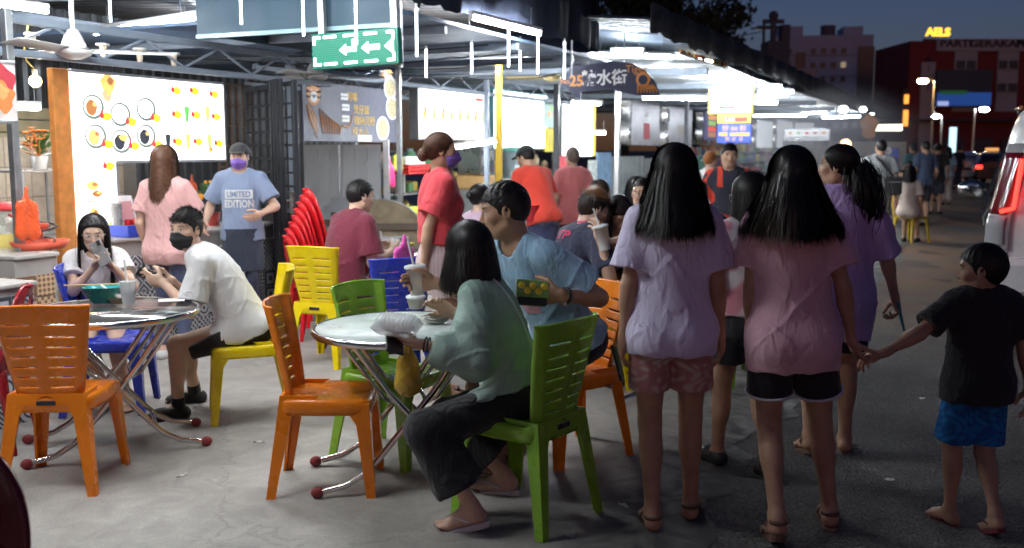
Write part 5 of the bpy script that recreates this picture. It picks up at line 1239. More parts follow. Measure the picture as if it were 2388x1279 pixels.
# ---- grey sheet gate behind the red chairs
gm_ = pm('grey_gate_paint', (.60, .62, .64), .5, .1, vary=.1, vscale=2)
ga, gb = dp(712, 340, 12.4), dp(886, 340, 12.0)
sg_ = thing('sheet_gate', 'pale grey sheet metal gate with vertical ribs behind the stacked red chairs', 'gate', (ga.x, ga.y, 0), math.atan2(gb.y - ga.y, gb.x - ga.x)); W_ = (gb - ga).length; H_ = dp(712, 338, 12.4).z
for k in range(6): MB().box((W_ * (k + .5) / 6, 0, H_ / 2), (W_ / 6 - .012, .012, H_ - .06), bev=.003).build('panel', gm_, sg_)
for k in range(7): MB().box((W_ * k / 6, -.012, H_ / 2), (.022, .03, H_)).build('rib', gm_, sg_)
for z in (.03, .55, 1.0, 1.42, H_ - .02): MB().box((W_ / 2, -.022, z), (W_, .03, .035)).build('rail', gm_, sg_)
ga2 = dp(900, 340, 12.0); tag(MB().box((0, 0, H_ / 2 + .03), (.07, .07, H_ + .06), bev=.004).build('gate_post', galv, None, (ga2.x, ga2.y, 0)), 'grey gate post between the sheet gate and drink stall', 'post', 'steel posts of the stalls')
# ---- posts
def post(px, pyb, Y, top, w, mat, label):
 c = dp(px, pyb, Y); return tag(MB().box((0, 0, top / 2), (w, w, top), bev=.005).build('steel_post', mat, None, (c.x, c.y, 0), (0, 0, SROT)), label, 'post', 'steel posts of the stalls')
yp = pm('yellow_post_paint', (.72, .48, .05), .45, vary=.12)
post(1164, 300, 12.0, 2.75, .065, yp, 'yellow painted square post beside the lit signs')
post(932, 400, 11.2, 2.6, .05, galv, 'thin galvanised post at the edge of the tiger banner')
post(1440, 330, 14.6, 2.75, .07, galv, 'pale galvanised post under the navy arrow banner')
post(1298, 320, 14.4, 2.5, .075, steel_dark, 'black post with yellow stripe between the two lit signs')
post(1135, 300, 13.6, 2.5, .06, steel_blue, 'blue grey post left of the white lit sign')
post(1600, 330, 19.0, 2.6, .07, steel_dark, 'dark post beside the steel menu panels')
post(675, 120, 10.6, 2.9, .08, steel_blue, 'blue grey post behind the black grille door top')
# ---- tiger banner
def board_v(name, label, cat, px0, px1, py0, py1, v, th, mat, z_from=None):
 a, b = vp(px0, py0, v), vp(px1, py1, v); zt, zb = vp(px0, py0, v).z, vp(px0, py1, v).z
 o = thing(name, label, cat, S((u_of(a) + u_of(b)) / 2, v, (zt + zb) / 2), SROT); w = u_of(b) - u_of(a)
 MB().box((0, 0, 0), (th, w, zt - zb), bev=.004).build('panel', mat, o); return o, w, zt - zb
TX = (math.pi / 2, 0, math.pi / 2)
navy = pm('navy_banner', (.018, .02, .055), .5, vary=.1); gold = pm('gold_print', (.70, .42, .05), .5, vary=.1); wht = pm('white_print', (.75, .75, .75), .5, vary=.05); orn = pm('orange_print', (.65, .25, .05), .5)
ban, bw, bh = board_v('tiger_banner', 'grey navy banner with a striped tiger and yellow Chinese menu lettering', 'banner', 702, 928, 188, 330, -6.75, .03, pm('grey_navy_banner', (.065, .068, .11), .5, vary=.12))
def bl_(px, py, v, o): return loc_v(px, py, v, o.location)
for (px, py, tx) in ((818, 228, '河嘴'), (840, 258, '煲仔面'), (848, 284, '雞絲河粉'), (838, 309, '料大小')):
 y, z = bl_(px, py, -6.75, ban); text_part(tx, .115, gold, ban, (.0165, y, z), TX)
for (px, py) in ((800, 226), (803, 251), (803, 277), (848, 323)):
 y, z = bl_(px, py, -6.75, ban); w = .30 if px == 848 else .15; MB().box((.0175, y, z), (.004, w, .075)).build('price_label', wht, ban)
 for k in range(3 if px != 848 else 6): MB().box((.0205, y - w * .35 + k * (.045), z), (.002, .028, .02)).build('price_digits', pm('grey_ink', (.2, .2, .22), .6), ban)
for (px, py, r) in ((907, 205, .15), (912, 252, .15), (890, 300, .15)):
 y, z = bl_(px, py, -6.75, ban); disc(ban, y, z, r, r, wht, .0165, 'printed_bowl', 24); disc(ban, y, z, r * .8, r * .8, pm('soup_print', (.42, .36, .20), .5, vary=.5, vscale=40), .0195, 'printed_soup', 20, wob=.05)
# tiger: head, chest stripes and flank stripes
y, z = bl_(728, 215, -6.75, ban); disc(ban, y, z, .13, .15, orn, .0165, 'tiger_head', 20); disc(ban, y, z - .055, .07, .06, wht, .0195, 'tiger_muzzle', 20); pm('ink_black', (.02, .02, .03), .5)
for k in range(3):
 for sg in (-1, 1): MB().tube([(.021, y + sg * .125, z + .07 - .06 * k), (.021, y + sg * .08, z + .06 - .06 * k), (.021, y + sg * .03, z + .075 - .05 * k)], [.012, .009, .003], 4).build('tiger_stripe', MATS['ink_black'], ban)
for sg in (-1, 1): disc(ban, y + sg * .05, z + .022, .022, .008, wht, .0225, 'tiger_eye', 10); disc(ban, y + sg * .105, z + .13, .03, .035, orn, .0165, 'tiger_ear', 10)
disc(ban, y, z - .045, .028, .02, MATS['ink_black'], .0225, 'tiger_nose', 10)
for k in range(5):
 mb = MB(); mb.tube([(.019, y - .13 + k * .012, z - .14 - .0 * k), (.019, y - .09 + k * .03, z - .28), (.019, y + .0 + k * .012, z - .42 - .02 * k)], [.006, .014, .004], 4); mb.build('tiger_stripe', wht if k % 2 else orn, ban)
for k in range(8):
 mb = MB(); mb.tube([(.019, y + .10 + k * .052, z - .17 - k * .025), (.019, y + .13 + k * .055, z - .30 - k * .012), (.019, y + .17 + k * .045, z - .46)], [.004, .012, .004], 4); mb.build('tiger_stripe', orn, ban)
MB().tube([(.019, y + .55, z - .36), (.019, y + .66, z - .38), (.019, y + .74, z - .32), (.019, y + .76, z - .22)], [.012, .012, .01, .005], 4).build('tiger_tail', orn, ban)
ns = board_v('number_sign', 'small hanging sign with the number 24 above the tiger banner', 'sign', 884, 912, 142, 186, -6.6, .02, pm('sign_grey', (.25, .26, .3), .5))[0]
text_part('24', .26, orn, ns, (.0125, 0, 0), TX, bold=.004)
for px in (790, 860):
 c = vp(px, 340, -6.75); bar('banner_pole', (c.x, c.y, 0.0), (c.x, c.y, 1.62), .03, .03, galv, None, 'short steel pole carrying the tiger banner ' + ('left' if px == 790 else 'right') + ' end', 'pole', 'banner poles')
for o in COL.objects:
 if o.name.startswith('banner_pole'): o['label'] = 'short grey steel pole carrying the tiger banner'
# ---- lit sign boxes
def lit_sign(label, px0, px1, py0, py1, v, e=1.9, colr=(1, 1, 1), edge=None):
 o, w, h = board_v('lit_sign_box', label, 'sign', px0, px1, py0, py1, v, .12, emat('lit_white_%d' % px0, colr, e))
 f = edge or galv
 for sg in (-1, 1): MB().box((0, 0, sg * (h / 2 + .012)), (.14, w + .05, .024)).build('frame', f, o); MB().box((0, sg * (w / 2 + .012), 0), (.14, .024, h)).build('frame', f, o)
 return o, w, h
o1, w, h = lit_sign('white lit food sign with a row of food pictures above the drink stall', 966, 1130, 202, 322, -7.0, 1.25, (1, .96, .93))
pic = [dec('sgn_orange', (.75, .35, .12), .55), dec('sgn_green', (.3, .5, .15), .55), dec('sgn_red', (.7, .08, .06), .6), dec('sgn_brown', (.45, .2, .1), .5)]
for k in range(8):
 y = -w * .42 + k * w * .12; disc(o1, y, -.02 + .02 * math.sin(k), .065, .14, dec('sgn_pale', (.95, .8, .65), .9), .0615, wob=.1); disc(o1, y, -.03, .045, .06, pic[k % 2], .0645, wob=.25); disc(o1, y + .02, .05, .03, .04, pic[3 - k % 2 * 2 if k % 2 else 3], .0645, wob=.2)
MB().box((.063, 0, -h * .30), (.004, w * .96, .018)).build('red_rule', pic[2], o1); MB().box((.063, w * .36, h * .36), (.004, w * .12, .05)).build('red_title', pic[2], o1)
o2, w, h = lit_sign('overexposed white lit sign with cyan edges behind the yellow post', 1143, 1268, 210, 345, -7.2, 2.4, (.93, 1, 1), pm('cyan_edge', (.2, .55, .62), .4))
text_part('8 1', .3, dec('sgn_teal', (.25, .6, .65), .8), o2, (.0625, -.05, -h * .26), TX)
o3, w, h = lit_sign('overexposed white lit sign with a yellow right edge', 1304, 1376, 238, 365, -7.2, 2.4, (1, 1, .97))
MB().box((.01, w / 2 + .06, 0), (.12, .12, h)).build('yellow_edge', dec('sgn_yellow', (.9, .65, .08), 1.0), o3)
disc(o3, w * .38, h * .1, .05, .09, pic[1], .0635); disc(o3, w * .42, -h * .22, .06, .10, dec('sgn_or2', (.9, .35, .1), .8), .0635, wob=.2)
o4, w, h = board_v('hanging_banner', 'small pale green banner with a yellow lower part between the lit signs', 'banner', 1268, 1304, 228, 298, -7.0, .02, pm('pale_green_print', (.55, .72, .66), .5)); MB().box((.0, 0, -h / 2 - .22), (.02, w * .8, .42)).build('lower_flap', pm('yellow_print', (.8, .68, .08), .5), o4)
for k in range(4): disc(o4, -w * .2 + .12 * k, .1 * (k % 2) - .02, .05, .05, pic[k % 4], .0115, wob=.2)
# ---- navy arrow banner "No.25 Tiger"
uA = 11.2
a, b = up(1303, 190, uA), up(1540, 190, uA); wA = v_of(b) - v_of(a); cz = up(1420, 188, uA).z
ab = thing('arrow_banner', 'navy left pointing arrow banner with number 25, Chinese letters and a tiger', 'banner', S(uA, (v_of(a) + v_of(b)) / 2, cz), SROT); hA = up(1420, 140, uA).z - up(1420, 232, uA).z
out = [(-.5, .0), (-.36, .40), (-.27, .62), (-.27, .40), (.05, .48), (.22, .42), (.36, .22), (.45, -.06), (.5, -.42), (.28, -.40), (.0, -.22), (-.27, -.28), (-.27, -.52), (-.38, -.24)]
MB().prism([(x * wA, y * hA) for x, y in out], -.012, .012, M=Matrix(((1, 0, 0, 0), (0, 0, 1, 0), (0, 1, 0, 0), (0, 0, 0, 1)))).build('panel', navy, ab)
text_part('25', .14 * wA, orn, ab, (-wA * .315, -.015, .0), bold=.004); text_part('No.', .07 * wA, orn, ab, (-wA * .425, -.015, .0)); text_part('糖水街', .15 * wA, wht, ab, (-wA * .04, -.015, .02), bold=.004); text_part('Tiger', .10 * wA, orn, ab, (wA * .275, -.015, hA * .26))
tg = MB()
disc_m = Matrix(((1, 0, 0, 0), (0, 0, 1, -.014), (0, 1, 0, 0), (0, 0, 0, 1)))
def disc_u(parent, x, z, rx, rz, mat, yo=-.014, name='printed_shape', n=18, wob=0):
 mb = MB(); mb.prism([(x + rx * (1 + wob * math.sin(5 * t)) * math.cos(t), z + rz * math.sin(t)) for t in [2 * math.pi * k / n for k in range(n)]], 0, .003, M=Matrix(((1, 0, 0, 0), (0, 0, 1, yo - .003), (0, 1, 0, 0), (0, 0, 0, 1)))); return mb.build(name, mat, parent)
disc_u(ab, wA * .34, -hA * .0, .085, .085, orn, name='tiger_head'); disc_u(ab, wA * .34, -hA * .01, .055, .055, navy, -.018, 'tiger_face')
for k in range(7): MB().tube([(wA * .29 + k * .028, -.017, -hA * .14), (wA * .30 + k * .034, -.017, -hA * .24), (wA * .29 + k * .038, -.017, -hA * .34)], [.008, .014, .006], 4).build('tiger_stripe', orn, ab)
for x in (-.2, .15): MB().cyl((wA * x, 0, hA * .4), (wA * x, 0, hA * .4 + .35), .006, n=6).build('hanger', galv, ab)
# ================================================================ long roof down the street
roof2 = corrugated('corrugated_roof', 'long dark blue corrugated market roof with a ragged eave along the street', ue - .5, 46, -12, -3.2, 3.75, 2.95, pm('long_roof_sheet', (.12, .145, .18), .5, .2, vary=.2, vscale=2), pitch=.24)
mb = MB(); rg = random.Random(11); hm = [rg.uniform(-.05, .05) for _ in range(221)]
mb.sheet(lambda a, b: S(ue - .5 + (46.5 - ue) * a, -3.16 + .02 * math.sin(a * 200), (2.80 + hm[int(round(a * 220))] * .7) * (1 - b) + 3.12 * b), 220, 2)
o = mb.build('eave_fringe', pm('dark_eave_cloth', (.025, .03, .04), .8, vary=.3)); tag(o, 'dark ragged cloth valance along the long street eave', 'valance'); o.modifiers.new('solid', 'SOLIDIFY').thickness = .006
mb = MB(); mb.box((0, 0, 0), (8.6, 32, .02)); so_ = mb.build('ceiling_sheet', pm('pale_ceiling_sheet', (.38, .43, .48), .55, vary=.1), None, S(28.4, -7.7, 2.92), (0, R(2.0), SROT)); tag(so_, 'pale blue grey ceiling sheets under the long market roof', 'ceiling')
for k in range(9):
 u = 13.5 + k * 3.4; bar('roof_beam', S(u, -11.5, 2.80), S(u, -3.3, 2.62), .07, .10, steel_blue, None, 'steel cross beam under the long market roof', 'beam', 'cross beams under the long market roof')
for k, (u, v) in enumerate(((13.0, -6.2), (13.5, -8.0))): truss(('pale steel truss behind the lit white signs', 'pale steel truss above the fan near the arrow banner')[k], 8.4 + k * 2, 17.5 + k, v - .6, 2.42, 2.66, .5)
# tinsel garland
gt = thing('tinsel_garland', 'red and gold tinsel garland with lit bulbs hanging from the eave', 'garland', S(15.6, -3.6, 0)); rg = random.Random(2)
for k in range(46):
 px = 1585 + rg.uniform(0, 110); y0 = 108 + (px - 1585) * .35; c = dp(px, y0, 14.6 + (px - 1585) / 60); L = rg.uniform(.15, .36); c -= gt.location
 MB().tube([c, c + Vector((rg.uniform(-.02, .02), 0, -L / 2)), c + Vector((rg.uniform(-.03, .03), 0, -L))], [.012, .016, .006], 5).build('tinsel_strand', pm('tinsel_%d' % (k % 3), ((.55, .05, .03), (.65, .40, .05), (.40, .22, .08))[k % 3], .25, .7), gt)
for k in range(16):
 px = 1580 + rg.uniform(0, 85); c = dp(px, 135 + (px - 1580) * .12 + rg.choice((0, 26)), 14.6 + (px - 1585) / 60) - gt.location; MB().ball(c, .035, 8, 6, sc=(1.5, 1, .9)).build('bulb', emat('garland_bulb', (1, .95, .82), 7), gt)
# ================================================================ stalls along the back
rg = random.Random(21)
COLS = [(.45, .06, .05), (.60, .45, .10), (.12, .30, .13), (.08, .13, .32), (.62, .62, .58), (.42, .14, .26), (.55, .24, .08), (.25, .38, .40), (.40, .31, .22)]
def goods_mat(k): return pm('goods_%d' % k, COLS[k], .45, vary=.15, vscale=25)
steel_dim = pm('dull_steel', (.36, .37, .38), .4, .6, vary=.2)
def shelf_stall(label, u0, u1, v, shelves, depth=.5, seed=0, h=1.9, goods=True, glabel='packet', gs=1.0):
 r = random.Random(seed); t = thing('stall_shelf', label, 'shelf', S(u0, v), SROT); L = u1 - u0
 for (x, y) in ((0, 0), (0, L), (-depth, 0), (-depth, L)): MB().box((x, y, h / 2), (.035, .035, h)).build('upright', steel_dim, t)
 for z in shelves: MB().box((-depth / 2, L / 2, z), (depth + .03, L + .04, .025)).build('shelf', steel_dim, t)
 if goods:
  for zi, z in enumerate(shelves):
   y = .05
   while y < L - .1:
    w = r.uniform(.09, .2) * gs; hh = r.uniform(.10, .28) * min(gs, 1.1); x = -depth * r.uniform(.15, .6); k = r.randrange(9); c = S(u0 + y + w / 2, v + x, z + .013)
    if r.random() < .5: o = MB().box((0, 0, hh / 2), (.14, w, hh), bev=.012).build('goods_box', goods_mat(k), None, c, (0, 0, SROT))
    else: o = MB().lathe([(w * .40, 0), (w * .46, hh * .1), (w * .46, hh * .7), (w * .25, hh * .9), (w * .25, hh), (.001, hh)], n=12).build('goods_jar', goods_mat(k), None, c)
    nm = ('red', 'yellow', 'green', 'blue', 'white', 'pink', 'orange', 'teal', 'tan')[k]
    tag(o, ('wide ' if w > .15 * gs else 'slim ') + ('tall ' if hh > .18 else 'short ') + nm + (' box' if 'box' in o.name else ' jar') + ' on the ' + ('lowest', 'second lowest', 'third', 'top')[zi] + ' shelf ' + glabel, 'packet', 'packets and jars ' + glabel); y += w + r.uniform(.01, .12)
 return t
uD = u_of(vp(905, 400, -6.9))
shelf_stall('steel drink stall rack with bright packets behind the woman in red', uD, u_of(vp(1120, 400, -6.9)), -6.9, (.62, .98, 1.32), seed=4, h=1.75, glabel='of the drink stall')
shelf_stall('steel stall shelf under the white lit signs', u_of(vp(1150, 400, -7.1)), u_of(vp(1290, 400, -7.1)), -7.1, (.85, 1.2), seed=8, h=1.6, glabel='under the lit signs')
shelf_stall('stall shelf with snacks behind the steel menu panels', u_of(vp(1600, 400, -7.3)), u_of(vp(1720, 400, -7.3)), -7.3, (.8, 1.1, 1.4, 1.75), seed=12, h=2.0, glabel='behind the young man in the jersey')
shelf_stall('far snack shelf below the shiny menu panels', u_of(vp(1725, 390, -7.0)), u_of(vp(1880, 390, -7.0)), -7.0, (.8, 1.15, 1.5), seed=15, h=1.8, glabel='of the far snack stall', gs=2.2)
# red crate with white sheets, hanging bags, yellow counter
c = vp(955, 408, -6.7); cr = thing('plastic_crate', 'red plastic crate full of white sheets in the drink stall', 'crate', c, SROT)
for (x, y, dx, dy) in ((0, -.28, .3, .014), (0, .28, .3, .014), (.15, 0, .014, .56), (-.15, 0, .014, .56)):
 for z in (.03, .075, .12): MB().box((x, y, z), (dx, dy, .032)).build('slat', pm('red_plastic', (.62, .03, .03), .35), cr)
MB().box((0, 0, .02), (.29, .55, .02)).build('base', MATS['red_plastic'], cr); MB().box((0, 0, .17), (.24, .48, .14), bev=.03).build('sheets', pm('paper_white', (.75, .72, .68), .8), cr)
for k, (px, py, cl, lb) in enumerate(((908, 390, (.75, .04, .22), 'pink plastic bag hanging on the black mesh'), (927, 372, (.72, .75, .05), 'lime yellow plastic bag hanging on the black mesh'))):
 o = bo.copy(); o.data = bo.data.copy(); o.data.materials[0] = pm('bag_film_%d' % k, cl, .3, coat=.3); COL.objects.link(o); o.location = vp(px, py - 18, -6.6); o.scale = (.8, .8, .72 if k == 0 else .5); tag(o, lb, 'plastic bag')
mg = thing('mesh_panel', 'black wire mesh panel beside the grey sheet gate', 'mesh', S(u_of(vp(897, 400, -6.8)), -6.8), SROT)
for k in range(5): MB().box((0, k * .11, 1.1), (.01, .01, 1.3)).build('wire', steel_dark, mg)
for k in range(9): MB().box((.008, .22, .5 + k * .15), (.01, .45, .01)).build('wire', steel_dark, mg)
a, b = vp(893, 540, -6.5), vp(990, 540, -6.5); tag(MB().box((-.25, (u_of(b) - u_of(a)) / 2, .42), (.5, u_of(b) - u_of(a), .84), bev=.01).build('stall_counter', pm('lime_counter', (.48, .52, .05), .5), None, S(u_of(a), -6.5), (0, 0, SROT)), 'lime yellow stall counter behind the leaning round tables', 'counter')
# drink dispenser and steel urn
c = S(u_of(vp(1110, 420, -6.6)), -6.6); ur = thing('steel_urn', 'square stainless steel drinks urn beside the yellow post', 'urn', c, SROT); MB().box((0, 0, 1.42), (.4, .42, .42), bev=.02).build('tank', stainless, ur); MB().box((0, 0, 1.1), (.42, .44, .2), bev=.02).build('base', pm('tan_board', (.5, .3, .12), .6), ur); MB().lathe([(.22, 1.63), (.14, 1.72), (.001, 1.73)], n=18).build('lid', stainless, ur); MB().box((0, 0, .5), (.45, .5, 1.0)).build('stand', steel_dim, ur)
c = S(u_of(vp(1195, 420, -6.7)), -6.7, 0); dsp = thing('drink_dispenser', 'clear drink dispenser with lime drink and teal lid near the yellow post', 'dispenser', c, SROT)
MB().lathe([(.17, 1.12), (.17, 1.55), (.16, 1.55), (.16, 1.13)], n=20).build('jar', pm('dispenser_clear', (.62, .78, .82), .15, trans=.6), dsp); MB().lathe([(.15, 1.13), (.15, 1.3), (.001, 1.3)], n=18).build('drink', pm('lime_drink', (.62, .70, .10), .3), dsp); MB().lathe([(.19, 1.55), (.18, 1.6), (.001, 1.62)], n=18).build('lid', pm('teal_lid', (.15, .50, .42), .4), dsp); MB().box((0, 0, .56), (.45, .5, 1.12)).build('stand', pm('white_stand', (.66, .64, .62), .5), dsp)
c = vp(1225, 425, -6.45); tag(MB().box((0, 0, -.55), (.03, .42, 1.15), bev=.004).build('price_board', pm('white_board', (.70, .68, .68), .5), None, c, (0, 0, SROT)), 'white price board hanging at the drink stall front', 'sign');
text_part('9', .34, pm('pink_ink', (.75, .25, .45), .5), bpy.data.objects['price_board'], (.017, 0, -.15), TX)
# red menu cards behind woman in pink
for k, (px, py, w, hh, cl, lb) in enumerate(((1310, 390, .75, .42, (.62, .08, .10), 'red and yellow snack poster behind the grey haired woman'), (1345, 408, .55, .3, (.72, .62, .08), 'yellow snack poster behind the grey haired woman'), (1382, 400, .5, .45, (.62, .68, .66), 'pale notice card beside the blue sheet wall'))):
 o = MB().box((0, 0, 0), (.02, w, hh), bev=.004).build('snack_poster', pm('poster_%d' % k, cl, .5, vary=.4, vscale=18), None, vp(px, py, -6.9 - .05 * k), (0, 0, SROT)); tag(o, lb, 'poster')
# blue and grey sheet partitions
def part_v(label, px0, px1, pyt, v, mat, name='partition'):
 a, b = vp(px0, pyt, v), vp(px1, pyt, v); return tag(MB().box((0, 0, a.z / 2), (.04, u_of(b) - u_of(a), a.z)).build(name, mat, None, S((u_of(a) + u_of(b)) / 2, v), (0, 0, SROT)), label, 'partition', 'sheet partitions between stalls')
part_v('faded blue sheet partition with rust marks', 1392, 1424, 356, -7.0, pm('faded_blue_sheet', (.16, .27, .42), .6, vary=.3, vscale=5))
part_v('grey green metal sheet partition by the grey post', 1426, 1500, 366, -7.05, pm('grey_green_sheet', (.27, .31, .32), .5, .2, vary=.25, vscale=3))
part_v('second grey metal sheet partition behind the long haired walker', 1502, 1640, 370, -7.08, pm('grey_sheet', (.24, .26, .28), .5, .2, vary=.2, vscale=3))
# stainless hood menu panels
def hood(label, px0, px1, py0, py1, v, mat, bend=True):
 a, b = vp(px0, py0, v), vp(px1, py1, v); w = u_of(b) - u_of(a); h = vp(px0, py0, v).z - vp(px0, py1, v).z; o = thing('hood_panel', label, 'panel', S((u_of(a) + u_of(b)) / 2, v, b.z + h / 2), SROT, 'panels above the stall hoods')
 MB().box((0, 0, 0), (.03, w, h), bev=.004).build('panel', mat, o)
 mb = MB(); mb.sheet(lambda a2, b2: Vector((.02 - .25 * a2, -w / 2 - .02 - .10 * a2 - .05 * math.sin(b2 * 6.28), -h / 2 + h * b2)), 4, 12); o2 = mb.build('curved_side', stainless, o); o2.modifiers.new('solid', 'SOLIDIFY').thickness = .003
 return o, w, h
gp_ = pm('greyish_panel', (.36, .36, .42), .35, .2, vary=.2, vscale=5)
ho, w, h = hood('grey panel with a red slip hanging under the arrow banner', 1472, 1536, 232, 340, -6.9, gp_)
MB().box((.018, .05, -h * .18), (.004, w * .22, h * .36)).build('red_slip', pm('red_slip', (.6, .05, .08), .5), ho)
text_part('福祿', .16, wht, ho, (.0165, .02, h * .18), TX); text_part('8', .12, gold, ho, (.0165, w * .32, -h * .36), TX)
ho, w, h = hood('plain grey panel beyond the red slip panel', 1560, 1612, 246, 345, -6.95, gp_); MB().box((.018, .0, -h * .1), (.004, w * .3, h * .3)).build('faded_print', pm('faded_print', (.45, .42, .38), .5), ho)
ho, w, h = hood('violet food picture panel beside the blue noodle sign', 1642, 1670, 262, 328, -6.8, pm('violet_panel', (.12, .12, .48), .5))
for k in range(4): MB().box((.018, w * .1, h * .33 - k * h * .21), (.004, w * .6, h * .17)).build('food_picture', pic[k % 4], ho)
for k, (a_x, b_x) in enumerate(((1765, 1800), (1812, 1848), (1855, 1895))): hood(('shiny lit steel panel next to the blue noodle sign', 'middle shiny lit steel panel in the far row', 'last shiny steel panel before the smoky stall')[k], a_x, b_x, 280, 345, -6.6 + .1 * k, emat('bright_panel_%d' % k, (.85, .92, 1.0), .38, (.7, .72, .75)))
# noodle sign (blue) and the board above it, white sign with red arrow
blue_s = pm('sign_blue', (.04, .08, .50), .5, vary=.08)
def usign(name, label, px0, px1, py0, py1, u, mat, th=.05):
 a, b = up(px0, py0, u), up(px1, py1, u); zc = (up(px0, py0, u).z + up(px0, py1, u).z) / 2; h = up(px0, py0, u).z - up(px0, py1, u).z; w = v_of(b) - v_of(a)
 o = thing(name, label, 'sign', S(u, (v_of(a) + v_of(b)) / 2, zc), SROT); MB().box((0, 0, 0), (w, th, h), bev=.006).build('panel', mat, o); return o, w, h
us_ = 17.5
o, w, h = usign('noodle_sign', 'blue sign with yellow letters reading mee goreng', 1674, 1752, 291, 334, us_, blue_s)
text_part('炒 ㎜ 粉', h * .34, gold, o, (0, -.028, h * .27), sx=1.1); text_part('MEE  GORENG', h * .22, gold, o, (0, -.028, -h * .04), bold=.006, sx=1.15); text_part('蝦  虾  鼠', h * .24, gold, o, (0, -.028, -h * .31))
o, w, h = usign('stall_sign', 'yellow stall sign with red lettering above the blue noodle sign', 1674, 1752, 264, 289, us_, pm('sign_yellow', (.65, .5, .08), .5, vary=.3, vscale=6)); MB().box((w * .05, -.028, -h * .12), (w * .7, .004, h * .45)).build('red_band', pm('sign_red', (.6, .05, .04), .5), o); text_part('Loh', h * .6, wht, o, (-w * .12, -.032, -h * .1))
o, w, h = usign('lit_arrow_sign', 'glowing white and yellow sign with a red left arrow', 1658, 1752, 208, 262, 15.8, emat('lit_sign_white', (1, 1, .93), 2.2));
for sg in (-1, 1): MB().box((0, 0, sg * (h / 2 + .015)), (w + .06, .07, .03)).build('frame', dec('frame_yellow', (.8, .75, .15), .4), o); MB().box((sg * (w / 2 + .015), 0, 0), (.03, .07, h)).build('frame', MATS['frame_yellow'], o)
MB().prism([(-.32 * w, -.30 * h), (-.2 * w, -.18 * h), (-.2 * w, -.24 * h), (.10 * w, -.22 * h), (.10 * w, -.38 * h), (-.2 * w, -.36 * h), (-.2 * w, -.42 * h)], 0, .004, M=Matrix(((1, 0, 0, 0), (0, 0, 1, -.032), (0, 1, 0, 0), (0, 0, 0, 1)))).build('red_arrow', dec('arrow_red', (.75, .12, .12), .6), o)
# smoky far stall: blue arrow banner, lit sign, grey wall, P board
o, w, h = usign('far_banner', 'far blue banner with white letters and an orange tiger mark above the grey wall', 1930, 2035, 278, 310, 26, navy, .03); text_part('仙 查 岳 山', h * .5, wht, o, (0, -.02, 0)); disc_u(o, w * .42, -.02, .2, .3, orn, -.016, 'tiger_mark', wob=.2)
o, w, h = usign('far_lit_sign', 'far glowing yellow white sign at the end of the stall row', 2040, 2104, 291, 306, 29, emat('far_lit', (1, .95, .68), 2.2));
o, w, h = usign('grey_end_wall', 'smoky grey sheet wall closing the end of the stall row', 1898, 2108, 308, 470, 30, pm('smoky_wall', (.24, .23, .23), .6, vary=.15, vscale=1.2)); o['category'] = 'wall'; o.location.z = h / 2 - .2
o, w, h = usign('parking_board', 'blue board with a large white letter P beside the grey wall', 2062, 2094, 345, 385, 24, blue_s); text_part('P', h * 1.0, wht, o, (-.1, -.03, .05), bold=.02); MB().box((0, 0, -h / 2 - .3), (.06, .06, .7)).build('stand', galv, o)
o, w, h = usign('far_white_cart', 'bright white lit food cart hood in the smoke', 1830, 1935, 300, 345, 24, stainless); o['category'] = 'food cart'
for k in range(6): MB().lathe([(.10, 0), (.13, .16), (.14, .16), (.12, .15), (.001, .02)], c=(-w * .4 + k * w * .16, -.1, -h * .5), n=14).build('pot', steel_dim, o)
MB().box((0, -.03, h * .25), (w * .9, .03, h * .28)).build('lit_menu_strip', emat('cart_glow', (.85, .92, 1.0), 1.3), o)
for k in range(5): MB().box((-w * .36 + k * w * .18, -.05, h * .25), (w * .1, .01, h * .16)).build('menu_picture', pic[k % 4], o)
c = dp(1862, 348, 22); lbm = thing('warm_cart_lamp', 'warm orange lamp glowing in the smoke by the far cart', 'lamp', dp(1972, 338, 25), 0); MB().ball((0, 0, 0), .14, 12, 8).build('bulb', emat('warm_cart', (1, .6, .25), 7), lbm); MB().cyl((0, 0, .1), (0, 0, .4), .015, n=6).build('cord', black_pl, lbm)
# smoke above the cart
sm = MB().ball((0, 0, 0), 1.0, 16, 10, sc=(2.6, 1.6, 1.35)).build('cooking_smoke', None, None, dp(1900, 318, 21.5)); smm = bpy.data.materials.new('cooking_smoke'); smm.use_nodes = True; nn = smm.node_tree.nodes; nn.clear()
vo_ = nn.new('ShaderNodeVolumePrincipled');  vo_.inputs['Color'].default_value = (.9, .93, 1, 1); oo = nn.new('ShaderNodeOutputMaterial'); lk_ = smm.node_tree.links; lk_.new(vo_.outputs[0], oo.inputs['Volume'])
tc_ = nn.new('ShaderNodeTexCoord'); vm_ = nn.new('ShaderNodeVectorMath'); vm_.operation = 'DIVIDE'; vm_.inputs[1].default_value = (2.6, 1.6, 1.35); lk_.new(tc_.outputs['Object'], vm_.inputs[0]); ln_ = nn.new('ShaderNodeVectorMath'); ln_.operation = 'LENGTH'; lk_.new(vm_.outputs[0], ln_.inputs[0])
mr_ = nn.new('ShaderNodeMapRange'); mr_.interpolation_type = 'SMOOTHSTEP'; mr_.inputs[1].default_value = 1.0; mr_.inputs[2].default_value = .1; mr_.inputs[3].default_value = 0; mr_.inputs[4].default_value = 1.1; lk_.new(ln_.outputs['Value'], mr_.inputs[0])
ns_ = nn.new('ShaderNodeTexNoise'); ns_.inputs['Scale'].default_value = 1.6; lk_.new(tc_.outputs['Object'], ns_.inputs['Vector']); mu_ = nn.new('ShaderNodeMath'); mu_.operation = 'MULTIPLY'; lk_.new(mr_.outputs[0], mu_.inputs[0]); lk_.new(ns_.outputs[0], mu_.inputs[1]); lk_.new(mu_.outputs[0], vo_.inputs['Density'])
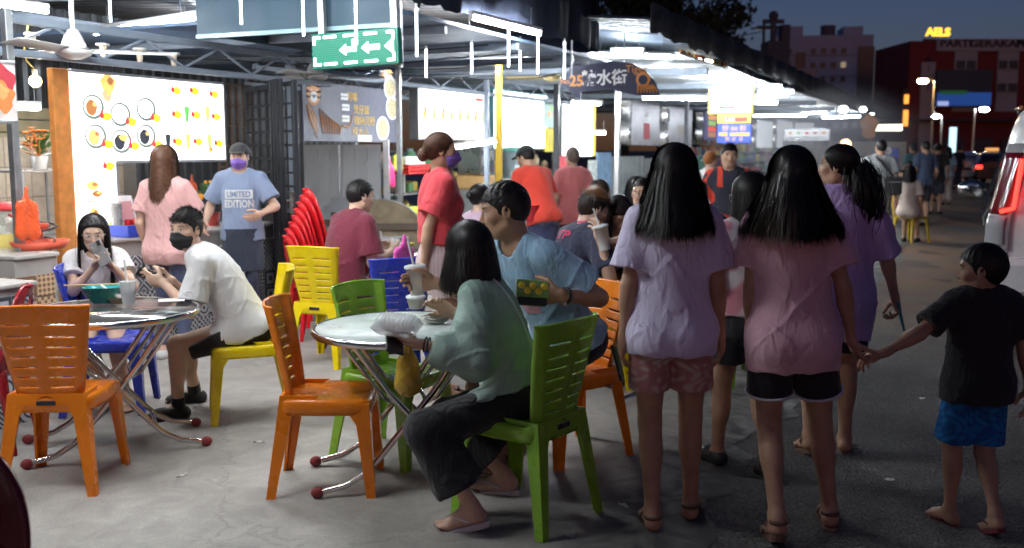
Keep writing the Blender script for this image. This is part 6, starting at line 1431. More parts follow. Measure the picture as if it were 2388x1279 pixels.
sm.data.materials.append(smm); tag(sm, 'pale blue cooking smoke drifting over the far cart', 'smoke', kind='stuff')
# far street lamps inside stalls
for k, (px, py, Y) in enumerate(((1967, 256, 28), (2013, 256, 30), (2034, 264, 36))):
 t = thing('spot_lamp', ('round white floodlight under the far roof end', 'oval white floodlight at the roof corner', 'small white floodlight past the roof end')[k], 'lamp', dp(px, py, Y), 0); MB().ball((0, 0, 0), .10 - .02 * k, 12, 8, sc=(1.3, .6, 1)).build('glass', emat('flood_white', (1, 1, 1), 14), t); MB().box((0, .08, .08), (.2, .1, .1)).build('housing', black_pl, t)
# ================================================================ far buildings
def window_wall(o, w, h, cols, rows, ww, wh, x0, x1, z0, z1, mat, lit=(), y=-.05):
 for j in range(rows):
  for i in range(cols):
   x = x0 + (x1 - x0) * (i / max(1, cols - 1)); z = z0 + (z1 - z0) * (j / max(1, rows - 1)) if rows > 1 else z0
   wn = MB().box((x, y, z), (ww, .06, wh)).build('window', mat if (i, j) not in lit else emat('lit_window', (1, .78, .42), .16), o); MB().box((x, y - .04, z - wh / 2 - .08), (ww * 1.15, .14, .12)).build('sill', MATS['bldg_grey'], wn)
YB = 130.0
def bp_(px, py, Y): return dp(px, py, Y)
bg_ = pm('bldg_grey', (.40, .46, .58), .8, vary=.08, vscale=.2); bdk = pm('bldg_dark_glass', (.035, .04, .06), .3, vary=.1)
a, b = bp_(1838, 300, YB), bp_(2075, 300, YB); zt = bp_(1950, 66, YB).z
A1 = thing('office_building', 'grey office block with small square windows and dark glass strips', 'building', ((a.x + b.x) / 2, YB + 8, 0), R(-8)); w = b.x - a.x
MB().box((0, 8, zt / 2), (w, 16, zt)).build('wall', bg_, A1)
fpx = w / 237.0
for px0, px1, za, zb2 in ((1892, 1915, 108, 178), (2040, 2078, 95, 250)):
 MB().box((-w / 2 + ((px0 + px1) / 2 - 1838) * fpx, -.1, (bp_(0, za, YB).z + bp_(0, zb2, YB).z) / 2), ((px1 - px0) * fpx, .2, bp_(0, za, YB).z - bp_(0, zb2, YB).z)).build('glass_strip', bdk, A1)
for px in (1852, 1876, 1934, 1958, 1982, 2006):
 for py in (105, 140, 175):
  if px < 1890 and py == 175: continue
  x = -w / 2 + (px - 1838) * fpx; z = bp_(0, py, YB).z; wn = MB().box((x, -.08, z), (.62, .1, .72)).build('window', emat('lit_window', (1, .78, .42), .16) if (px, py) == (2006, 140) else bdk, A1); MB().box((x, -.12, z - .42), (.75, .2, .1)).build('sill', bg_, wn)
for k in range(5): MB().box((0, -.04, zt * (.2 + .16 * k)), (w, .08, .12)).build('band', pm('bldg_band', (.26, .26, .31), .8), A1)
MB().box((-w * .3, 6, zt + .8), (w * .25, 6, 1.6)).build('roof_house', bg_, A1); MB().box((w * .33, 5, zt + .7), (w * .2, 5, 1.4)).build('roof_house', bg_, A1); MB().cyl((w * .08, 3, zt), (w * .08, 3, zt + 1.6), 1.0, n=14).build('water_tank', pm('tank_dark', (.1, .1, .12), .6), A1)
# pinkish low block before it
a, b = bp_(1850, 300, 95), bp_(1905, 300, 95); zt2 = bp_(1880, 165, 95).z
LB = thing('low_block', 'low pinkish grey building beyond the long roof', 'building', ((a.x + b.x) / 2 , 99, 0)); MB().box((0, 0, zt2 / 2), (b.x - a.x, 6, zt2)).build('wall', pm('pink_grey_wall', (.30, .24, .26), .8), LB); MB().box((1.0, -3.02, zt2 * .7), (1.0, .1, .9)).build('window', bdk, LB); MB().box((0, 0, zt2 + .1), (b.x - a.x + .4, 6.4, .2)).build('roof', pm('bldg_band', (.26, .26, .31), .8), LB)
# left dark steeple-like tower
a = bp_(1812, 300, 110); zt3 = bp_(1812, 95, 110).z; TW = thing('old_tower', 'dark tower block topped with a cross shaped mast', 'building', (a.x, 112, 0)); MB().box((0, 0, zt3 / 2), (2.4, 3, zt3)).build('wall', pm('tower_dark', (.09, .09, .12), .85), TW); MB().box((.9, -.4, zt3 * .5 + .9), (.9, 1.5, zt3 + 1.8)).build('pillar', MATS['tower_dark'], TW)
zc1 = bp_(1808, 25, 110).z; MB().box((-.25, 0, (zt3 + zc1) / 2), (.5, .5, zc1 - zt3)).build('mast', MATS['tower_dark'], TW); MB().ball((-.25, 0, zc1 - .3), .55, 10, 8).build('mast_knob', MATS['tower_dark'], TW); MB().box((-.25, 0, zc1 - .9), (2.3, .4, .45)).build('cross_arm', MATS['tower_dark'], TW); MB().box((-.25, 0, bp_(0, 57, 110).z), (3.6, .2, .2)).build('cross_arm', MATS['tower_dark'], TW)
# party building
YP = 105.0; a, b = bp_(2112, 330, YP), bp_(2700, 330, YP); zt4 = bp_(2180, 96, YP).z
PBm = pm('party_wall_red', (.20, .028, .028), .8, vary=.1, vscale=.3); PWm = pm('party_wall_white', (.40, .38, .40), .8, vary=.1, vscale=.3)
PB = thing('party_building', 'dark red and white shophouse block with a party name sign along the top', 'building', (a.x, YP, 0), 0); pw = b.x - a.x; k_ = YP / F_PX / 1.0
def px_x(px): return bp_(px, 300, YP).x - a.x
MB().box((pw / 2, 5, zt4 / 2), (pw, 10, zt4)).build('wall', PBm, PB)
MB().box(((px_x(2140) + px_x(2172)) / 2, -.15, zt4 * .42), (px_x(2172) - px_x(2140), .3, zt4 * .82)).build('white_pier', PWm, PB)
zs0, zs1 = bp_(0, 120, YP).z, bp_(0, 92, YP).z
MB().box(((px_x(2172) + pw) / 2, -.2, (zs0 + zs1) / 2), (pw - px_x(2172), .3, zs1 - zs0)).build('sign_band', PWm, PB)
[text_part(wd_, 1.05, pm('party_letters', (.03, .035, .05), .6), PB, (px_x(pxw), -.37, (zs0 + zs1) / 2 + .12), align='LEFT', bold=.03, ext=.03, sx=1.2) for wd_, pxw in (('PARTI', 2178), ('GERAKAN', 2247), ('PER', 2354))]
for px0, px1 in ((2216, 2268), (2316, 2364), (2440, 2500)):
 MB().box(((px_x(px0) + px_x(px1)) / 2, -.12, bp_(0, 190, YP).z), (px_x(px1) - px_x(px0), .24, bp_(0, 120, YP).z - bp_(0, 262, YP).z)).build('white_bay', PWm, PB)
 for py in (152, 205):
  for sg in (-1, 1):
   wn = MB().box(((px_x(px0) + px_x(px1)) / 2 + sg * .55, -.28, bp_(0, py, YP).z), (.85, .1, .85)).build('window', bdk, PB); MB().box(((px_x(px0) + px_x(px1)) / 2 + sg * .55, -.34, bp_(0, py, YP).z - .48), (.95, .18, .08)).build('sill', PWm, wn)
for k in range(4): text_part('N1A7'[k], .8, MATS['party_letters'], PB, (px_x(2156), -.33, bp_(0, 140 + k * 22, YP).z), ext=.03)
MB().box((pw / 2, -.8, bp_(0, 282, YP).z), (pw, 1.6, .25)).build('awning', pm('party_awning', (.08, .04, .05), .8), PB)
for k in range(9): MB().box((2 + k * 3.0, -.1, 1.5), (2.2, .2, 2.6)).build('shop_front', pm('shop_front_dark', (.07, .05, .06), .5), PB)
# billboard screen
s0, s1 = bp_(2182, 200, YP - 1), bp_(2308, 250, YP - 1); sc_ = thing('billboard', 'blue lit billboard on the dark red building', 'billboard', ((s0.x + s1.x) / 2, YP - 1.2, (bp_(0, 165, YP).z + bp_(0, 250, YP).z) / 2)); sw, shh = s1.x - s0.x, bp_(0, 165, YP).z - bp_(0, 250, YP).z
MB().box((0, 0, 0), (sw, .3, shh)).build('panel', pm('billboard_dark', (.05, .06, .09), .5), sc_)
MB().box((0, -.17, -shh * .30), (sw * .98, .04, shh * .36)).build('blue_picture', emat('bill_blue', (.02, .09, .38), .32, (.05, .1, .3)), sc_); MB().box((-sw * .2, -.2, -shh * .12), (sw * .5, .03, shh * .10)).build('green_band', emat('bill_green', (.02, .15, .06), .22, (.03, .1, .05)), sc_); MB().box((-sw * .38, -.2, -shh * .42), (sw * .2, .03, shh * .12)).build('pale_corner', emat('bill_pale', (.4, .5, .9), .5), sc_)
for sg in (-1, 1): MB().box((sg * sw * .4, .6, 0), (.2, 1.2, .2)).build('bracket', black_pl, sc_)
rs = thing('roof_neon_sign', 'glowing amber rooftop letters above the dark red building', 'sign', bp_(2188, 76, YP + 3), R(6)); text_part('AELS', 1.15, emat('amber_neon', (1, .50, .02), 1.5), rs, (0, 0, 0), bold=.05, ext=.05, sx=1.1); MB().box((0, .3, -.8), (3.0, .15, .3)).build('rail', black_pl, rs)
for x in (-1.2, 1.2): MB().box((x, .3, -1.6), (.12, .12, 1.8)).build('leg', black_pl, rs)
# vertical orange lit sign on the corner
osn = thing('vertical_lit_sign', 'tall orange glowing sign on the corner of the red building', 'sign', bp_(2113, 255, YP - 2), 0); MB().box((0, 0, -.9), (.4, .3, 1.6)).build('lower_light', emat('orange_glow', (1, .32, .03), 1.3), osn); MB().box((0, 0, 1.0), (.35, .3, .9)).build('upper_light', MATS['orange_glow'], osn); MB().box((0, .25, 0), (.5, .15, 4.2)).build('back_plate', black_pl, osn)
# ---- street lamps
def street_lamp(label, px, py, Y, col, e, arm=.8, sg=1, r=.16):
 p = dp(px, py, Y); t = thing('street_lamp', label, 'street lamp', (p.x + sg * arm, p.y, 0), 0, 'street lamps along the road'); z = p.z
 MB().cyl((0, 0, 0), (0, 0, z + .05), .08, .05, n=10).build('pole', galv, t); MB().tube([(0, 0, z), (-sg * arm * .5, 0, z + .12), (-sg * arm, 0, z + .08)], .035, 8).build('arm', galv, t)
 MB().ball((-sg * arm, 0, z), r, 12, 8, sc=(1.4, .8, .6)).build('lamp_glass', emat('street_glow_%d' % px, col, e), t); MB().box((-sg * arm, 0, z + r * .7), (r * 2.4, r * 1.4, r * .5), bev=.03).build('lamp_head', steel_dim, t)
street_lamp('sodium street lamp glowing orange before the red building', 2152, 190, 60, (1, .55, .2), 300, .7, 1, .22)
street_lamp('street lamp with a white head left of the billboard pole', 2182, 272, 75, (.95, 1, .92), 120, .5, 1, .22)
street_lamp('street lamp with a white head on a pale straight pole', 2296, 256, 62, (.95, 1, .92), 160, .6, -1, .2)
street_lamp('yellowish street lamp below the cross topped tower', 1781, 140, 70, (1, .85, .5), 60, .4, 1, .2)
lp = thing('light_pillar', 'slim cyan white lit pillar sign by the road', 'sign', gp(2218, 395), 0); MB().box((0, 0, 1.7), (.5, .3, 3.4), bev=.03).build('lit_face', emat('cyan_pillar', (.55, .85, 1.0), .9), lp); MB().box((0, .1, .1), (.7, .5, .2)).build('base', black_pl, lp)
# ---- power pole and wire
w0 = dp(1640, 62, 60); w1 = dp(1782, 72, 62)
pz = dp(1782, 55, 62); up_ = thing('power_pole', 'slim power pole with insulators beyond the roof', 'pole', (pz.x, pz.y, 0)); MB().cyl((0, 0, 0), (0, 0, pz.z), .12, .08, n=10).build('pole', steel_dark, up_); MB().box((0, 0, pz.z - .3), (1.6, .1, .1)).build('cross_arm', steel_dark, up_)
mb = MB(); pts = []
for k in range(21):
 t = k / 20; p = dp(1480, 55, 58).lerp(w1, t); p.z -= 1.2 * 4 * t * (1 - t) * .5; pts.append(p)
mb.tube(pts, .03, 5); tag(mb.build('power_cable', black_pl), 'black overhead cable sagging from the trees to the power pole', 'cable')
# ---- trees behind the roof
fol = [pm('tree_leaf_%d' % k, c, .7, vary=.3) for k, c in enumerate(((.035, .055, .025), (.05, .075, .03), (.025, .04, .02)))]
def tree(label, px, py, Y, rx, rz, n, seed, base=0):
 r = np.random.RandomState(seed); c = dp(px, py, Y); t = thing('tree', label, 'tree', (c.x, c.y, 0), 0, 'trees behind the market roof')
 MB().tube([(0, 0, 0), (.1, 0, c.z * .5), (0, .1, c.z * .8), (.1, 0, c.z)], [.22, .18, .12, .05], 8).build('trunk', pm('bark', (.07, .05, .035), .9), t)
 V = []; Q = []; lim = [(r.normal(0, 1, 3) * V3(rx * .5, rx * .45, rz * .42)) for _ in range(14)]
 for k, l in enumerate(lim):
  MB().tube([(0, 0, c.z * .72), Vector((0, 0, c.z * .72)).lerp(Vector((l[0], l[1], c.z + l[2])), .5) + Vector((0, 0, .2)), (l[0], l[1], c.z + l[2])], [.08, .045, .012], 5).build('limb', MATS['bark'], t)
 cl = np.array(lim)[r.randint(0, 14, n)] + r.normal(0, 1, (n, 3)) * V3(rx, rx, rz) * .17; cl[:, 2] += c.z
 d = r.normal(0, 1, (n, 3)); d /= np.linalg.norm(d, axis=1)[:, None]; e = np.cross(d, r.normal(0, 1, (n, 3))); e /= np.linalg.norm(e, axis=1)[:, None]; L = r.uniform(.10, .22, n)[:, None]
 V = np.stack([cl - d * L, cl + e * L * .45, cl + d * L, cl - e * L * .45], 1).reshape(-1, 3); Q = np.arange(4 * n).reshape(-1, 4)
 np_mesh('crown', [(V, Q)], fol[seed % 3], t)
tree('dark leafy tree rising behind the tarpaulin and long roof', 1545, 25, 46, 3.4, 2.2, 5200, 3)
tree('smaller dark tree sloping down behind the long roof', 1625, 85, 44, 1.6, 1.1, 2200, 4)
tree('dark tree crown just above the canopy edge', 1460, -15, 48, 2.2, 1.5, 2400, 5)
# ================================================================ plastic chairs
def plastic(name, col): return pm('plastic_' + name, col, .27, vary=.11, vscale=3.6, coat=.12, rvary=.12)
P_OR, P_YE, P_GR, P_BL, P_RE, P_DR, P_DG = plastic('orange', (.80, .21, .006)), plastic('yellow', (.80, .60, .006)), plastic('green', (.23, .47, .035)), plastic('blue', (.025, .05, .47)), plastic('red', (.62, .012, .018)), plastic('dark_red', (.13, .006, .012)), plastic('dark_green', (.04, .09, .075))
plate_m = pm('label_plate', (.05, .05, .06), .3, .4)
def leg_mesh(sx, sy, top, bot, ztop, arch=.16):
 """L-section tapering leg; corner outside; top flares into the apron like an arch"""
 mb = MB(); rings = []; N = 9
 for k in range(N + 1):
  t = k / N; z = ztop * (1 - t); cx = top[0] + (bot[0] - top[0]) * t; cy_ = top[1] + (bot[1] - top[1]) * t
  w = .040 + .030 * (1 - t) + arch * max(0, 1 - t * 5.5) ** 2.0; th = .013
  L_ = [(0, 0), (-sx * w, 0), (-sx * w, -sy * th), (-sx * th, -sy * th), (-sx * th, -sy * w), (0, -sy * w)]
  rings.append([Vector((cx + a, cy_ + b, z)) for a, b in L_])
 n = 6; vs = [p for r in rings for p in r]; fs = []
 for k in range(N):
  for i in range(n): fs.append((k * n + i, k * n + (i + 1) % n, (k + 1) * n + (i + 1) % n, (k + 1) * n + i))
 if sx * sy < 0: fs = [f[::-1] for f in fs]
 mb.add(vs, fs); mb.add(rings[-1], [tuple(range(n))]); mb.add(rings[0], [tuple(range(n))[::-1]]); return mb
def make_chair(label, mat):
 t = thing('plastic_chair', label, 'chair', (0, 0, 0), 0, 'slotted plastic chairs')
 mb = MB(); nn = 40
 def ring(s_, z, drop=0):
  r = []
  for k in range(nn):
   a = 2 * math.pi * k / nn; c, s = math.cos(a), math.sin(a); e = .30
   x = .205 * s_ * math.copysign(abs(c) ** e, c); y = .205 * s_ * math.copysign(abs(s) ** e, s); r.append(Vector((x * (1 - .05 * (y < 0)), y, z - (drop * (y / .205) ** 2 if y > 0 else 0))))
  return r
 rs = [ring(.98, .385), ring(1.0, .40), ring(1.0, .432, .004), ring(.985, .445, .006), ring(.95, .450, .008), ring(.80, .447, .006), ring(.5, .442), ring(.2, .440), ring(.01, .440)]
 vs = [p for r in rs for p in r]; mb.add(vs, [(j * nn + i, j * nn + (i + 1) % nn, (j + 1) * nn + (i + 1) % nn, (j + 1) * nn + i) for j in range(len(rs) - 1) for i in range(nn)], smooth=True)
 o = mb.build('seat', mat, t); o.modifiers.new('solid', 'SOLIDIFY').thickness = -.004
 for sx in (-1, 1):
  leg_mesh(sx, 1, (sx * .200, .200), (sx * .225, .225), .435).build('leg', mat, t)
  leg_mesh(sx, -1, (sx * .172, -.203), (sx * .222, -.268), .47, .11).build('leg', mat, t)
 # back: a curved plate with two columns of seven slots
 NX, NZ = 26, 60
 def bf(u, v):
  s = u * 2 - 1; z = .40 + v * .485; wd = .130 + .085 * v ** .75; y = -.185 - .10 * v ** 1.15 + .040 * s * s * (.4 + .6 * v) + .004 * math.exp(-(s / .12) ** 2)
  if abs(s) > .84: y += .03 * (abs(s) - .84) / .16
  return Vector((s * wd, y, z - .010 * s * s * v))
 cut_rows = [int(NZ * (.20 + k * .103)) for k in range(7)]
 def skip(i, j):
  u = abs((i + .5) / NX * 2 - 1); return (.15 < u < .76) and any(j == r for r in cut_rows)
 mb = MB(); mb.sheet(bf, NX, NZ, skip=skip); o = mb.build('backrest', mat, t); md = o.modifiers.new('solid', 'SOLIDIFY'); md.thickness = .009; md.offset = 0
 mb = MB(); mb.tube([bf(k / 20, 1) for k in range(21)], .0075, 8); mb.build('top_rim', mat, t)
 MB().box((0, -.2105, .43), (.085, .006, .022), bev=.002).build('label_plate', plate_m, t)
 return t
chair0 = make_chair('bright orange slotted plastic chair empty, at the pale round table', P_OR)
def chair(label, mat, x, y, rz, z=0.0): return copy_tree(chair0, label, (x, y, z), R(rz), mats={P_OR.name: mat} if mat is not P_OR else None)
chair0.location = (-.85, 4.56, 0); chair0.rotation_euler = (0, 0, R(-88))
chair('orange slotted plastic chair with its back to the steel table of the phone users', P_OR, -2.13, 4.62, 4)
chair('orange slotted plastic chair under the young man in light blue', P_OR, .285, 5.03, 124)
chair('green slotted plastic chair empty behind the pale round table', P_GR, -.60, 5.0, -119)
chair('green slotted plastic chair under the girl in the green blouse', P_GR, .05, 4.17, 52)
chair('yellow slotted plastic chair under the man in maroon', P_YE, -1.36, 7.32, -20)
chair('yellow slotted plastic chair under the boy with the black mask', P_YE, -1.57, 5.80, 108)
chair('blue slotted plastic chair under the girl holding a phone', P_BL, -2.43, 5.95, -82)
chair('blue slotted plastic chair behind the pale round table near the woman in red', P_BL, -.78, 6.55, 20)
chair('yellow slotted plastic chair under the boy in the navy jersey', P_YE, .50, 6.5, -70)
chair('green slotted plastic chair half hidden between the two long haired walkers', P_GR, 1.55, 6.75, 20)
# round-backed red chairs: stack by the door
def make_red(label, mat, back_h=.42):
 t = thing('round_back_chair', label, 'chair', (0, 0, 0), 0, 'stacked red chairs')
 mb = MB(); mb.box((0, 0, .43), (.40, .40, .03), bev=.012); mb.build('seat', mat, t)
 for sx in (-1, 1):
  for sy in (-1, 1): MB().cyl((sx * .17, sy * .17, .42), (sx * .21, sy * .22, 0), .028, .016, n=8).build('leg', mat, t)
 def bf(u, v):
  s = u * 2 - 1; wd = .20 * math.sqrt(max(0.02, 1 - (max(0, v - .35) / .66) ** 2.4)); return Vector((s * wd, -.19 - .10 * v + .03 * s * s, .42 + v * (back_h + .02)))
 mb = MB(); mb.sheet(bf, 18, 24, skip=lambda i, j: 19 <= j <= 20 and 6 <= i <= 11); o = mb.build('backrest', mat, t); o.modifiers.new('solid', 'SOLIDIFY').thickness = .008
 MB().tube([bf(u, v) for u, v in [(0, k / 24) for k in range(2, 25)] + [(k / 18, 1) for k in range(1, 18)] + [(1, 1 - k / 24) for k in range(0, 23)]], .011, 6).build('back_rim', mat, t)
 return t
bs_ = Vector((dp(742, 600, 8.35).x, 8.35, 0)); r0 = make_red('glossy red round backed chair in the stack by the black door', P_RE); r0.location = bs_; r0.rotation_euler = (0, 0, R(-62)); ORD = ('lowest', 'second', 'third', 'fourth', 'fifth', 'sixth', 'seventh', 'eighth', 'ninth', 'tenth')
r0['label'] = 'glossy red round backed chair, lowest of the stack by the black door'
for k in range(1, 8): copy_tree(r0, 'glossy red round backed chair, %s from the floor in the red stack' % ORD[k], bs_ + Vector((.022 * k, .012 * k, .055 * k)), R(-62 + rg.uniform(-4, 4)))
r1 = copy_tree(r0, 'dark red chair cut off in the near corner beside the left orange chair', (-1.385, 2.10, .0), R(172), 'dark red chairs at the near tables', {P_RE.name: P_DR})
copy_tree(r0, 'red stool like chair half hidden behind the left orange chair', (-2.82, 5.15, 0), R(100), 'red chairs at the steel table', {P_RE.name: plastic('wine_red', (.30, .01, .02))})
g0 = copy_tree(r0, 'dark green grey round backed chair in the stack before the snack shelf', (dp(1645, 400, 15.0).x, 15.0, 0), R(190), 'stacked dark green chairs', {P_RE.name: P_DG})
g0['label'] = 'dark green grey round backed chair, lowest of the stack before the snack shelf'
for k in range(1, 10): copy_tree(g0, 'dark green round backed chair, %s from the floor in the green stack' % ORD[k], g0.location + Vector((.006 * k, 0, .068 * k)), R(190))
# far yellow chair with open bow back
fy = thing('bow_back_chair', 'yellow plastic chair with an open bow back by the far diners', 'chair', gp(2122, 566), R(-60))
mb = MB(); mb.box((0, 0, .43), (.40, .40, .035), bev=.012); mb.build('seat', pm('mustard_plastic', (.55, .38, .02), .35), fy)
for sx in (-1, 1):
 for sy in (-1, 1): MB().cyl((sx * .17, sy * .17, .42), (sx * .21, sy * .23, 0), .032, .02, n=8).build('leg', MATS['mustard_plastic'], fy)
MB().tube([(-.19, -.18, .42), (-.20, -.25, .7), (-.12, -.28, .84), (0, -.29, .88), (.12, -.28, .84), (.20, -.25, .7), (.19, -.18, .42)], .022, 8).build('bow', MATS['mustard_plastic'], fy)
for x in (-.07, .07): MB().tube([(x, -.19, .43), (x, -.27, .83)], .014, 6).build('spindle', MATS['mustard_plastic'], fy)
# ================================================================ folding round tables
rub = pm('red_rubber', (.25, .03, .035), .6)
def make_table(label, top_mat, loc, rz, r=.45):
 t = thing('round_table', label, 'table', loc, R(rz), 'round folding tables')
 MB().lathe([(.001, .708), (r - .02, .708), (r - .02, .738), (.001, .7385)], n=64).build('tabletop', top_mat, t)
 MB().lathe([(r - .018, .704), (r, .710), (r + .004, .724), (r, .738), (r - .010, .7425), (r - .018, .7395)], n=64, ring=True).build('rim', chrome, t)
 for sg, yo in ((1, .235), (-1, .205)):
  for sy in (-1, 1):
   pts = [(sg * .26, sy * yo, .70), (sg * .10, sy * yo, .47), (-sg * .16, sy * yo, .16), (-sg * .22, sy * yo, .10), (-sg * .30, sy * yo, .055), (-sg * .42, sy * yo, .03)]
   MB().tube(pts, .0145, 10).build('leg', chrome, t); MB().ball((-sg * .43, sy * yo, .030), .026, 10, 8, sc=(1.2, 1, 1)).build('foot_cap', rub, t)
  MB().cyl((-sg * .19, -yo, .13), (-sg * .19, yo, .13), .010, n=8).build('stretcher', chrome, t)
  MB().tube([(sg * .30, -yo * .9, .69), (sg * .12, -yo * .9, .44), (sg * .08, -yo * .6, .40), (sg * .08, yo * .6, .40), (sg * .12, yo * .9, .44), (sg * .30, yo * .9, .69)], .010, 8).build('brace', chrome, t)
 return t
marble = pm('pale_marble_top', (.58, .64, .61), .36, vary=.22, vscale=9)
mirror = pm('steel_table_top', (.42, .40, .39), .12, .85, vary=.12, vscale=4)
T1 = gp(945, 760, .74); make_table('round table with a pale marbled top and chrome rim by the green blouse girl', marble, (T1.x, T1.y, 0), 12, .44)
T2 = gp(258, 722, .74); make_table('round steel topped table with the teal bowl in front of the phone users', mirror, (T2.x, T2.y, 0), 25, .45)
T3 = dp(880, 600, 7.9); make_table('round table with coffee and takeaway boxes beside the man in maroon', mirror, (T3.x, T3.y + .1, 0), 60, .45)
make_table('round table between the boy in navy and the woman in black', pm('orange_table_top', (.70, .32, .03), .3), (.92, 6.45, 0), 30, .42)
# tabletops leaning on the gate
def leaning(label, px, py, Y, r, tilt, mat):
 c = dp(px, py, Y); t = thing('folded_table', label, 'table', (c.x, c.y, 0), 0, 'folded round tables leaning on the gate')
 t.location.z = r * math.cos(tilt) + .02; t.rotation_euler = (math.pi / 2 - tilt, 0, 0)
 MB().lathe([(.001, -.012), (r - .012, -.012), (r - .012, .012), (.001, .012)], n=40).build('tabletop', mat, t); MB().lathe([(r - .012, -.016), (r, -.016), (r, .016), (r - .012, .016)], n=40, ring=True).build('rim', galv, t)
 for y in (-.18, .22): MB().box((0, y, .03), (r * 1.5, .07, .03)).build('batten', pm('dark_batten', (.10, .07, .05), .7), t)
 MB().box((-.2, 0, .035), (.06, r * 1.3, .03)).build('batten', MATS['dark_batten'], t); MB().tube([(-.3, -.35, .05), (-.3, .1, .06), (.3, .1, .06), (.3, -.35, .05)], .012, 8).build('folded_leg', galv, t)
ply = pm('old_plywood', (.25, .19, .12), .7, vary=.3, vscale=7)
leaning('round plywood table underside leaning against the grey gate', 888, 640, 10.6, .53, R(14), ply)
leaning('second round table leaning behind the plywood one', 822, 640, 11.2, .52, R(10), pm('grey_board', (.28, .29, .30), .6))
# ================================================================ things on the tables
ZT = .743
clear = pm('clear_plastic', (.82, .84, .85), .14, vary=0, alpha=.42)
foam = pm('white_foam', (.74, .73, .70), .6, vary=.04); straw = pm('straw_white', (.75, .73, .72), .4)
def cup(label, p, h=.13, r=.045, lid=False, drink=None, straw_h=0, mat=None, tilt=None):
 t = thing('plastic_cup', label, 'cup', p, 0)
 MB().lathe([(r * .72, 0), (r, h), (r + .003, h), (r * .97, h - .002), (r * .69, .003)], n=22).build('cup_wall', mat or clear, t)
 MB().lathe([(r * .71, .002), (.001, .002)], n=16).build('cup_base', mat or clear, t)
 if drink: MB().lathe([(r * .68, .005), (r * .86, h * .62), (.001, h * .62)], n=18).build('drink', drink, t)
 if lid: MB().lathe([(r + .005, h - .004), (r + .005, h + .008), (r * .8, h + .012), (.001, h + .012)], n=22).build('lid', pm('cup_lid', (.72, .72, .72), .3, alpha=.85), t)
 if straw_h: MB().cyl((.01, 0, .01), (-.02, .015, straw_h), .0055, n=8).build('straw', straw, t)
 if tilt: t.rotation_euler = tilt
 return t
q = gp(300, 710, ZT); cup('clear plastic cup of ice with a straw on the steel table', q, .125, .045, straw_h=.24, drink=pm('ice_white', (.70, .72, .74), .3, alpha=.6))
q = gp(243, 705, ZT); b_ = thing('melamine_bowl', 'teal square noodle bowl with chopsticks on the steel table', 'bowl', q, R(10)); mb = MB()
def sq(rx, ry, z, n=32): return [Vector((rx * math.copysign(abs(math.cos(a)) ** .5, math.cos(a)), ry * math.copysign(abs(math.sin(a)) ** .5, math.sin(a)), z)) for a in [2 * math.pi * k / n for k in range(n)]]
rs = [sq(.055, .055, .0), sq(.075, .075, .03), sq(.10, .10, .085), sq(.108, .108, .09), sq(.095, .095, .082), sq(.07, .07, .04), sq(.02, .02, .035)]; vs = [p for r in rs for p in r]
mb.add(vs, [(j * 32 + i, j * 32 + (i + 1) % 32, (j + 1) * 32 + (i + 1) % 32, (j + 1) * 32 + i) for j in range(6) for i in range(32)], smooth=True); mb.build('bowl', pm('teal_melamine', (.03, .28, .28), .25, coat=.3), b_)
for k in range(2): MB().cyl((-.20, -.02 + .012 * k, .098), (.10, .03 + .02 * k, .094), .0035, n=6).build('chopstick', pm('bamboo', (.55, .36, .16), .6), b_)
q = gp(275, 708, ZT); b_ = thing('sauce_bowl', 'small cream sauce bowl with a white soup spoon on the steel table', 'bowl', q, 0); MB().lathe([(.03, 0), (.055, .035), (.058, .036), (.052, .034), (.028, .006), (.001, .006)], n=22).build('bowl', pm('cream_melamine', (.62, .52, .36), .35), b_); MB().tube([(.03, 0, .03), (-.02, 0, .05), (-.09, .0, .10)], [.018, .010, .007], 8).build('spoon', foam, b_)
q = gp(400, 702, ZT); tag(MB().box((0, 0, .004), (.14, .11, .006), rz=.3, bev=.002).build('tissue_pack', pm('clear_tissue', (.70, .66, .66), .3), None, q), 'flat plastic tissue packet on the steel table', 'tissue')
q = gp(970, 720, ZT); cup('low white paper tub with a lid on the pale table', q, .06, .048, lid=True, mat=foam)
cup('tall clear takeaway cup with lid and straw held over the pale table', Vector((-.470, 4.90, .855)), .14, .048, lid=True, drink=pm('mango_drink', (.75, .45, .04), .3), straw_h=.27, tilt=(0, R(-5), 0))
q = gp(1018, 752, ZT); pl = thing('plate_pile', 'small pile of used white foam plates with bamboo skewers', 'plates', q, 0)
for k in range(3): MB().lathe([(.04, .0), (.065, .014), (.067, .014), (.04, .004), (.001, .004)], c=(.006 * k, 0, .010 * k), n=22).build('plate', foam, pl)
for k in range(6): MB().cyl((-.07 + .01 * k, -.04 + .012 * k, .035), (.05 + .012 * k, .06 - .02 * k, .060 + .004 * k), .002, n=5).build('skewer', MATS['bamboo'], pl)
# clear clamshell held by P7's hand over the table edge
cs = thing('clamshell_box', 'clear ribbed plastic food clamshell in the hand of the girl in green', 'food box', (0, 0, 0), 0)
mb = MB()
def clam(u, v):
 a = u * 2 - 1; b = v * 2 - 1; h = .045 * (1 - abs(a) ** 6) * (1 - abs(b) ** 6); return Vector((a * .095, b * .07, h + .003 * math.sin(a * 40) * (h > .01)))
mb.sheet(clam, 40, 20); mb.build('lid', pm('clamshell_clear', (.78, .80, .81), .16, vary=0, alpha=.55), cs)
mb = MB(); mb.sheet(lambda u, v: Vector(((u * 2 - 1) * .095, (v * 2 - 1) * .07, -.035 * (1 - abs(u * 2 - 1) ** 6) * (1 - abs(v * 2 - 1) ** 6) - .001)), 30, 16); mb.build('tray', MATS['clamshell_clear'], cs)
MB().ball((.0, 0, -.008), .05, 14, 8, sc=(1.4, .9, .4)).build('food', pm('pale_food', (.52, .42, .36), .6, vary=.4, vscale=60), cs)
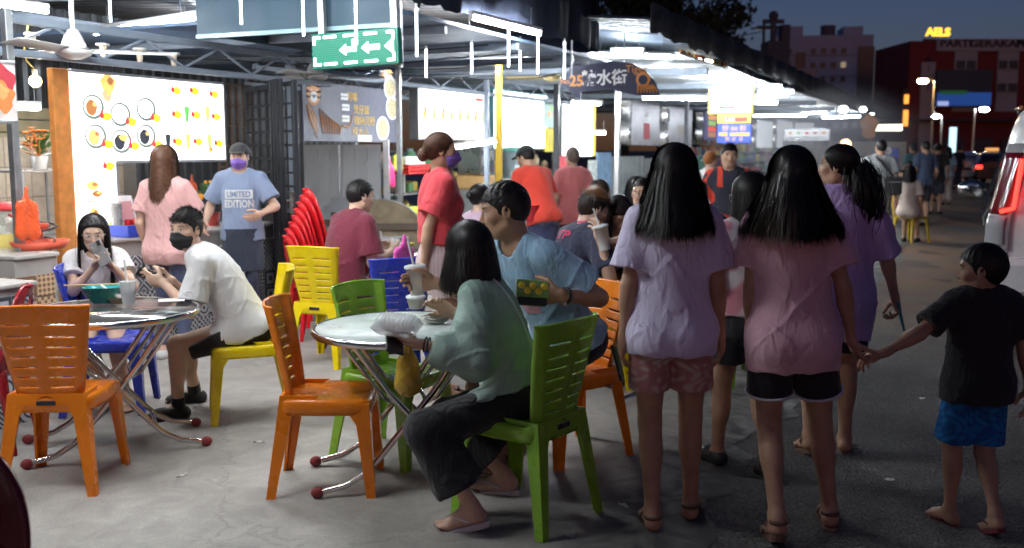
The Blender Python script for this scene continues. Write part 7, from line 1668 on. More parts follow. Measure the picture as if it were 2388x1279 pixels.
cs.location = dp(975, 752, 4.0); cs.rotation_euler = (R(10), R(8), R(-12))
# third table
q0 = Vector((T3.x, T3.y + .1, ZT))
cup('iced black coffee in a clear cup with a white lid on the far table', q0 + Vector((-.10, -.05, 0)), .13, .042, lid=True, drink=pm('black_coffee', (.03, .012, .008), .2), straw_h=.25, mat=pm('dark_clear', (.2, .14, .11), .15, trans=.3))
fb = thing('foam_box', 'open white foam takeaway box on the table of the man in maroon', 'food box', q0 + Vector((.08, -.12, 0)), R(15)); MB().box((0, 0, .025), (.20, .15, .05), bev=.012).build('base', foam, fb); MB().box((.02, .06, .075), (.20, .14, .03), rx=R(35), bev=.01).build('lid', pm('clear_lid', (.72, .70, .68), .2, trans=.3), fb); MB().ball((0, 0, .05), .06, 12, 8, sc=(1.2, .9, .5)).build('food', pm('fried_food', (.50, .22, .07), .6, vary=.3, vscale=40), fb)
b_ = thing('yellow_bowl', 'yellow bowl with an orange rim on the table of the man in maroon', 'bowl', q0 + Vector((.19, .12, 0)), 0); MB().lathe([(.05, 0), (.085, .07), (.09, .07), (.08, .065), (.045, .008), (.001, .008)], n=24).build('bowl', pm('bowl_yellow', (.72, .58, .05), .35), b_)
tag(MB().lathe([(.06, 0), (.09, .02), (.092, .02), (.06, .006), (.001, .006)], n=24).build('orange_plate', pm('plate_orange', (.80, .30, .02), .35), None, q0 + Vector((-.17, -.22, 0))), 'small orange plate on the table of the man in maroon', 'plate')
cup('white foam cup with a spoon on the table of the man in maroon', q0 + Vector((.02, .1, 0)), .09, .045, mat=foam, straw_h=.17)
fbg = bo.copy(); fbg.data = bo.data.copy(); fbg.data.materials[0] = pm('pink_bag_film', (.72, .10, .42), .35); COL.objects.link(fbg); fbg.scale = (.8, 1.0, .6); fbg.location = Vector((dp(942, 575, 7.0).x, 7.0, .88)); fbg.location.z = dp(942, 560, 7.0).z; tag(fbg, 'pink plastic bag with a green handle behind the blue chair', 'plastic bag')
# ================================================================ people
def wrinkle(m):
 if 'wr' in m: return m
 m['wr'] = 1; n, L, b = nodes_of(m); tc = n.new('ShaderNodeTexCoord'); mp = n.new('ShaderNodeMapping'); mp.inputs['Scale'].default_value = (1, 1, .45); no = n.new('ShaderNodeTexNoise'); no.inputs['Scale'].default_value = 15; no.inputs['Detail'].default_value = 3; no.inputs['Distortion'].default_value = 1.3
 L.new(tc.outputs['Object'], mp.inputs[0]); L.new(mp.outputs[0], no.inputs['Vector']); bu = n.new('ShaderNodeBump'); bu.inputs['Strength'].default_value = .55; bu.inputs['Distance'].default_value = .03; L.new(no.outputs[0], bu.inputs['Height'])
 if b.inputs['Normal'].is_linked: L.new(b.inputs['Normal'].links[0].from_socket, bu.inputs['Normal'])
 L.new(bu.outputs[0], b.inputs['Normal']); return m
def fabric(name, c, rough=.85, vary=.06, bump=.25, bscale=420): return wrinkle(pm('fabric_' + name, c, rough, vary=vary, vscale=9, bump=bump, bscale=bscale, sheen=.15, rvary=.04))
def afab(name): return pm('fabric_' + name, (.5, .5, .5), .85, vary=.05, vscale=9, bump=.25, bscale=420, attr='Col', rvary=.04)
def W2L(loc, hd):
 c, s = math.cos(R(hd)), math.sin(R(hd))
 def f(p, y=None, z=None):
  if y is not None: p = (p, y, z)
  x, y_ = p[0] - loc[0], p[1] - loc[1]; return (c * x + s * y_, -s * x + c * y_, p[2] - (loc[2] if len(loc) > 2 else 0))
 return f
def DL(hd):
 c, s = math.cos(R(hd)), math.sin(R(hd)); return lambda x, y, z=0: (c * x + s * y, -s * x + c * y, z)
def L2W(loc, hd):
 c, s = math.cos(R(hd)), math.sin(R(hd)); return lambda p: Vector((loc[0] + c * p[0] - s * p[1], loc[1] + s * p[0] + c * p[1], p[2]))
BLACKH = (.010, .008, .008); fair = (.62, .40, .29); tan = (.46, .27, .175); dark = (.38, .215, .135)
lilac, pinkt, black_f, navy_f, white_f = fabric('lilac', (.72, .66, .86)), fabric('pink_tee', (.76, .45, .53)), fabric('black', (.016, .016, .019)), fabric('navy', (.030, .034, .065)), fabric('white', (.70, .69, .68))
NEAR = dict(vox=.0075, hv=.0048)
# --- long-haired girl in lilac, walking away
lo = (.655, 4.04, 0); f = W2L(lo, -4);
brown_s = pm('brown_sandal', (.15, .085, .06), .6)
flor = afab('floral_shorts')
def florc(V, J):
 n = np.sin(V[:, 0] * 70 + 3 * np.sin(V[:, 2] * 55)) * np.sin(V[:, 2] * 62 + 2 * np.sin(V[:, 0] * 48 + V[:, 1] * 60)); t = np.clip(n * 1.6 + .1, 0, 1)[:, None]; return V3(.45, .20, .19) * (1 - t) + V3(.55, .42, .36) * t
p18, J18 = person('girl with long black hair walking away in a lilac tee and floral shorts', lo, -4, 1.555, True, skin=tan, shirt=dict(mat=lilac, hem=-.115, sleeve=.74, sl_r=.105, loose=.012, fold=.009, ff=.8, ease=.024), bottom=dict(mat=flor, colf=florc, to=.60, r=.104, fold=.005),
 hair=dict(kind='long', len=.255, flare=.085, n=2600, col=BLACKH, seed=5, back=.02), shoes=dict(kind='sandal', mat=brown_s, strap=brown_s, th=.028, heelstrap=True), feet=(f((.585, 4.0, 0))[:2], f((.768, 4.13, 0))[:2]), foot_yaw=(4, -10), hands=(f((.455, 4.04, .765)), f((.865, 4.07, .80))), curl=(.55, .4), **NEAR)
# --- girl in pink holding the boy's hand
lo2 = (1.13, 3.95, 0); f = W2L(lo2, -5); hh = dp(2018, 838, 3.97)
p20, J20 = person('girl with dark shoulder length hair walking away in a pink tee and black shorts', lo2, -5, 1.545, True, skin=tan, side=-2.5, shirt=dict(mat=pinkt, hem=-.165, sleeve=.62, sl_r=.098, loose=.012, fold=.009, ff=.85, ease=.024), bottom=dict(mat=black_f, to=.60, r=.105, fold=.003),
 hair=dict(kind='long', len=.25, flare=.125, n=2600, col=(.012, .009, .009), seed=6, back=.015, col2=(.075, .045, .03), grad=lambda q: np.clip((-q[:, 2] - .06) * 3.0, 0, .8) * (q[:, 0] < -.02)), shoes=dict(kind='sandal', mat=brown_s, strap=brown_s, th=.028, heelstrap=True),
 feet=(f((1.06, 3.83, 0))[:2], f((1.335, 4.03, 0))[:2]), foot_yaw=(2, -6), heel=(.045, 0), hands=(f((.985, 4.05, .76)), f((hh.x - .055, hh.y, hh.z + .055))), hand_rot=(None, (DL(-5)(.45, .05, -.9), DL(-5)(.75, .1, .35))), curl=(.5, .65), **NEAR)
trim_w = pm('white_trim', (.66, .66, .70), .7)
for i, (c, d) in enumerate(J20['legcuts']):
 x, y = frame_from(Vector(d)); cc = Vector(c) - Vector(d) * .004; MB().tube([cc + (x * math.cos(t) + y * math.sin(t)) * .1025 * 1.545 / 1.7 * 1.04 for t in [2 * math.pi * k / 30 for k in range(30)]], .006, 6, closed=True).build('shorts_trim', trim_w, p20)
# --- small boy in black
lo3 = (1.93, 4.04, 0); f = W2L(lo3, 0)
aq = afab('blue_board_shorts')
def aqc(V, J):
 n = np.sin(V[:, 0] * 90 + 4 * np.sin(V[:, 2] * 40)) * np.sin(V[:, 2] * 80 + 3 * np.sin(V[:, 0] * 50 + V[:, 1] * 70)); t = np.clip(n * 1.4 + .3, 0, 1)[:, None]; return V3(.01, .10, .32) * (1 - t) + V3(.015, .22, .55) * t
p22, J22 = person('small boy in a black tee and blue board shorts holding a hand', lo3, 0, 1.145, False, girth=1.06, skin=tan, head=(62, 4, 0), shirt=dict(mat=black_f, hem=-.13, sleeve=.75, sl_r=.098, loose=.016, fold=.006), bottom=dict(mat=aq, colf=aqc, to=.86, r=.118),
 hair=dict(kind='short', len=.022, up=.03, n=1800, col=BLACKH, th=.016, seed=4), shoes=dict(kind='flipflop', mat=pm('wine_slipper', (.13, .02, .03), .6)), feet=((-.075, .02), (.04, -.14)), heel=(0, .04), foot_yaw=(25, 0), hands=(f((hh.x + .065, hh.y - .01, hh.z + .02)), f((2.17, 4.02, .46))), hand_rot=((DL(0)(-.93, 0, -.2), DL(0)(-.05, .1, -.9), (0, 1, .2)), None), elbow=((0, -.5, -1), None), curl=(.55, .45), **NEAR)
# --- woman with ponytail in a purple shirt
lo4 = (1.64, 5.0, 0); f = W2L(lo4, -6)
lav = fabric('lavender_shirt', (.50, .36, .66), bump=.2)
p21, J21 = person('woman with a ponytail in a lavender collared shirt looking towards the stalls', lo4, -6, 1.575, True, girth=1.08, skin=tan, head=(66, 0, 0), shirt=dict(mat=lav, hem=-.26, sleeve=1.02, sl_r=.076, cuff=.060, loose=.022, fold=.009, collar=.042, neck=.062), bottom=dict(mat=black_f, to=.70, r=.105),
 hair=dict(kind='pony', len=.34, tie=(0, -.105, -.015), n=1200, col=BLACKH, sway=.05, np=700, seed=7), shoes=dict(kind='sandal', mat=brown_s), feet=((-.10, .0), (.10, .10)), heel=(.03, 0), hands=(None, f((1.95, 4.98, .79))), curl=(.4, .9), **NEAR)
# --- girl with glasses between the walkers
lo5 = (1.13, 4.70, 0)
td = afab('tie_dye')
def tdc(V, J):
 n = np.sin(V[:, 2] * 32 + 2.5 * np.sin(V[:, 0] * 26 + V[:, 1] * 14)); t = np.clip(n * 1.5 + .3, 0, 1)[:, None]; return V3(.62, .55, .56) * t + V3(.58, .22, .26) * (1 - t)
p19, J19 = person('girl with glasses in a pink and white tie dye top and black shorts', lo5, 12, 1.43, True, skin=tan, head=(38, 6, 0), shirt=dict(mat=td, colf=tdc, hem=.02, sleeve=.6, sl_r=.09, loose=.02), bottom=dict(mat=black_f, to=.52, r=.125, top=.1, fold=.006), hair=dict(kind='long', len=.33, flare=.02, n=1100, col=BLACKH, seed=9, open=50), shoes=dict(kind='shoe', mat=black_pl), glasses=pm('silver_wire', (.6, .58, .56), .25, .9), feet=((-.07, .16), (.08, -.10)), heel=(0, .02), vox=.009, hv=.0055)
# --- girl in the green blouse on the green chair
lo7 = (.02, 4.20, 0); H7 = 76; f = W2L(lo7, H7); d7 = DL(H7); hl = dp(985, 803, 3.98)
gb_ = pm('fabric_sage_blouse', (.29, .41, .35), .62, vary=.10, vscale=14, bump=.35, bscale=60, rvary=.06)
blouse = dict(mat=gb_, hem=.02, sleeve=1.82, sl_r=.062, puff=.030, cuff=.042, loose=.020, flare=.012, fold=.011, ff=1.5, neck=.068, ease=.020, collar=.03, zmin=.50, name='blouse')
p7, J7 = person('girl with a black bob in a sage green puff sleeve blouse and trousers', lo7, H7, 1.56, True, skin=fair, pelvis=(0, 0, .55), lean=16, hunch=10, head=(-22, 10, 0), shirt=blouse, bottom=dict(mat=black_f, to=1.72, r=.125, rk=.098, fold=.006, kind='trousers', name='trousers'),
 hair=dict(kind='bob', len=.185, flare=.045, th=.034, n=2400, col=(.012, .009, .009), seed=12, open=48, inward=.6), shoes=dict(kind='flipflop', mat=pm('grey_slipper', (.66, .64, .63), .6), th=.024), feet=(f((-.165, 3.97, 0))[:2], f((-.03, 4.42, 0))[:2]), heel=(.035, .02), foot_yaw=(10, -6), knee=(d7(-.9, -.25, .5), d7(-1, .2, .3)),
 hands=(f(hl), f((-.27, 4.42, .84))), hand_rot=((d7(-.85, .10, .12), d7(.0, .25, .95), d7(.2, .9, .25)), None), elbow=(d7(.25, -.45, -1), d7(.2, .3, -1)), curl=(.38, .5), **NEAR)
wl7 = L2W(lo7, H7); wrp = Vector(J7['wr0']); ax = Vector(J7['D0'])
x_, y_ = frame_from(ax)
for k in range(2):
 c = wrp - ax * (.012 + .014 * k); MB().tube([c + (x_ * math.cos(t) + y_ * math.sin(t)) * .031 for t in [2 * math.pi * q / 20 for q in range(20)]], .0032, 6, closed=True).build('hair_tie', black_pl, p7)
bpn = thing('bag_strap', 'pale thin shoulder strap down the back of the sage blouse', 'strap', (0, 0, 0)); bpn.parent = p7;
del bpn['label'], bpn['category']; bpn.name = 'strap_holder'; bpn.parent = None; bpn.location = (0, 0, 0); bpn.rotation_euler = (0, 0, 0); bpn.parent = p7
bpy.data.objects.remove(bpn)
bv = BVHTree.FromPolygons([Vector(v) for v in J7['shirtVQ'][0]], [tuple(q) for q in J7['shirtVQ'][1]])
pts = []
for k in range(9):
 t = k / 8; q = Vector(J7['nb']) + Vector(J7['xr']) * (-.055) + (Vector(J7['P']) + Vector(J7['xr']) * .05 - Vector(J7['nb'])) * t * .75 - Vector(J7['fw']) * .30; r = bv.ray_cast(q, Vector(J7['fw']))
 if r[0]: pts.append(r[0] - Vector(J7['fw']) * .003)
if len(pts) > 3: MB().tube(pts, .006, 5).build('shoulder_strap', pm('pale_strap', (.55, .62, .64), .5), p7)
pal = wl7(J7['palm0']); cs.location = pal + Vector((-.045, .02, .062)); cs.rotation_euler = (R(6), R(6), R(-8))
ph = thing('mobile_phone', 'black phone gripped under the clear food box by the girl in green', 'phone', pal + Vector((-.05, -.035, -.006)), R(20)); ph.rotation_euler = (R(14), R(18), R(12))
def phone_parts(t, back, scr=None, w=.074, h=.155):
 MB().box((0, 0, 0), (w, h, .009), bev=.003).build('case', back, t); MB().box((0, 0, .0052), (w * .92, h * .95, .001)).build('screen', scr or pm('phone_glass', (.01, .01, .012), .08, vary=0), t)
 MB().box((-w * .25, h * .38, -.0058), (.022, .03, .003), bev=.001).build('camera_bump', black_pl, t)
phone_parts(ph, black_pl)
by = thing('drink_bag', 'tied yellow drink bag hanging from the hand of the girl in green', 'drink bag', pal + Vector((.0, -.01, -.02)), 0)
fb_ = Field(np.array((-.09, -.09, -.24)), np.array((.09, .09, .04)), .006).add([cap((0, 0, .02), (0, 0, -.06), .010, .03, .02), cap((0, 0, -.07), (0, 0, -.15), .045, .058, .03)]); X, Y, Z = fb_.grid(); fb_.F = fb_.F + cloth_noise(X, Y, Z, .006, 2.4, 1.).astype(np.float32)
np_mesh('film', [fb_.mesh()], pm('yellow_film', (.82, .55, .06), .22, trans=.45, vary=.1, coat=.4), by); MB().ball((0, 0, -.155), .045, 12, 8, sc=(1, 1, .9)).build('juice', pm('mango_drink', (.75, .45, .04), .3), by)
# --- young man in light blue, leaning over the table
lo8 = (.285, 4.93, 0); H8 = 128; f = W2L(lo8, H8); d8 = DL(H8); hl8 = dp(1282, 690, 4.46)
blu = fabric('light_blue_tee', (.26, .42, .56))
p8, J8 = person('young man in a light blue tee leaning over the pale round table', lo8, H8, 1.90, False, girth=.92, skin=dark, pelvis=(0, 0, .64), lean=30, hunch=8, head=(-36, 12, 0), shirt=dict(mat=blu, hem=-.02, sleeve=.72, sl_r=.098, loose=.02, fold=.009, zmin=.48), bottom=dict(mat=black_f, to=.95, r=.10),
 hair=dict(kind='short', len=.030, up=.16, n=2200, col=BLACKH, seed=8, th=.011), shoes=dict(kind='sandal', mat=black_pl), feet=(f((-.02, 4.78, 0))[:2], f((.02, 5.12, 0))[:2]), hands=(f((hl8.x + .05, hl8.y, hl8.z)), f((-.375, 4.90, .915))), elbow=(d8(.9, -.1, -1.0), d8(.1, .5, -1)),
 hand_rot=((d8(-.95, .1, .05), d8(-.1, .95, .1), (0, 0, 1)), (d8(-.9, -.05, .05), d8(-.05, -.95, .0), (0, 0, 1))), curl=(.5, .55), **NEAR)
w8 = L2W(lo8, H8)
c = Vector(J8['wr0']) + (Vector(J8['el0']) - Vector(J8['wr0'])).normalized() * .03; ax = (Vector(J8['el0']) - Vector(J8['wr0'])).normalized(); x_, y_ = frame_from(ax)
wt = MB(); wt.tube([c + (x_ * math.cos(t) + y_ * math.sin(t)) * .034 for t in [2 * math.pi * k / 24 for k in range(24)]], .009, 6, closed=True); wo_ = wt.build('wrist_watch', black_pl, p8); MB().cyl(c - y_ * .028, c - y_ * .044, .019, n=18).build('watch_dial', pm('watch_face', (.3, .3, .3), .2, .5), wo_)
vb = BVHTree.FromPolygons([Vector(v) for v in J8['shirtVQ'][0]], [tuple(q) for q in J8['shirtVQ'][1]])
def project_patch(bvh, J, name, cx, cz, w, h, mat, parent, off=.003, n=10, front=True):
 """small printed patch laid on the shirt: cast from in front along the chest normal"""
 X_, Z_, Fw = Vector(J['xr']), Vector(J['sp2']), Vector(J['fw2']);
 if not front: Fw = -Fw; X_ = -X_
 o = Vector(J['chest']) - X_ * 0; mb = MB(); vs = []; ok = True
 for j in range(n + 1):
  for i in range(n + 1):
   q = o - X_ * (cx + (i / n - .5) * w) + Z_ * (cz + (j / n - .5) * h) + Fw * .5; r = bvh.ray_cast(q, -Fw)
   vs.append((r[0] if r[0] else q - Fw * .36) + Fw * off)
 mb.add(vs, [(j * (n + 1) + i, j * (n + 1) + i + 1, (j + 1) * (n + 1) + i + 1, (j + 1) * (n + 1) + i) for j in range(n) for i in range(n)], smooth=True); return mb.build(name, mat, parent)
def project_text(bvh, J, txt, size, cx, cz, mat, parent, off=.004, sx=1.0, bold=0.0, name='lettering', front=True):
 o = text_part(txt, size, mat, parent, (0, 0, 0), (0, 0, 0), ext=0.0, bold=bold, name=name); o.scale = (1, 1, 1); me = o.data
 bm = bmesh.new(); bm.from_mesh(me); bmesh.ops.triangulate(bm, faces=bm.faces); bmesh.ops.subdivide_edges(bm, edges=[e for e in bm.edges if e.calc_length() > .03], cuts=1, use_grid_fill=True)
 X_, Z_, Fw = Vector(J['xr']), Vector(J['sp2']), Vector(J['fw2'])
 if not front: Fw = -Fw; X_ = -X_
 for v in bm.verts:
  q = Vector(J['chest']) - X_ * (cx + v.co.x * sx) + Z_ * (cz + v.co.y) + Fw * .5; r = bvh.ray_cast(q, -Fw); v.co = (r[0] if r[0] else q - Fw * .36) + Fw * off
 bm.to_mesh(me); bm.free(); return o
project_patch(vb, J8, 'pink_print', .02, -.06, .12, .12, pm('shirt_pink_print', (.55, .28, .33), .8), p8)
pw8 = w8(J8['palm0']); bx = thing('phone_case', 'phone in a yellow flower patterned case held by the young man in light blue', 'phone', pw8 + Vector((-.05, -.035, .03)), 0); bx.rotation_euler = (R(62), R(6), R(12))
MB().box((0, 0, 0), (.15, .085, .016), bev=.004).build('case', pm('green_case_print', (.18, .30, .08), .35, vary=.3, vscale=40), bx)
for k in range(5): MB().lathe([(.001, .011), (.016, .0105), (.017, .0085)], c=(-.05 + .026 * k, .012 * (-1) ** k, 0), n=10).build('flower_print', pm('flower_yellow_print', (.75, .55, .04), .4), bx)
MB().box((0, -.05, -.01), (.14, .05, .03), bev=.008).build('wallet', black_pl, bx)
# --- boy with the black mask
lo2_ = (-1.56, 5.80, 0); H2 = 106; f = W2L(lo2_, H2); d2 = DL(H2); hl2 = dp(362, 652, 5.62)
p2, J2 = person('boy in a white tee and black mask seated on the yellow chair looking up', lo2_, H2, 1.64, False, skin=fair, pelvis=(0, 0, .555), lean=26, hunch=14, head=(52, 2, 0), shirt=dict(mat=white_f, hem=-.07, sleeve=.80, sl_r=.095, loose=.028, fold=.009, zmin=.46), bottom=dict(mat=black_f, to=.82, r=.115),
 hair=dict(kind='short', len=.036, up=.5, n=1900, col=BLACKH, seed=3, th=.013), mask=pm('black_mask', (.016, .016, .018), .7), shoes=dict(kind='shoe', mat=fabric('black_shoe', (.012, .012, .013)), sock=black_f), feet=(f((-1.96, 5.70, 0))[:2], f((-1.98, 6.08, 0))[:2]), hands=(f((hl2.x + .06, hl2.y - .03, hl2.z - .02)), f((hl2.x + .06, hl2.y + .09, hl2.z - .02))), elbow=(d2(.1, -.3, -1), d2(.1, .3, -1)),
 hand_rot=((d2(-.9, .15, .25), d2(.1, .9, .2), (0, 0, 1)), (d2(-.9, -.1, .2), d2(.1, -.9, .2), (0, 0, 1))), curl=(.45, .45), vox=.008, hv=.0048)
t = thing('mobile_phone', 'phone held flat by the boy with the black mask', 'phone', Vector((hl2.x - .04, hl2.y + .03, hl2.z + .02)), 0); t.rotation_euler = (R(20), R(-35), R(80)); phone_parts(t, pm('phone_brown', (.16, .11, .08), .3))
# --- girl with the phone and clear glasses
lo1 = (-2.61, 6.26, 0); H1 = 196; f = W2L(lo1, H1); d1 = DL(H1); hp1 = dp(232, 606, 5.86)
p1, J1 = person('girl with long dark hair and glasses in a pale tee holding up a phone', lo1, H1, 1.47, True, skin=fair, pelvis=(0, 0, .52), lean=16, hunch=12, head=(4, 14, 0), shirt=dict(mat=fabric('pale_tee', (.66, .61, .60)), hem=-.02, sleeve=.55, sl_r=.082, loose=.016), bottom=dict(mat=fabric('denim_shorts', (.05, .07, .16)), to=.45, r=.10),
 hair=dict(kind='long', len=.42, flare=.02, n=1300, col=(.014, .010, .009), seed=14, open=66, front=.02, hl=.016), glasses=pm('clear_frame', (.70, .66, .64), .15, vary=0), shoes=dict(kind='sandal', mat=pm('gold_sandal', (.55, .36, .08), .3, .8), w=.06, back=False), feet=(f((-2.36, 5.95, 0))[:2], f((-2.50, 5.98, 0))[:2]),
 hands=(f((hp1.x + .045, hp1.y + .03, hp1.z - .03)), f((hp1.x - .045, hp1.y + .03, hp1.z - .045))), elbow=(d1(.7, .1, -1), d1(-.9, .1, -1)), hand_rot=((d1(-.35, -.15, .9), d1(-.75, -.3, -.1), d1(0, -1, .1)), (d1(.5, -.15, .8), d1(.7, -.3, .0), d1(0, -1, .1))), curl=(.42, .42), vox=.0085, hv=.0048)
t = thing('mobile_phone', 'silver phone with triple camera held up by the girl in glasses', 'phone', Vector((hp1.x + .02, hp1.y - .03, hp1.z + .04)), 0); t.rotation_euler = (R(105), R(28), R(180 + 12)); phone_parts(t, pm('phone_silver', (.24, .23, .23), .3, .2))
# --- woman in pink from behind at the counter
lo_ = (-2.56, 7.38, 0); f = W2L(lo_, -14)
p3, J3 = person('woman with brown hair in a pink tee and blue leggings ordering at the counter', lo_, -14, 1.565, True, girth=1.04, skin=fair, shirt=dict(mat=fabric('salmon_tee', (.68, .38, .36)), hem=-.13, sleeve=.70, sl_r=.095, loose=.016, fold=.008), bottom=dict(mat=fabric('slate_leggings', (.075, .09, .17), .6), to=1.9, r=.044, rk=.062, fold=.001, kind='leggings', name='leggings'),
 hair=dict(kind='long', len=.30, flare=.02, n=1500, col=(.10, .045, .025), seed=21, back=.01), shoes=dict(kind='shoe', mat=fabric('white_shoe', (.62, .62, .62))), hands=(None, f(dp(452, 462, 7.55))), elbow=(None, (.6, -.4, -1)), vox=.009, hv=.0055, eyes=False)
# --- stall man with cap and lettered tee
lo_ = (-2.34, 8.62, 0); H4 = 184; f = W2L(lo_, H4); d4 = DL(H4)
p4, J4 = person('stall man in a blue lettered tee, dark cap, purple mask and apron', lo_, H4, 1.60, False, skin=fair, head=(-3, 4, 0), shirt=dict(mat=fabric('dusty_blue_tee', (.24, .30, .44)), hem=-.08, sleeve=.75, sl_r=.092, loose=.012, fold=.006), bottom=dict(mat=navy_f, to=1.85, r=.075, kind='trousers', name='trousers'), apron=dict(mat=fabric('dark_apron', (.035, .045, .07)), len=.36, top=.03),
 hair=dict(kind='short', len=.02, up=.05, n=300, col=BLACKH, cap=True, capmat=fabric('grey_cap', (.045, .045, .05))), mask=pm('purple_mask', (.22, .12, .48), .75), shoes=dict(kind='shoe', mat=black_pl), hands=(f(dp(607, 500, 8.38)), f((-2.62, 8.5, .95))), elbow=(d4(.8, .2, -1), None), curl=(.6, .4), vox=.009, hv=.0055)
vb = BVHTree.FromPolygons([Vector(v) for v in J4['shirtVQ'][0]], [tuple(q) for q in J4['shirtVQ'][1]])
tw = pm('tee_white_ink', (.70, .70, .70), .8); tb = pm('tee_blue_ink', (.22, .28, .42), .8)
project_patch(vb, J4, 'print_block', 0, -.005, .235, .075, tw, p4); project_text(vb, J4, 'LIMITED', .070, 0, -.008, tb, p4, .008, .80, .002); project_text(vb, J4, 'EDITION', .088, 0, -.090, tw, p4, .006, .72, .003)
# --- man in maroon, seated
lo_ = (-1.30, 7.42, 0); f = W2L(lo_, -48)
p5, J5 = person('man with glasses in a maroon tee seated at the far table', lo_, -48, 1.72, False, girth=1.08, skin=fair, pelvis=(0, 0, .565), lean=10, hunch=14, head=(-8, 8, 0), shirt=dict(mat=fabric('maroon_tee', (.17, .022, .042)), hem=-.09, sleeve=.78, sl_r=.098, loose=.024, fold=.008, zmin=.46), bottom=dict(mat=fabric('pale_shorts', (.34, .38, .44)), to=.85, r=.11), hair=dict(kind='short', len=.036, up=.25, n=1300, col=BLACKH, seed=17), glasses=True, shoes=dict(kind='shoe', mat=black_pl), feet=((-.14, .36), (.12, .40)), hands=((-.12, .36, .80), (.14, .38, .80)), vox=.009, hv=.0055, eyes=False)
# --- woman in red with purple mask
lo_ = (-.45, 6.18, 0); H6 = -76; f = W2L(lo_, H6); d6 = DL(H6)
strp = afab('striped_shorts')
def strc(V, J):
 a = np.arctan2(V[:, 1], V[:, 0]); t = (.5 + .5 * np.sin(a * 46))[:, None]; return V3(.55, .36, .38) * t + V3(.60, .52, .53) * (1 - t)
p6, J6 = person('standing woman in a red tee and purple mask with pink striped shorts', lo_, H6, 1.655, True, skin=(.52, .31, .21), head=(-4, 2, 0), shirt=dict(mat=fabric('red_tee', (.60, .055, .07)), hem=.10, sleeve=.70, sl_r=.105, loose=.026, fold=.010), bottom=dict(mat=strp, colf=strc, to=.48, r=.108, top=.17, fold=.003),
 hair=dict(kind='bun', tie=(0, -.118, -.028), r=.045, n=1300, col=(.085, .040, .024), seed=23), mask=MATS['purple_mask'], shoes=dict(kind='sandal', mat=black_pl), hands=(f((-.19, 6.42, .95)), f(dp(985, 632, 6.0))), elbow=(None, d6(-1, -.25, -.1)), vox=.0085, hv=.005)
# --- boy in navy jersey drinking, woman in black looking at her phone
lo_ = (.30, 6.46, 0); H9 = -62; f = W2L(lo_, H9); d9 = DL(H9); hc9 = dp(1405, 560, 6.28)
p9, J9 = person('boy with brown tipped hair in a navy jersey with pink collar holding a drink', lo_, H9, 1.69, False, skin=fair, pelvis=(0, 0, .565), lean=16, hunch=14, head=(-4, 22, 0), shirt=dict(mat=navy_f, hem=-.07, sleeve=.78, sl_r=.094, loose=.02, collar=.035, collar_mat=pm('fabric_pink_collar', (.62, .06, .14), .8), zmin=.47), bottom=dict(mat=black_f, to=.9, r=.11),
 hair=dict(kind='short', len=.055, up=.35, n=1600, col=(.02, .013, .010), seed=25, th=.018, col2=(.30, .13, .045), grad=lambda q: np.clip((q[:, 2] - .055) * 14, 0, 1)), shoes=dict(kind='shoe', mat=black_pl), feet=((-.12, .38), (.12, .4)), hands=(f((hc9.x + .10, hc9.y + .1, hc9.z - .02)), f((hc9.x - .01, hc9.y - .02, hc9.z - .01))), elbow=(None, (.5, .1, -1)), curl=(.5, .55), vox=.009, hv=.0055)
vb = BVHTree.FromPolygons([Vector(v) for v in J9['shirtVQ'][0]], [tuple(q) for q in J9['shirtVQ'][1]]); [project_text(vb, J9, ch, .09, x, .075, MATS['fabric_pink_collar'], p9, .005, 1.0, .003, front=False) for ch, x in (('L', -.09), ('T', -.03), ('P', .03))]
cup('white milky drink cup with a straw in the hand of the navy jersey boy', Vector((hc9.x + .015, hc9.y - .03, hc9.z - .06)), .15, .046, drink=pm('milk_drink', (.72, .70, .66), .4), straw_h=.27, mat=pm('frosted_cup', (.72, .72, .70), .4), lid=True, tilt=(0, R(-12), 0))
lo_ = (.64, 6.98, 0); H10 = 196; f = W2L(lo_, H10); d10 = DL(H10); fh = dp(1448, 492, 6.74)
p10, J10 = person('woman with long dark hair in a black tee resting her forehead on her hand', lo_, H10, 1.60, True, skin=fair, pelvis=(0, 0, .565), lean=18, hunch=12, head=(6, 38, 0), shirt=dict(mat=black_f, hem=-.06, sleeve=.7, sl_r=.085, loose=.016, zmin=.47), bottom=dict(mat=navy_f, to=1.8, r=.07, kind='trousers', name='trousers'), hair=dict(kind='long', len=.40, flare=.015, n=1200, col=(.016, .011, .009), seed=27, open=55, front=.03), feet=((-.1, .34), (.1, .36)),
 hands=(f((fh.x + .05, fh.y - .02, fh.z - .05)), f(dp(1425, 575, 6.55))), elbow=(d10(1, 0, -1), d10(-1, 0, -1)), hand_rot=((d10(-.6, -.1, .75), d10(-.2, .95, .1)), None), curl=(.3, .5), shoes=dict(kind='shoe', mat=black_pl), vox=.010, hv=.0055)
t = thing('mobile_phone', 'pale blue cased phone of the woman in black', 'phone', dp(1442, 568, 6.5), 0); t.rotation_euler = (R(25), R(10), R(30)); phone_parts(t, pm('phone_pale_blue', (.35, .50, .58), .35))
t = thing('mobile_phone', 'dark phone hanging in the hand of the girl in lilac', 'phone', L2W(lo, -4)(J18['palm0']) + Vector((-.015, .01, -.05)), 0); t.rotation_euler = (R(70), R(18), R(70)); phone_parts(t, black_pl)
t = thing('mobile_phone', 'teal cased phone in the hand of the woman in lavender', 'phone', L2W(lo4, -6)(J21['palm1']) + Vector((.01, -.01, -.03)), 0); t.rotation_euler = (R(75), R(-10), R(80)); phone_parts(t, pm('phone_teal', (.04, .30, .34), .35))
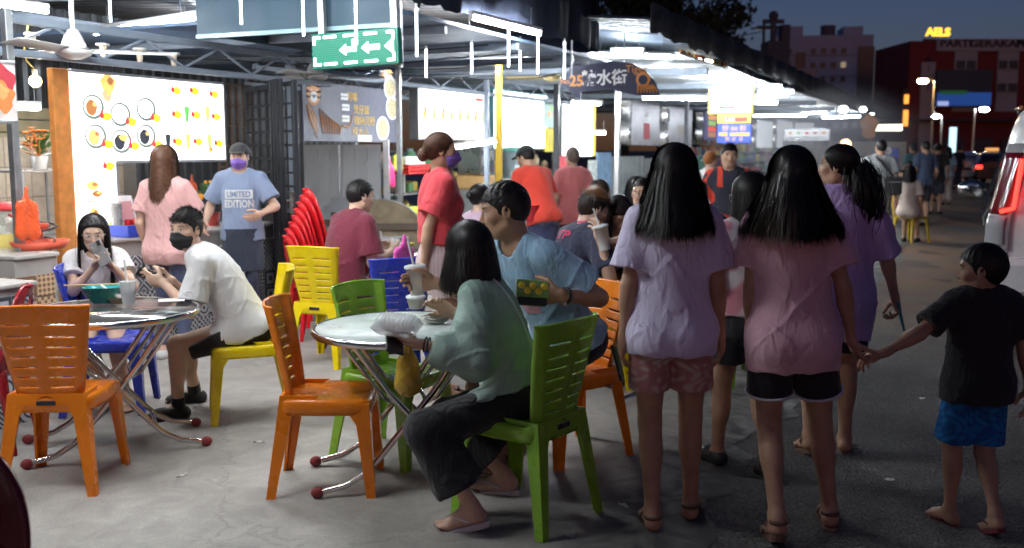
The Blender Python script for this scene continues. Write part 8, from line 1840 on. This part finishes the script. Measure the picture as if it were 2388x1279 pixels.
# --- background people, coarser
FAR = dict(vox=.013, hv=.0075, eyes=False, fingers=False)
sk3 = dict(kind='shoe', mat=black_pl)
lo_ = (dp(1100, 500, 7.9).x, 7.9, 0); person('seated woman with dark tied hair in a lilac pink top behind the woman in red', lo_, -55, 1.58, True, skin=fair, pelvis=(0, 0, .565), lean=8, shirt=dict(mat=fabric('mauve_top', (.52, .36, .46)), hem=-.08, sleeve=.7), bottom=dict(mat=navy_f, to=1.8, r=.07), hair=dict(kind='bun', tie=(0, -.115, .02), n=700, col=BLACKH, seed=31), feet=((-.1, .35), (.1, .35)), shoes=sk3, hands=((-.1, .35, .82), (.12, .35, .82)), **FAR)
lo_ = (dp(1268, 500, 10.2).x, 10.2, 0); person('stall helper in a red tee, black cap and navy apron bending at the stall', lo_, 35, 1.66, False, skin=tan, lean=20, hunch=14, head=(20, 25, 0), shirt=dict(mat=fabric('scarlet_tee', (.72, .06, .035)), hem=-.10, sleeve=.75, sl_r=.09, loose=.016), bottom=dict(mat=fabric('grey_jeans', (.10, .11, .14)), to=1.85, r=.075, kind='trousers', name='trousers'), apron=dict(mat=fabric('navy_apron', (.035, .04, .10)), len=.40, top=.06), hair=dict(kind='short', len=.02, n=200, cap=True, capmat=fabric('black_cap', (.012, .02, .02))), shoes=sk3, hands=((-.22, .30, .80), (.2, .35, .9)), **FAR)
rb = dp(1236, 492, 10.1); tag(MB().lathe([(.07, -.10), (.10, .06), (.105, .06), (.09, .05), (.06, -.09), (.001, -.09)], n=18).build('red_bucket', pm('bucket_red', (.55, .03, .05), .4), None, rb), 'small red plastic bucket carried by the helper in scarlet', 'bucket')
lo_ = (dp(1335, 500, 11.2).x, 11.2, 0); person('woman with short grey hair in a coral tee standing at the stall', lo_, 15, 1.57, True, girth=1.1, skin=fair, head=(10, 5, 0), shirt=dict(mat=fabric('coral_tee', (.60, .18, .18)), hem=-.12, sleeve=.8, sl_r=.09, loose=.02), bottom=dict(mat=black_f, to=1.8, r=.08), hair=dict(kind='short', len=.04, up=.1, n=600, col=(.12, .09, .075), th=.02, seed=33), shoes=sk3, **FAR)
lo_ = (dp(1388, 500, 8.6).x, 8.6, 0); person('seated person with curly tied hair in a white top beyond the navy jersey boy', lo_, -50, 1.6, True, skin=fair, pelvis=(0, 0, .565), lean=6, shirt=dict(mat=white_f, hem=-.08, sleeve=.6), bottom=dict(mat=navy_f, to=1.8, r=.07), hair=dict(kind='bun', tie=(0, -.09, .085), r=.036, n=700, col=(.03, .018, .012), mess=.008, seed=35), feet=((-.1, .35), (.1, .35)), shoes=sk3, **FAR)
lo_ = (dp(1482, 500, 9.0).x, 9.0, 0); person('seated person with a dark bob in an orange top with a black bag strap', lo_, -10, 1.6, True, skin=fair, pelvis=(0, 0, .565), lean=8, shirt=dict(mat=fabric('orange_top', (.68, .27, .04)), hem=-.08, sleeve=.8, loose=.03), bottom=dict(mat=navy_f, to=1.8, r=.07), hair=dict(kind='bob', len=.20, n=700, col=BLACKH, seed=37), feet=((-.1, .35), (.1, .35)), shoes=sk3, **FAR)
lo_ = (dp(1508, 500, 8.3).x, 8.3, 0); person('seated man with glasses in a pale blue shirt half hidden by the lilac girl', lo_, 150, 1.66, False, skin=fair, pelvis=(0, 0, .565), lean=10, shirt=dict(mat=fabric('pale_blue_shirt', (.40, .48, .58)), hem=-.08), bottom=dict(mat=navy_f, to=1.8, r=.07), hair=dict(kind='short', len=.03, n=500, col=BLACKH, seed=39), glasses=True, feet=((-.1, .35), (.1, .35)), shoes=sk3, **FAR)
lo_ = (dp(1620, 500, 7.6).x, 7.6, 0); person('seated person in a dark navy top behind the lilac girl', lo_, -20, 1.66, False, skin=tan, pelvis=(0, 0, .565), lean=10, shirt=dict(mat=navy_f, hem=-.08), bottom=dict(mat=black_f, to=1.8, r=.07), hair=dict(kind='short', len=.03, n=500, col=BLACKH, seed=40), feet=((-.1, .35), (.1, .35)), shoes=sk3, **FAR)
jer = afab('red_black_jersey')
def jerc(V, J):
 q = (V - J['chest']); x = q @ J['xr']; z = q @ J['sp']; red_ = (np.abs(x) > .165 + .04 * np.sin(z * 20)) | ((x > .06) & (x < .11) & (z > .02)) | (z < -.24 + .22 * np.abs(x)); st = np.sin(x * 60 + z * 60) > .3
 c = np.where(red_[:, None], V3(.65, .06, .03), V3(.028, .030, .045)); return np.where((np.abs(x) > .2)[:, None] & st[:, None], V3(.03, .03, .04), c)
lo_ = (dp(1697, 500, 9.4).x, 9.4, 0); pj, JJ = person('young man standing in a red and black sports jersey facing the camera', lo_, 172, 1.605, False, skin=(.55, .34, .23), head=(3, 4, 0), shirt=dict(mat=jer, colf=jerc, hem=-.14, sleeve=.75, sl_r=.092, loose=.016), bottom=dict(mat=black_f, to=1.85, r=.08, kind='trousers', name='trousers'), hair=dict(kind='short', len=.032, up=.4, n=900, col=BLACKH, seed=41), shoes=sk3, hands=(None, (.20, .20, .98)), vox=.011, hv=.0058, eyes=True)
vb = BVHTree.FromPolygons([Vector(v) for v in JJ['shirtVQ'][0]], [tuple(q) for q in JJ['shirtVQ'][1]]); project_patch(vb, JJ, 'chest_logo', .07, .06, .07, .014, tw, pj)
lo_ = (dp(1655, 420, 12.6).x, 12.6, 0); person('person with orange brown hair in a white shirt near the stacked dark chairs', lo_, -60, 1.52, False, skin=fair, shirt=dict(mat=white_f, hem=-.1), bottom=dict(mat=navy_f, to=1.8, r=.07), hair=dict(kind='short', len=.03, n=400, col=(.28, .10, .03), seed=43), shoes=sk3, **FAR)
lo_ = (dp(1762, 440, 12.4).x, 12.4, 0); person('seated dark haired person beside the jersey man', lo_, 30, 1.6, False, skin=tan, pelvis=(0, 0, .56), shirt=dict(mat=fabric('olive_top', (.10, .10, .08)), hem=-.08), bottom=dict(mat=black_f, to=1.8, r=.07), hair=dict(kind='short', len=.03, n=400, col=BLACKH, seed=44), feet=((-.1, .35), (.1, .35)), shoes=sk3, **FAR)
lo_ = (5.98, 16.25, 0); pg, Jg = person('man in a grey tee and shorts with a black crossbody bag walking away', lo_, -14, 1.70, False, girth=1.06, skin=tan, head=(20, 0, 0), shirt=dict(mat=fabric('grey_tee', (.34, .36, .37)), hem=-.09, sleeve=.75, sl_r=.09, loose=.02), bottom=dict(mat=fabric('taupe_shorts', (.20, .18, .17)), to=.9, r=.10), hair=dict(kind='short', len=.03, n=500, col=BLACKH, seed=45), shoes=dict(kind='shoe', mat=MATS['fabric_white_shoe']), hands=((-.12, .2, 1.45), None), feet=((-.09, .2), (.10, -.1)), elbow=((-1, .2, -.6), None), **FAR)
cbg = thing('crossbody_bag', 'black crossbody bag on the back of the man in grey', 'bag', Vector(lo_) + Vector((.14, -.22, 0)), R(-14)); MB().box((0, 0, 1.0), (.26, .10, .30), bev=.03).build('pouch', black_f, cbg); MB().tube([(0, 0, 1.14), (-.12, -.03, 1.28), (-.24, .02, 1.42), (-.27, .12, 1.46)], .018, 6).build('strap', black_f, cbg); MB().box((0, -.055, 1.06), (.22, .01, .012)).build('zip', galv, cbg)
def farp(label, px, pyf, hd, h, top, bot, fem=False, to=.9, hair=None, loc=None, **k):
 c = gp(px, pyf) if loc is None else Vector(loc); return person(label, (c.x, c.y, 0), hd, h, fem, skin=tan, shirt=dict(mat=top, hem=-.1, sleeve=.75, loose=.02), bottom=dict(mat=bot, to=to, r=.10), hair=hair or dict(kind='short', len=.03, n=250, col=BLACKH, seed=50), shoes=sk3, vox=.018, hv=.010, eyes=False, fingers=False, **k)
farp('man in a dark navy checked shirt and black shorts among the far diners', 2150, 527, 10, 1.72, fabric('navy_check', (.04, .06, .11)), black_f)
farp('man in a black tee and dark shorts further along the stalls', 2180, 500, -30, 1.70, black_f, fabric('dark_denim', (.05, .06, .09)))
farp('woman in a light blue top with a dark bag walking down the road', 2205, 478, -5, 1.62, fabric('sky_top', (.30, .48, .55)), fabric('cream_trousers', (.50, .46, .42)), True, 1.85, dict(kind='long', len=.25, n=300, col=BLACKH))
farp('person in a dark top standing beyond the navy checked shirt', 2172, 470, 0, 1.70, navy_f, black_f, to=1.8)
farp('woman with tied hair in a purple top by the grey end wall', 1997, 478, 60, 1.60, fabric('dusk_purple', (.13, .11, .25)), navy_f, True, 1.8, dict(kind='bun', n=250, col=BLACKH, r=.03))
farp('seated woman in a pale cream dress on the yellow chair', 0, 0, -30, 1.58, fabric('cream_dress', (.58, .48, .42)), MATS['fabric_cream_dress'], True, .95, dict(kind='bob', len=.2, n=250, col=BLACKH), loc=(6.66, 16.75, 0), pelvis=(0, 0, .56), feet=((-.1, .36), (.1, .36)))
farp('seated child in pink among the far diners', 0, 0, 160, 1.35, fabric('child_pink', (.60, .10, .22)), navy_f, True, .8, loc=(8.1, 20.8, 0), pelvis=(0, 0, .52), feet=((-.1, .33), (.1, .33)))
farp('seated diner in a white shirt between the far standing men', 0, 0, 130, 1.62, white_f, navy_f, False, 1.8, loc=(8.6, 21.6, 0), pelvis=(0, 0, .56), feet=((-.1, .36), (.1, .36)))
farp('man in a teal tee walking beyond the man in grey', 2122, 500, 15, 1.70, fabric('teal_tee', (.08, .22, .24)), black_f, to=1.8)
farp('woman in a dark red top near the grey end wall', 2088, 470, -20, 1.60, fabric('wine_top', (.22, .04, .06)), navy_f, True, 1.8, dict(kind='bob', len=.2, n=250, col=BLACKH))
farp('man in a yellow ochre tee queueing at the smoky cart', 1940, 500, 40, 1.68, fabric('ochre_tee', (.42, .28, .08)), navy_f, to=1.8)
farp('cook in a white tee behind the smoky cart', 1868, 470, 180, 1.66, white_f, navy_f, to=1.8)
farp('woman in a lime top beside the far snack shelf', 1818, 520, 70, 1.58, fabric('lime_top', (.30, .40, .10)), black_f, True, 1.8, dict(kind='bun', n=250, col=BLACKH, r=.03))
farp('person in black by the lit pillar sign', 2232, 440, 0, 1.70, black_f, navy_f, to=1.8)
lit_ = pm('litter_paper', (.62, .60, .56), .8)
for k_, (px, py, lb) in enumerate(((604, 1032, 'white straw wrapper on the concrete beside the orange chair'), (425, 1110, 'crumpled receipt on the concrete in front of the steel table'), (1455, 1180, 'torn paper scrap on the concrete near the lilac walker'), (2075, 1120, 'flattened white scrap on the road by the boy'), (1330, 1250, 'bottle cap on the concrete behind the green chair'), (2150, 930, 'small pale leaflet scrap on the dark road'))):
 q = gp(px, py, .006); mb = MB(); mb.sheet(lambda u, v: Vector(((u - .5) * (.07 - .008 * k_), (v - .5) * (.014 + .006 * k_), .004 + .005 * math.sin(u * 9 + k_) * math.sin(v * 5 + 1))), 6, 3); o = mb.build('litter_scrap', lit_, None, q, (0, 0, k_ * 1.1)); o.modifiers.new('solid', 'SOLIDIFY').thickness = .001; tag(o, lb, 'litter')
farp('person in white by the white hatchback', 2240, 412, 20, 1.68, white_f, navy_f, to=1.8)
# ================================================================ vehicles
def carpaint(name, c): return pm('car_' + name, c, .22, .25, vary=.04, coat=.9)
glass_dk = pm('dark_car_glass', (.012, .013, .018), .06, vary=0, coat=.5); tyre = pm('tyre_rubber', (.02, .02, .02), .85)
red_lens = emat('tail_lens_lit', (1, .03, .02), 3.2, (.4, .01, .01)); red_off = pm('tail_lens_dark', (.16, .006, .012), .12, vary=0, coat=.8)
def loft_body(sections, mat, name, parent, smooth=True):
 """sections: list of (y, [(x,z)...]) closed loops of equal length"""
 mb = MB(); n = len(sections[0][1]); vs = [Vector((x, y, z)) for y, l in sections for x, z in l]
 mb.add(vs, [(j * n + i, j * n + (i + 1) % n, (j + 1) * n + (i + 1) % n, (j + 1) * n + i) for j in range(len(sections) - 1) for i in range(n)], smooth=smooth)
 mb.add(vs[:n], [tuple(range(n))[::-1]]); mb.add(vs[-n:], [tuple(range(n))]); o = mb.build(name, mat, parent)
 md = o.modifiers.new('sub', 'SUBSURF'); md.levels = 2; md.render_levels = 2; return o
def wheel(parent, x, y, r=.32, w=.21):
 wm = MB().lathe([(r * .60, -w / 2), (r * .94, -w / 2), (r, -w * .3), (r, w * .3), (r * .94, w / 2), (r * .60, w / 2)], n=28, ring=True, M=Matrix.Rotation(math.pi / 2, 3, 'Y')).build('wheel', tyre, parent, (x, y, r))
 MB().lathe([(.03, -w * .42), (r * .5, -w * .40), (r * .62, -w * .5), (r * .62, w * .5), (r * .5, w * .40), (.03, w * .42)], n=20, M=Matrix.Rotation(math.pi / 2, 3, 'Y')).build('rim', steel_dim, wm)
# ---- white van at the right edge, rear towards the camera; local y forward, origin at rear axle ground
rearL = gp(2330, 842)                                       # near left rear corner on the ground
vx = thing('white_van', 'pearl white people carrier van with a lit red tail lamp at the road edge', 'van', (rearL.x + .83, rearL.y + .0, 0), R(-27))
wp = pm('van_pearl_paint', (.86, .86, .85), .3, 0, vary=.03, coat=.6)
def sec(w, z0, zb, zt, wt):
 return [(-w * .86, z0), (-w, z0 + .10), (-w, zb * .55 + z0 * .45), (-w * .985, zb), (-wt, zb + (zt - zb) * .62), (-wt * .90, zt - .03), (-wt * .45, zt), (wt * .45, zt), (wt * .90, zt - .03), (wt, zb + (zt - zb) * .62), (w * .985, zb), (w, zb * .55 + z0 * .45), (w, z0 + .10), (w * .86, z0)]
S_ = [(-.02, sec(.82, .38, 1.00, 1.86, .66)), (.04, sec(.90, .30, 1.02, 1.95, .74)), (.30, sec(.92, .26, 1.03, 2.0, .78)), (1.2, sec(.92, .26, 1.03, 2.02, .79)), (2.6, sec(.92, .26, 1.02, 1.98, .77)), (3.4, sec(.91, .26, 1.00, 1.70, .72)), (4.0, sec(.90, .28, .98, 1.12, .76)), (4.5, sec(.82, .34, .80, .90, .66)), (4.62, sec(.7, .42, .66, .74, .55))]
loft_body(S_, wp, 'body', vx)
MB().box((0, -.035, 1.38), (1.22, .03, .50), rx=R(10), bev=.012).build('rear_window', glass_dk, vx)
for y0, y1 in ((.35, 1.35), (1.42, 2.4), (2.47, 3.3)):
 for sg in (-1, 1):
  mb = MB(); mb.add([Vector((sg * .925, y0, 1.08)), Vector((sg * .925, y1, 1.08)), Vector((sg * .80, y1 - .05, 1.56)), Vector((sg * .80, y0 + .05, 1.56))], [(0, 1, 2, 3)]); o = mb.build('side_window', glass_dk, vx); o.modifiers.new('solid', 'SOLIDIFY').thickness = .02
for sg in (-1, 1):
 def lamp(z0, z1, mat, name, wx=.15, off=0.0):
  mb = MB()
  mb.sheet(lambda u, v: Vector((sg * (.895 - .20 * max(0, (z0 + (z1 - z0) * v - 1.0)) - wx * u), -.055 + .085 * (1 - u) ** 2.2 + .06 * max(0, z0 + (z1 - z0) * v - 1.0) - off, z0 + (z1 - z0) * v)), 8, 10); o = mb.build(name, mat, vx); o.modifiers.new('solid', 'SOLIDIFY').thickness = .02; return o
 lamp(.80, 1.62, pm('tail_housing', (.42, .42, .43), .12, vary=0, coat=.8), 'tail_lamp_housing', .17)
 lamp(1.08, 1.55, red_off, 'tail_lamp_lens', .125, .015)
 lamp(.84, 1.06, pm('clear_lens', (.35, .36, .38), .08, vary=0, coat=.9), 'reversing_lens', .13, .014)
 mb = MB(); pts = [(sg * (.72 - .10 * max(0, z - 1.0)), -.105 + .06 * max(0, z - 1.0), z) for z in (1.13, 1.2, 1.3, 1.4, 1.5)]; pts = [(sg * .80, -.085, 1.10)] + pts; mb.tube(pts, .016, 8); mb.build('lit_tail_strip', red_lens, vx)
 mb = MB(); mb.sheet(lambda u, v: Vector((sg * (.93 - .20 * u), -.045 + .10 * (1 - u) ** 2, .765 + .02 * v)), 8, 2); o = mb.build('lamp_trim', pm('black_trim', (.015, .015, .016), .4), vx); o.modifiers.new('solid', 'SOLIDIFY').thickness = .02
MB().box((0, -.07, .60), (1.60, .16, .30), bev=.05).build('rear_bumper', wp, vx); MB().box((0, -.155, .42), (1.5, .03, .05), bev=.008).build('red_reflector', red_off, vx); MB().box((0, -.02, .30), (1.5, .14, .16), bev=.03).build('lower_bumper', pm('black_trim', (.015, .015, .016), .4), vx)
MB().box((0, -.07, 1.02), (.9, .05, .05), bev=.01).build('chrome_garnish', chrome, vx)
for sg in (-1, 1):
 MB().tube([(sg * .905, .06, .98), (sg * .935, .6, 1.02), (sg * .935, 3.2, 1.02)], .006, 5).build('belt_line', pm('black_trim', (.015, .015, .016), .4), vx)
 MB().tube([(sg * .70, .3, 1.90), (sg * .74, 1.5, 1.93), (sg * .72, 2.6, 1.90)], .016, 6).build('roof_rail', chrome, vx)
 mir = MB().ball((sg * 1.13, 3.05, 1.16), .14, 16, 10, sc=(1.0, .55, .72)).build('wing_mirror', wp if sg > 0 else pm('mirror_dark', (.05, .05, .055), .1, .6, coat=.8), vx); MB().box((sg * .96, 3.08, 1.10), (.14, .06, .05), bev=.01).build('mirror_arm', black_pl, mir); MB().ball((sg * 1.13, 3.0, 1.16), .115, 14, 8, sc=(1, .2, .7)).build('mirror_glass', chrome, mir)
 for y in (.85, 3.75): wheel(vx, sg * .80, y)
# ---- cars down the road
def car(label, px, py, Y, rz, paint, lit=True, h=1.5, taxi=False):
 c = dp(px, py, Y); t = thing('parked_car', label, 'car', (c.x, c.y, 0), R(rz))
 Sx = [(-.02, sec(.72, .40, .80, 1.05, .55)), (.06, sec(.84, .28, .86, 1.12, .62)), (.5, sec(.87, .25, .88, h - .02, .62)), (1.3, sec(.88, .25, .88, h, .64)), (2.3, sec(.88, .25, .88, h - .08, .62)), (3.0, sec(.87, .27, .86, .98, .66)), (3.9, sec(.80, .32, .70, .80, .6)), (4.1, sec(.68, .4, .6, .66, .5))]
 loft_body(Sx, paint, 'body', t); MB().box((0, .16, 1.14), (1.15, .05, .36), rx=R(-38), bev=.01).build('rear_window', glass_dk, t)
 for sg in (-1, 1):
  MB().box((sg * .66, -.02, .82), (.26, .10, .16), bev=.03).build('tail_lamp', red_lens if lit else red_off, t)
  for y in (.75, 3.25): wheel(t, sg * .76, y, .31, .2)
 MB().box((0, -.06, .42), (1.55, .12, .22), bev=.04).build('rear_bumper', paint, t); MB().box((0, -.065, .70), (.5, .02, .12)).build('number_plate', pm('plate_dark', (.03, .03, .03), .4), t)
 if taxi: MB().box((0, 1.4, h + .09), (.55, .2, .14), bev=.03).build('roof_sign', emat('taxi_sign', (1, .45, .1), .6), t)
 return t
car('white hatchback with red tail lights glowing further down the road', 2257, 390, 46, -18, carpaint('white', (.60, .60, .62)), True)
car('dark car with dim red tail lights beside the white hatchback', 2322, 392, 44, -18, carpaint('dark', (.05, .035, .04)), True, 1.5, True)
mo = thing('motorcycle', 'small motorcycle parked behind the dark car', 'motorcycle', gp(2288, 404), R(-15))
for y in (0, 1.2): wheel(mo, 0, y, .28, .10)
MB().tube([(0, 0, .3), (0, .3, .55), (0, .8, .55), (0, 1.1, .75), (0, 1.2, .3)], [.06, .12, .12, .06, .04], 8).build('frame', black_pl, mo); MB().box((0, .25, .74), (.25, .6, .1), bev=.04).build('seat', black_pl, mo); MB().cyl((-.32, .98, 1.0), (.32, .98, 1.0), .018, n=8).build('handlebar', chrome, mo); MB().box((0, -.1, .66), (.16, .06, .10), bev=.02).build('tail_lamp', emat('moto_tail', (1, .1, .03), 3), mo)
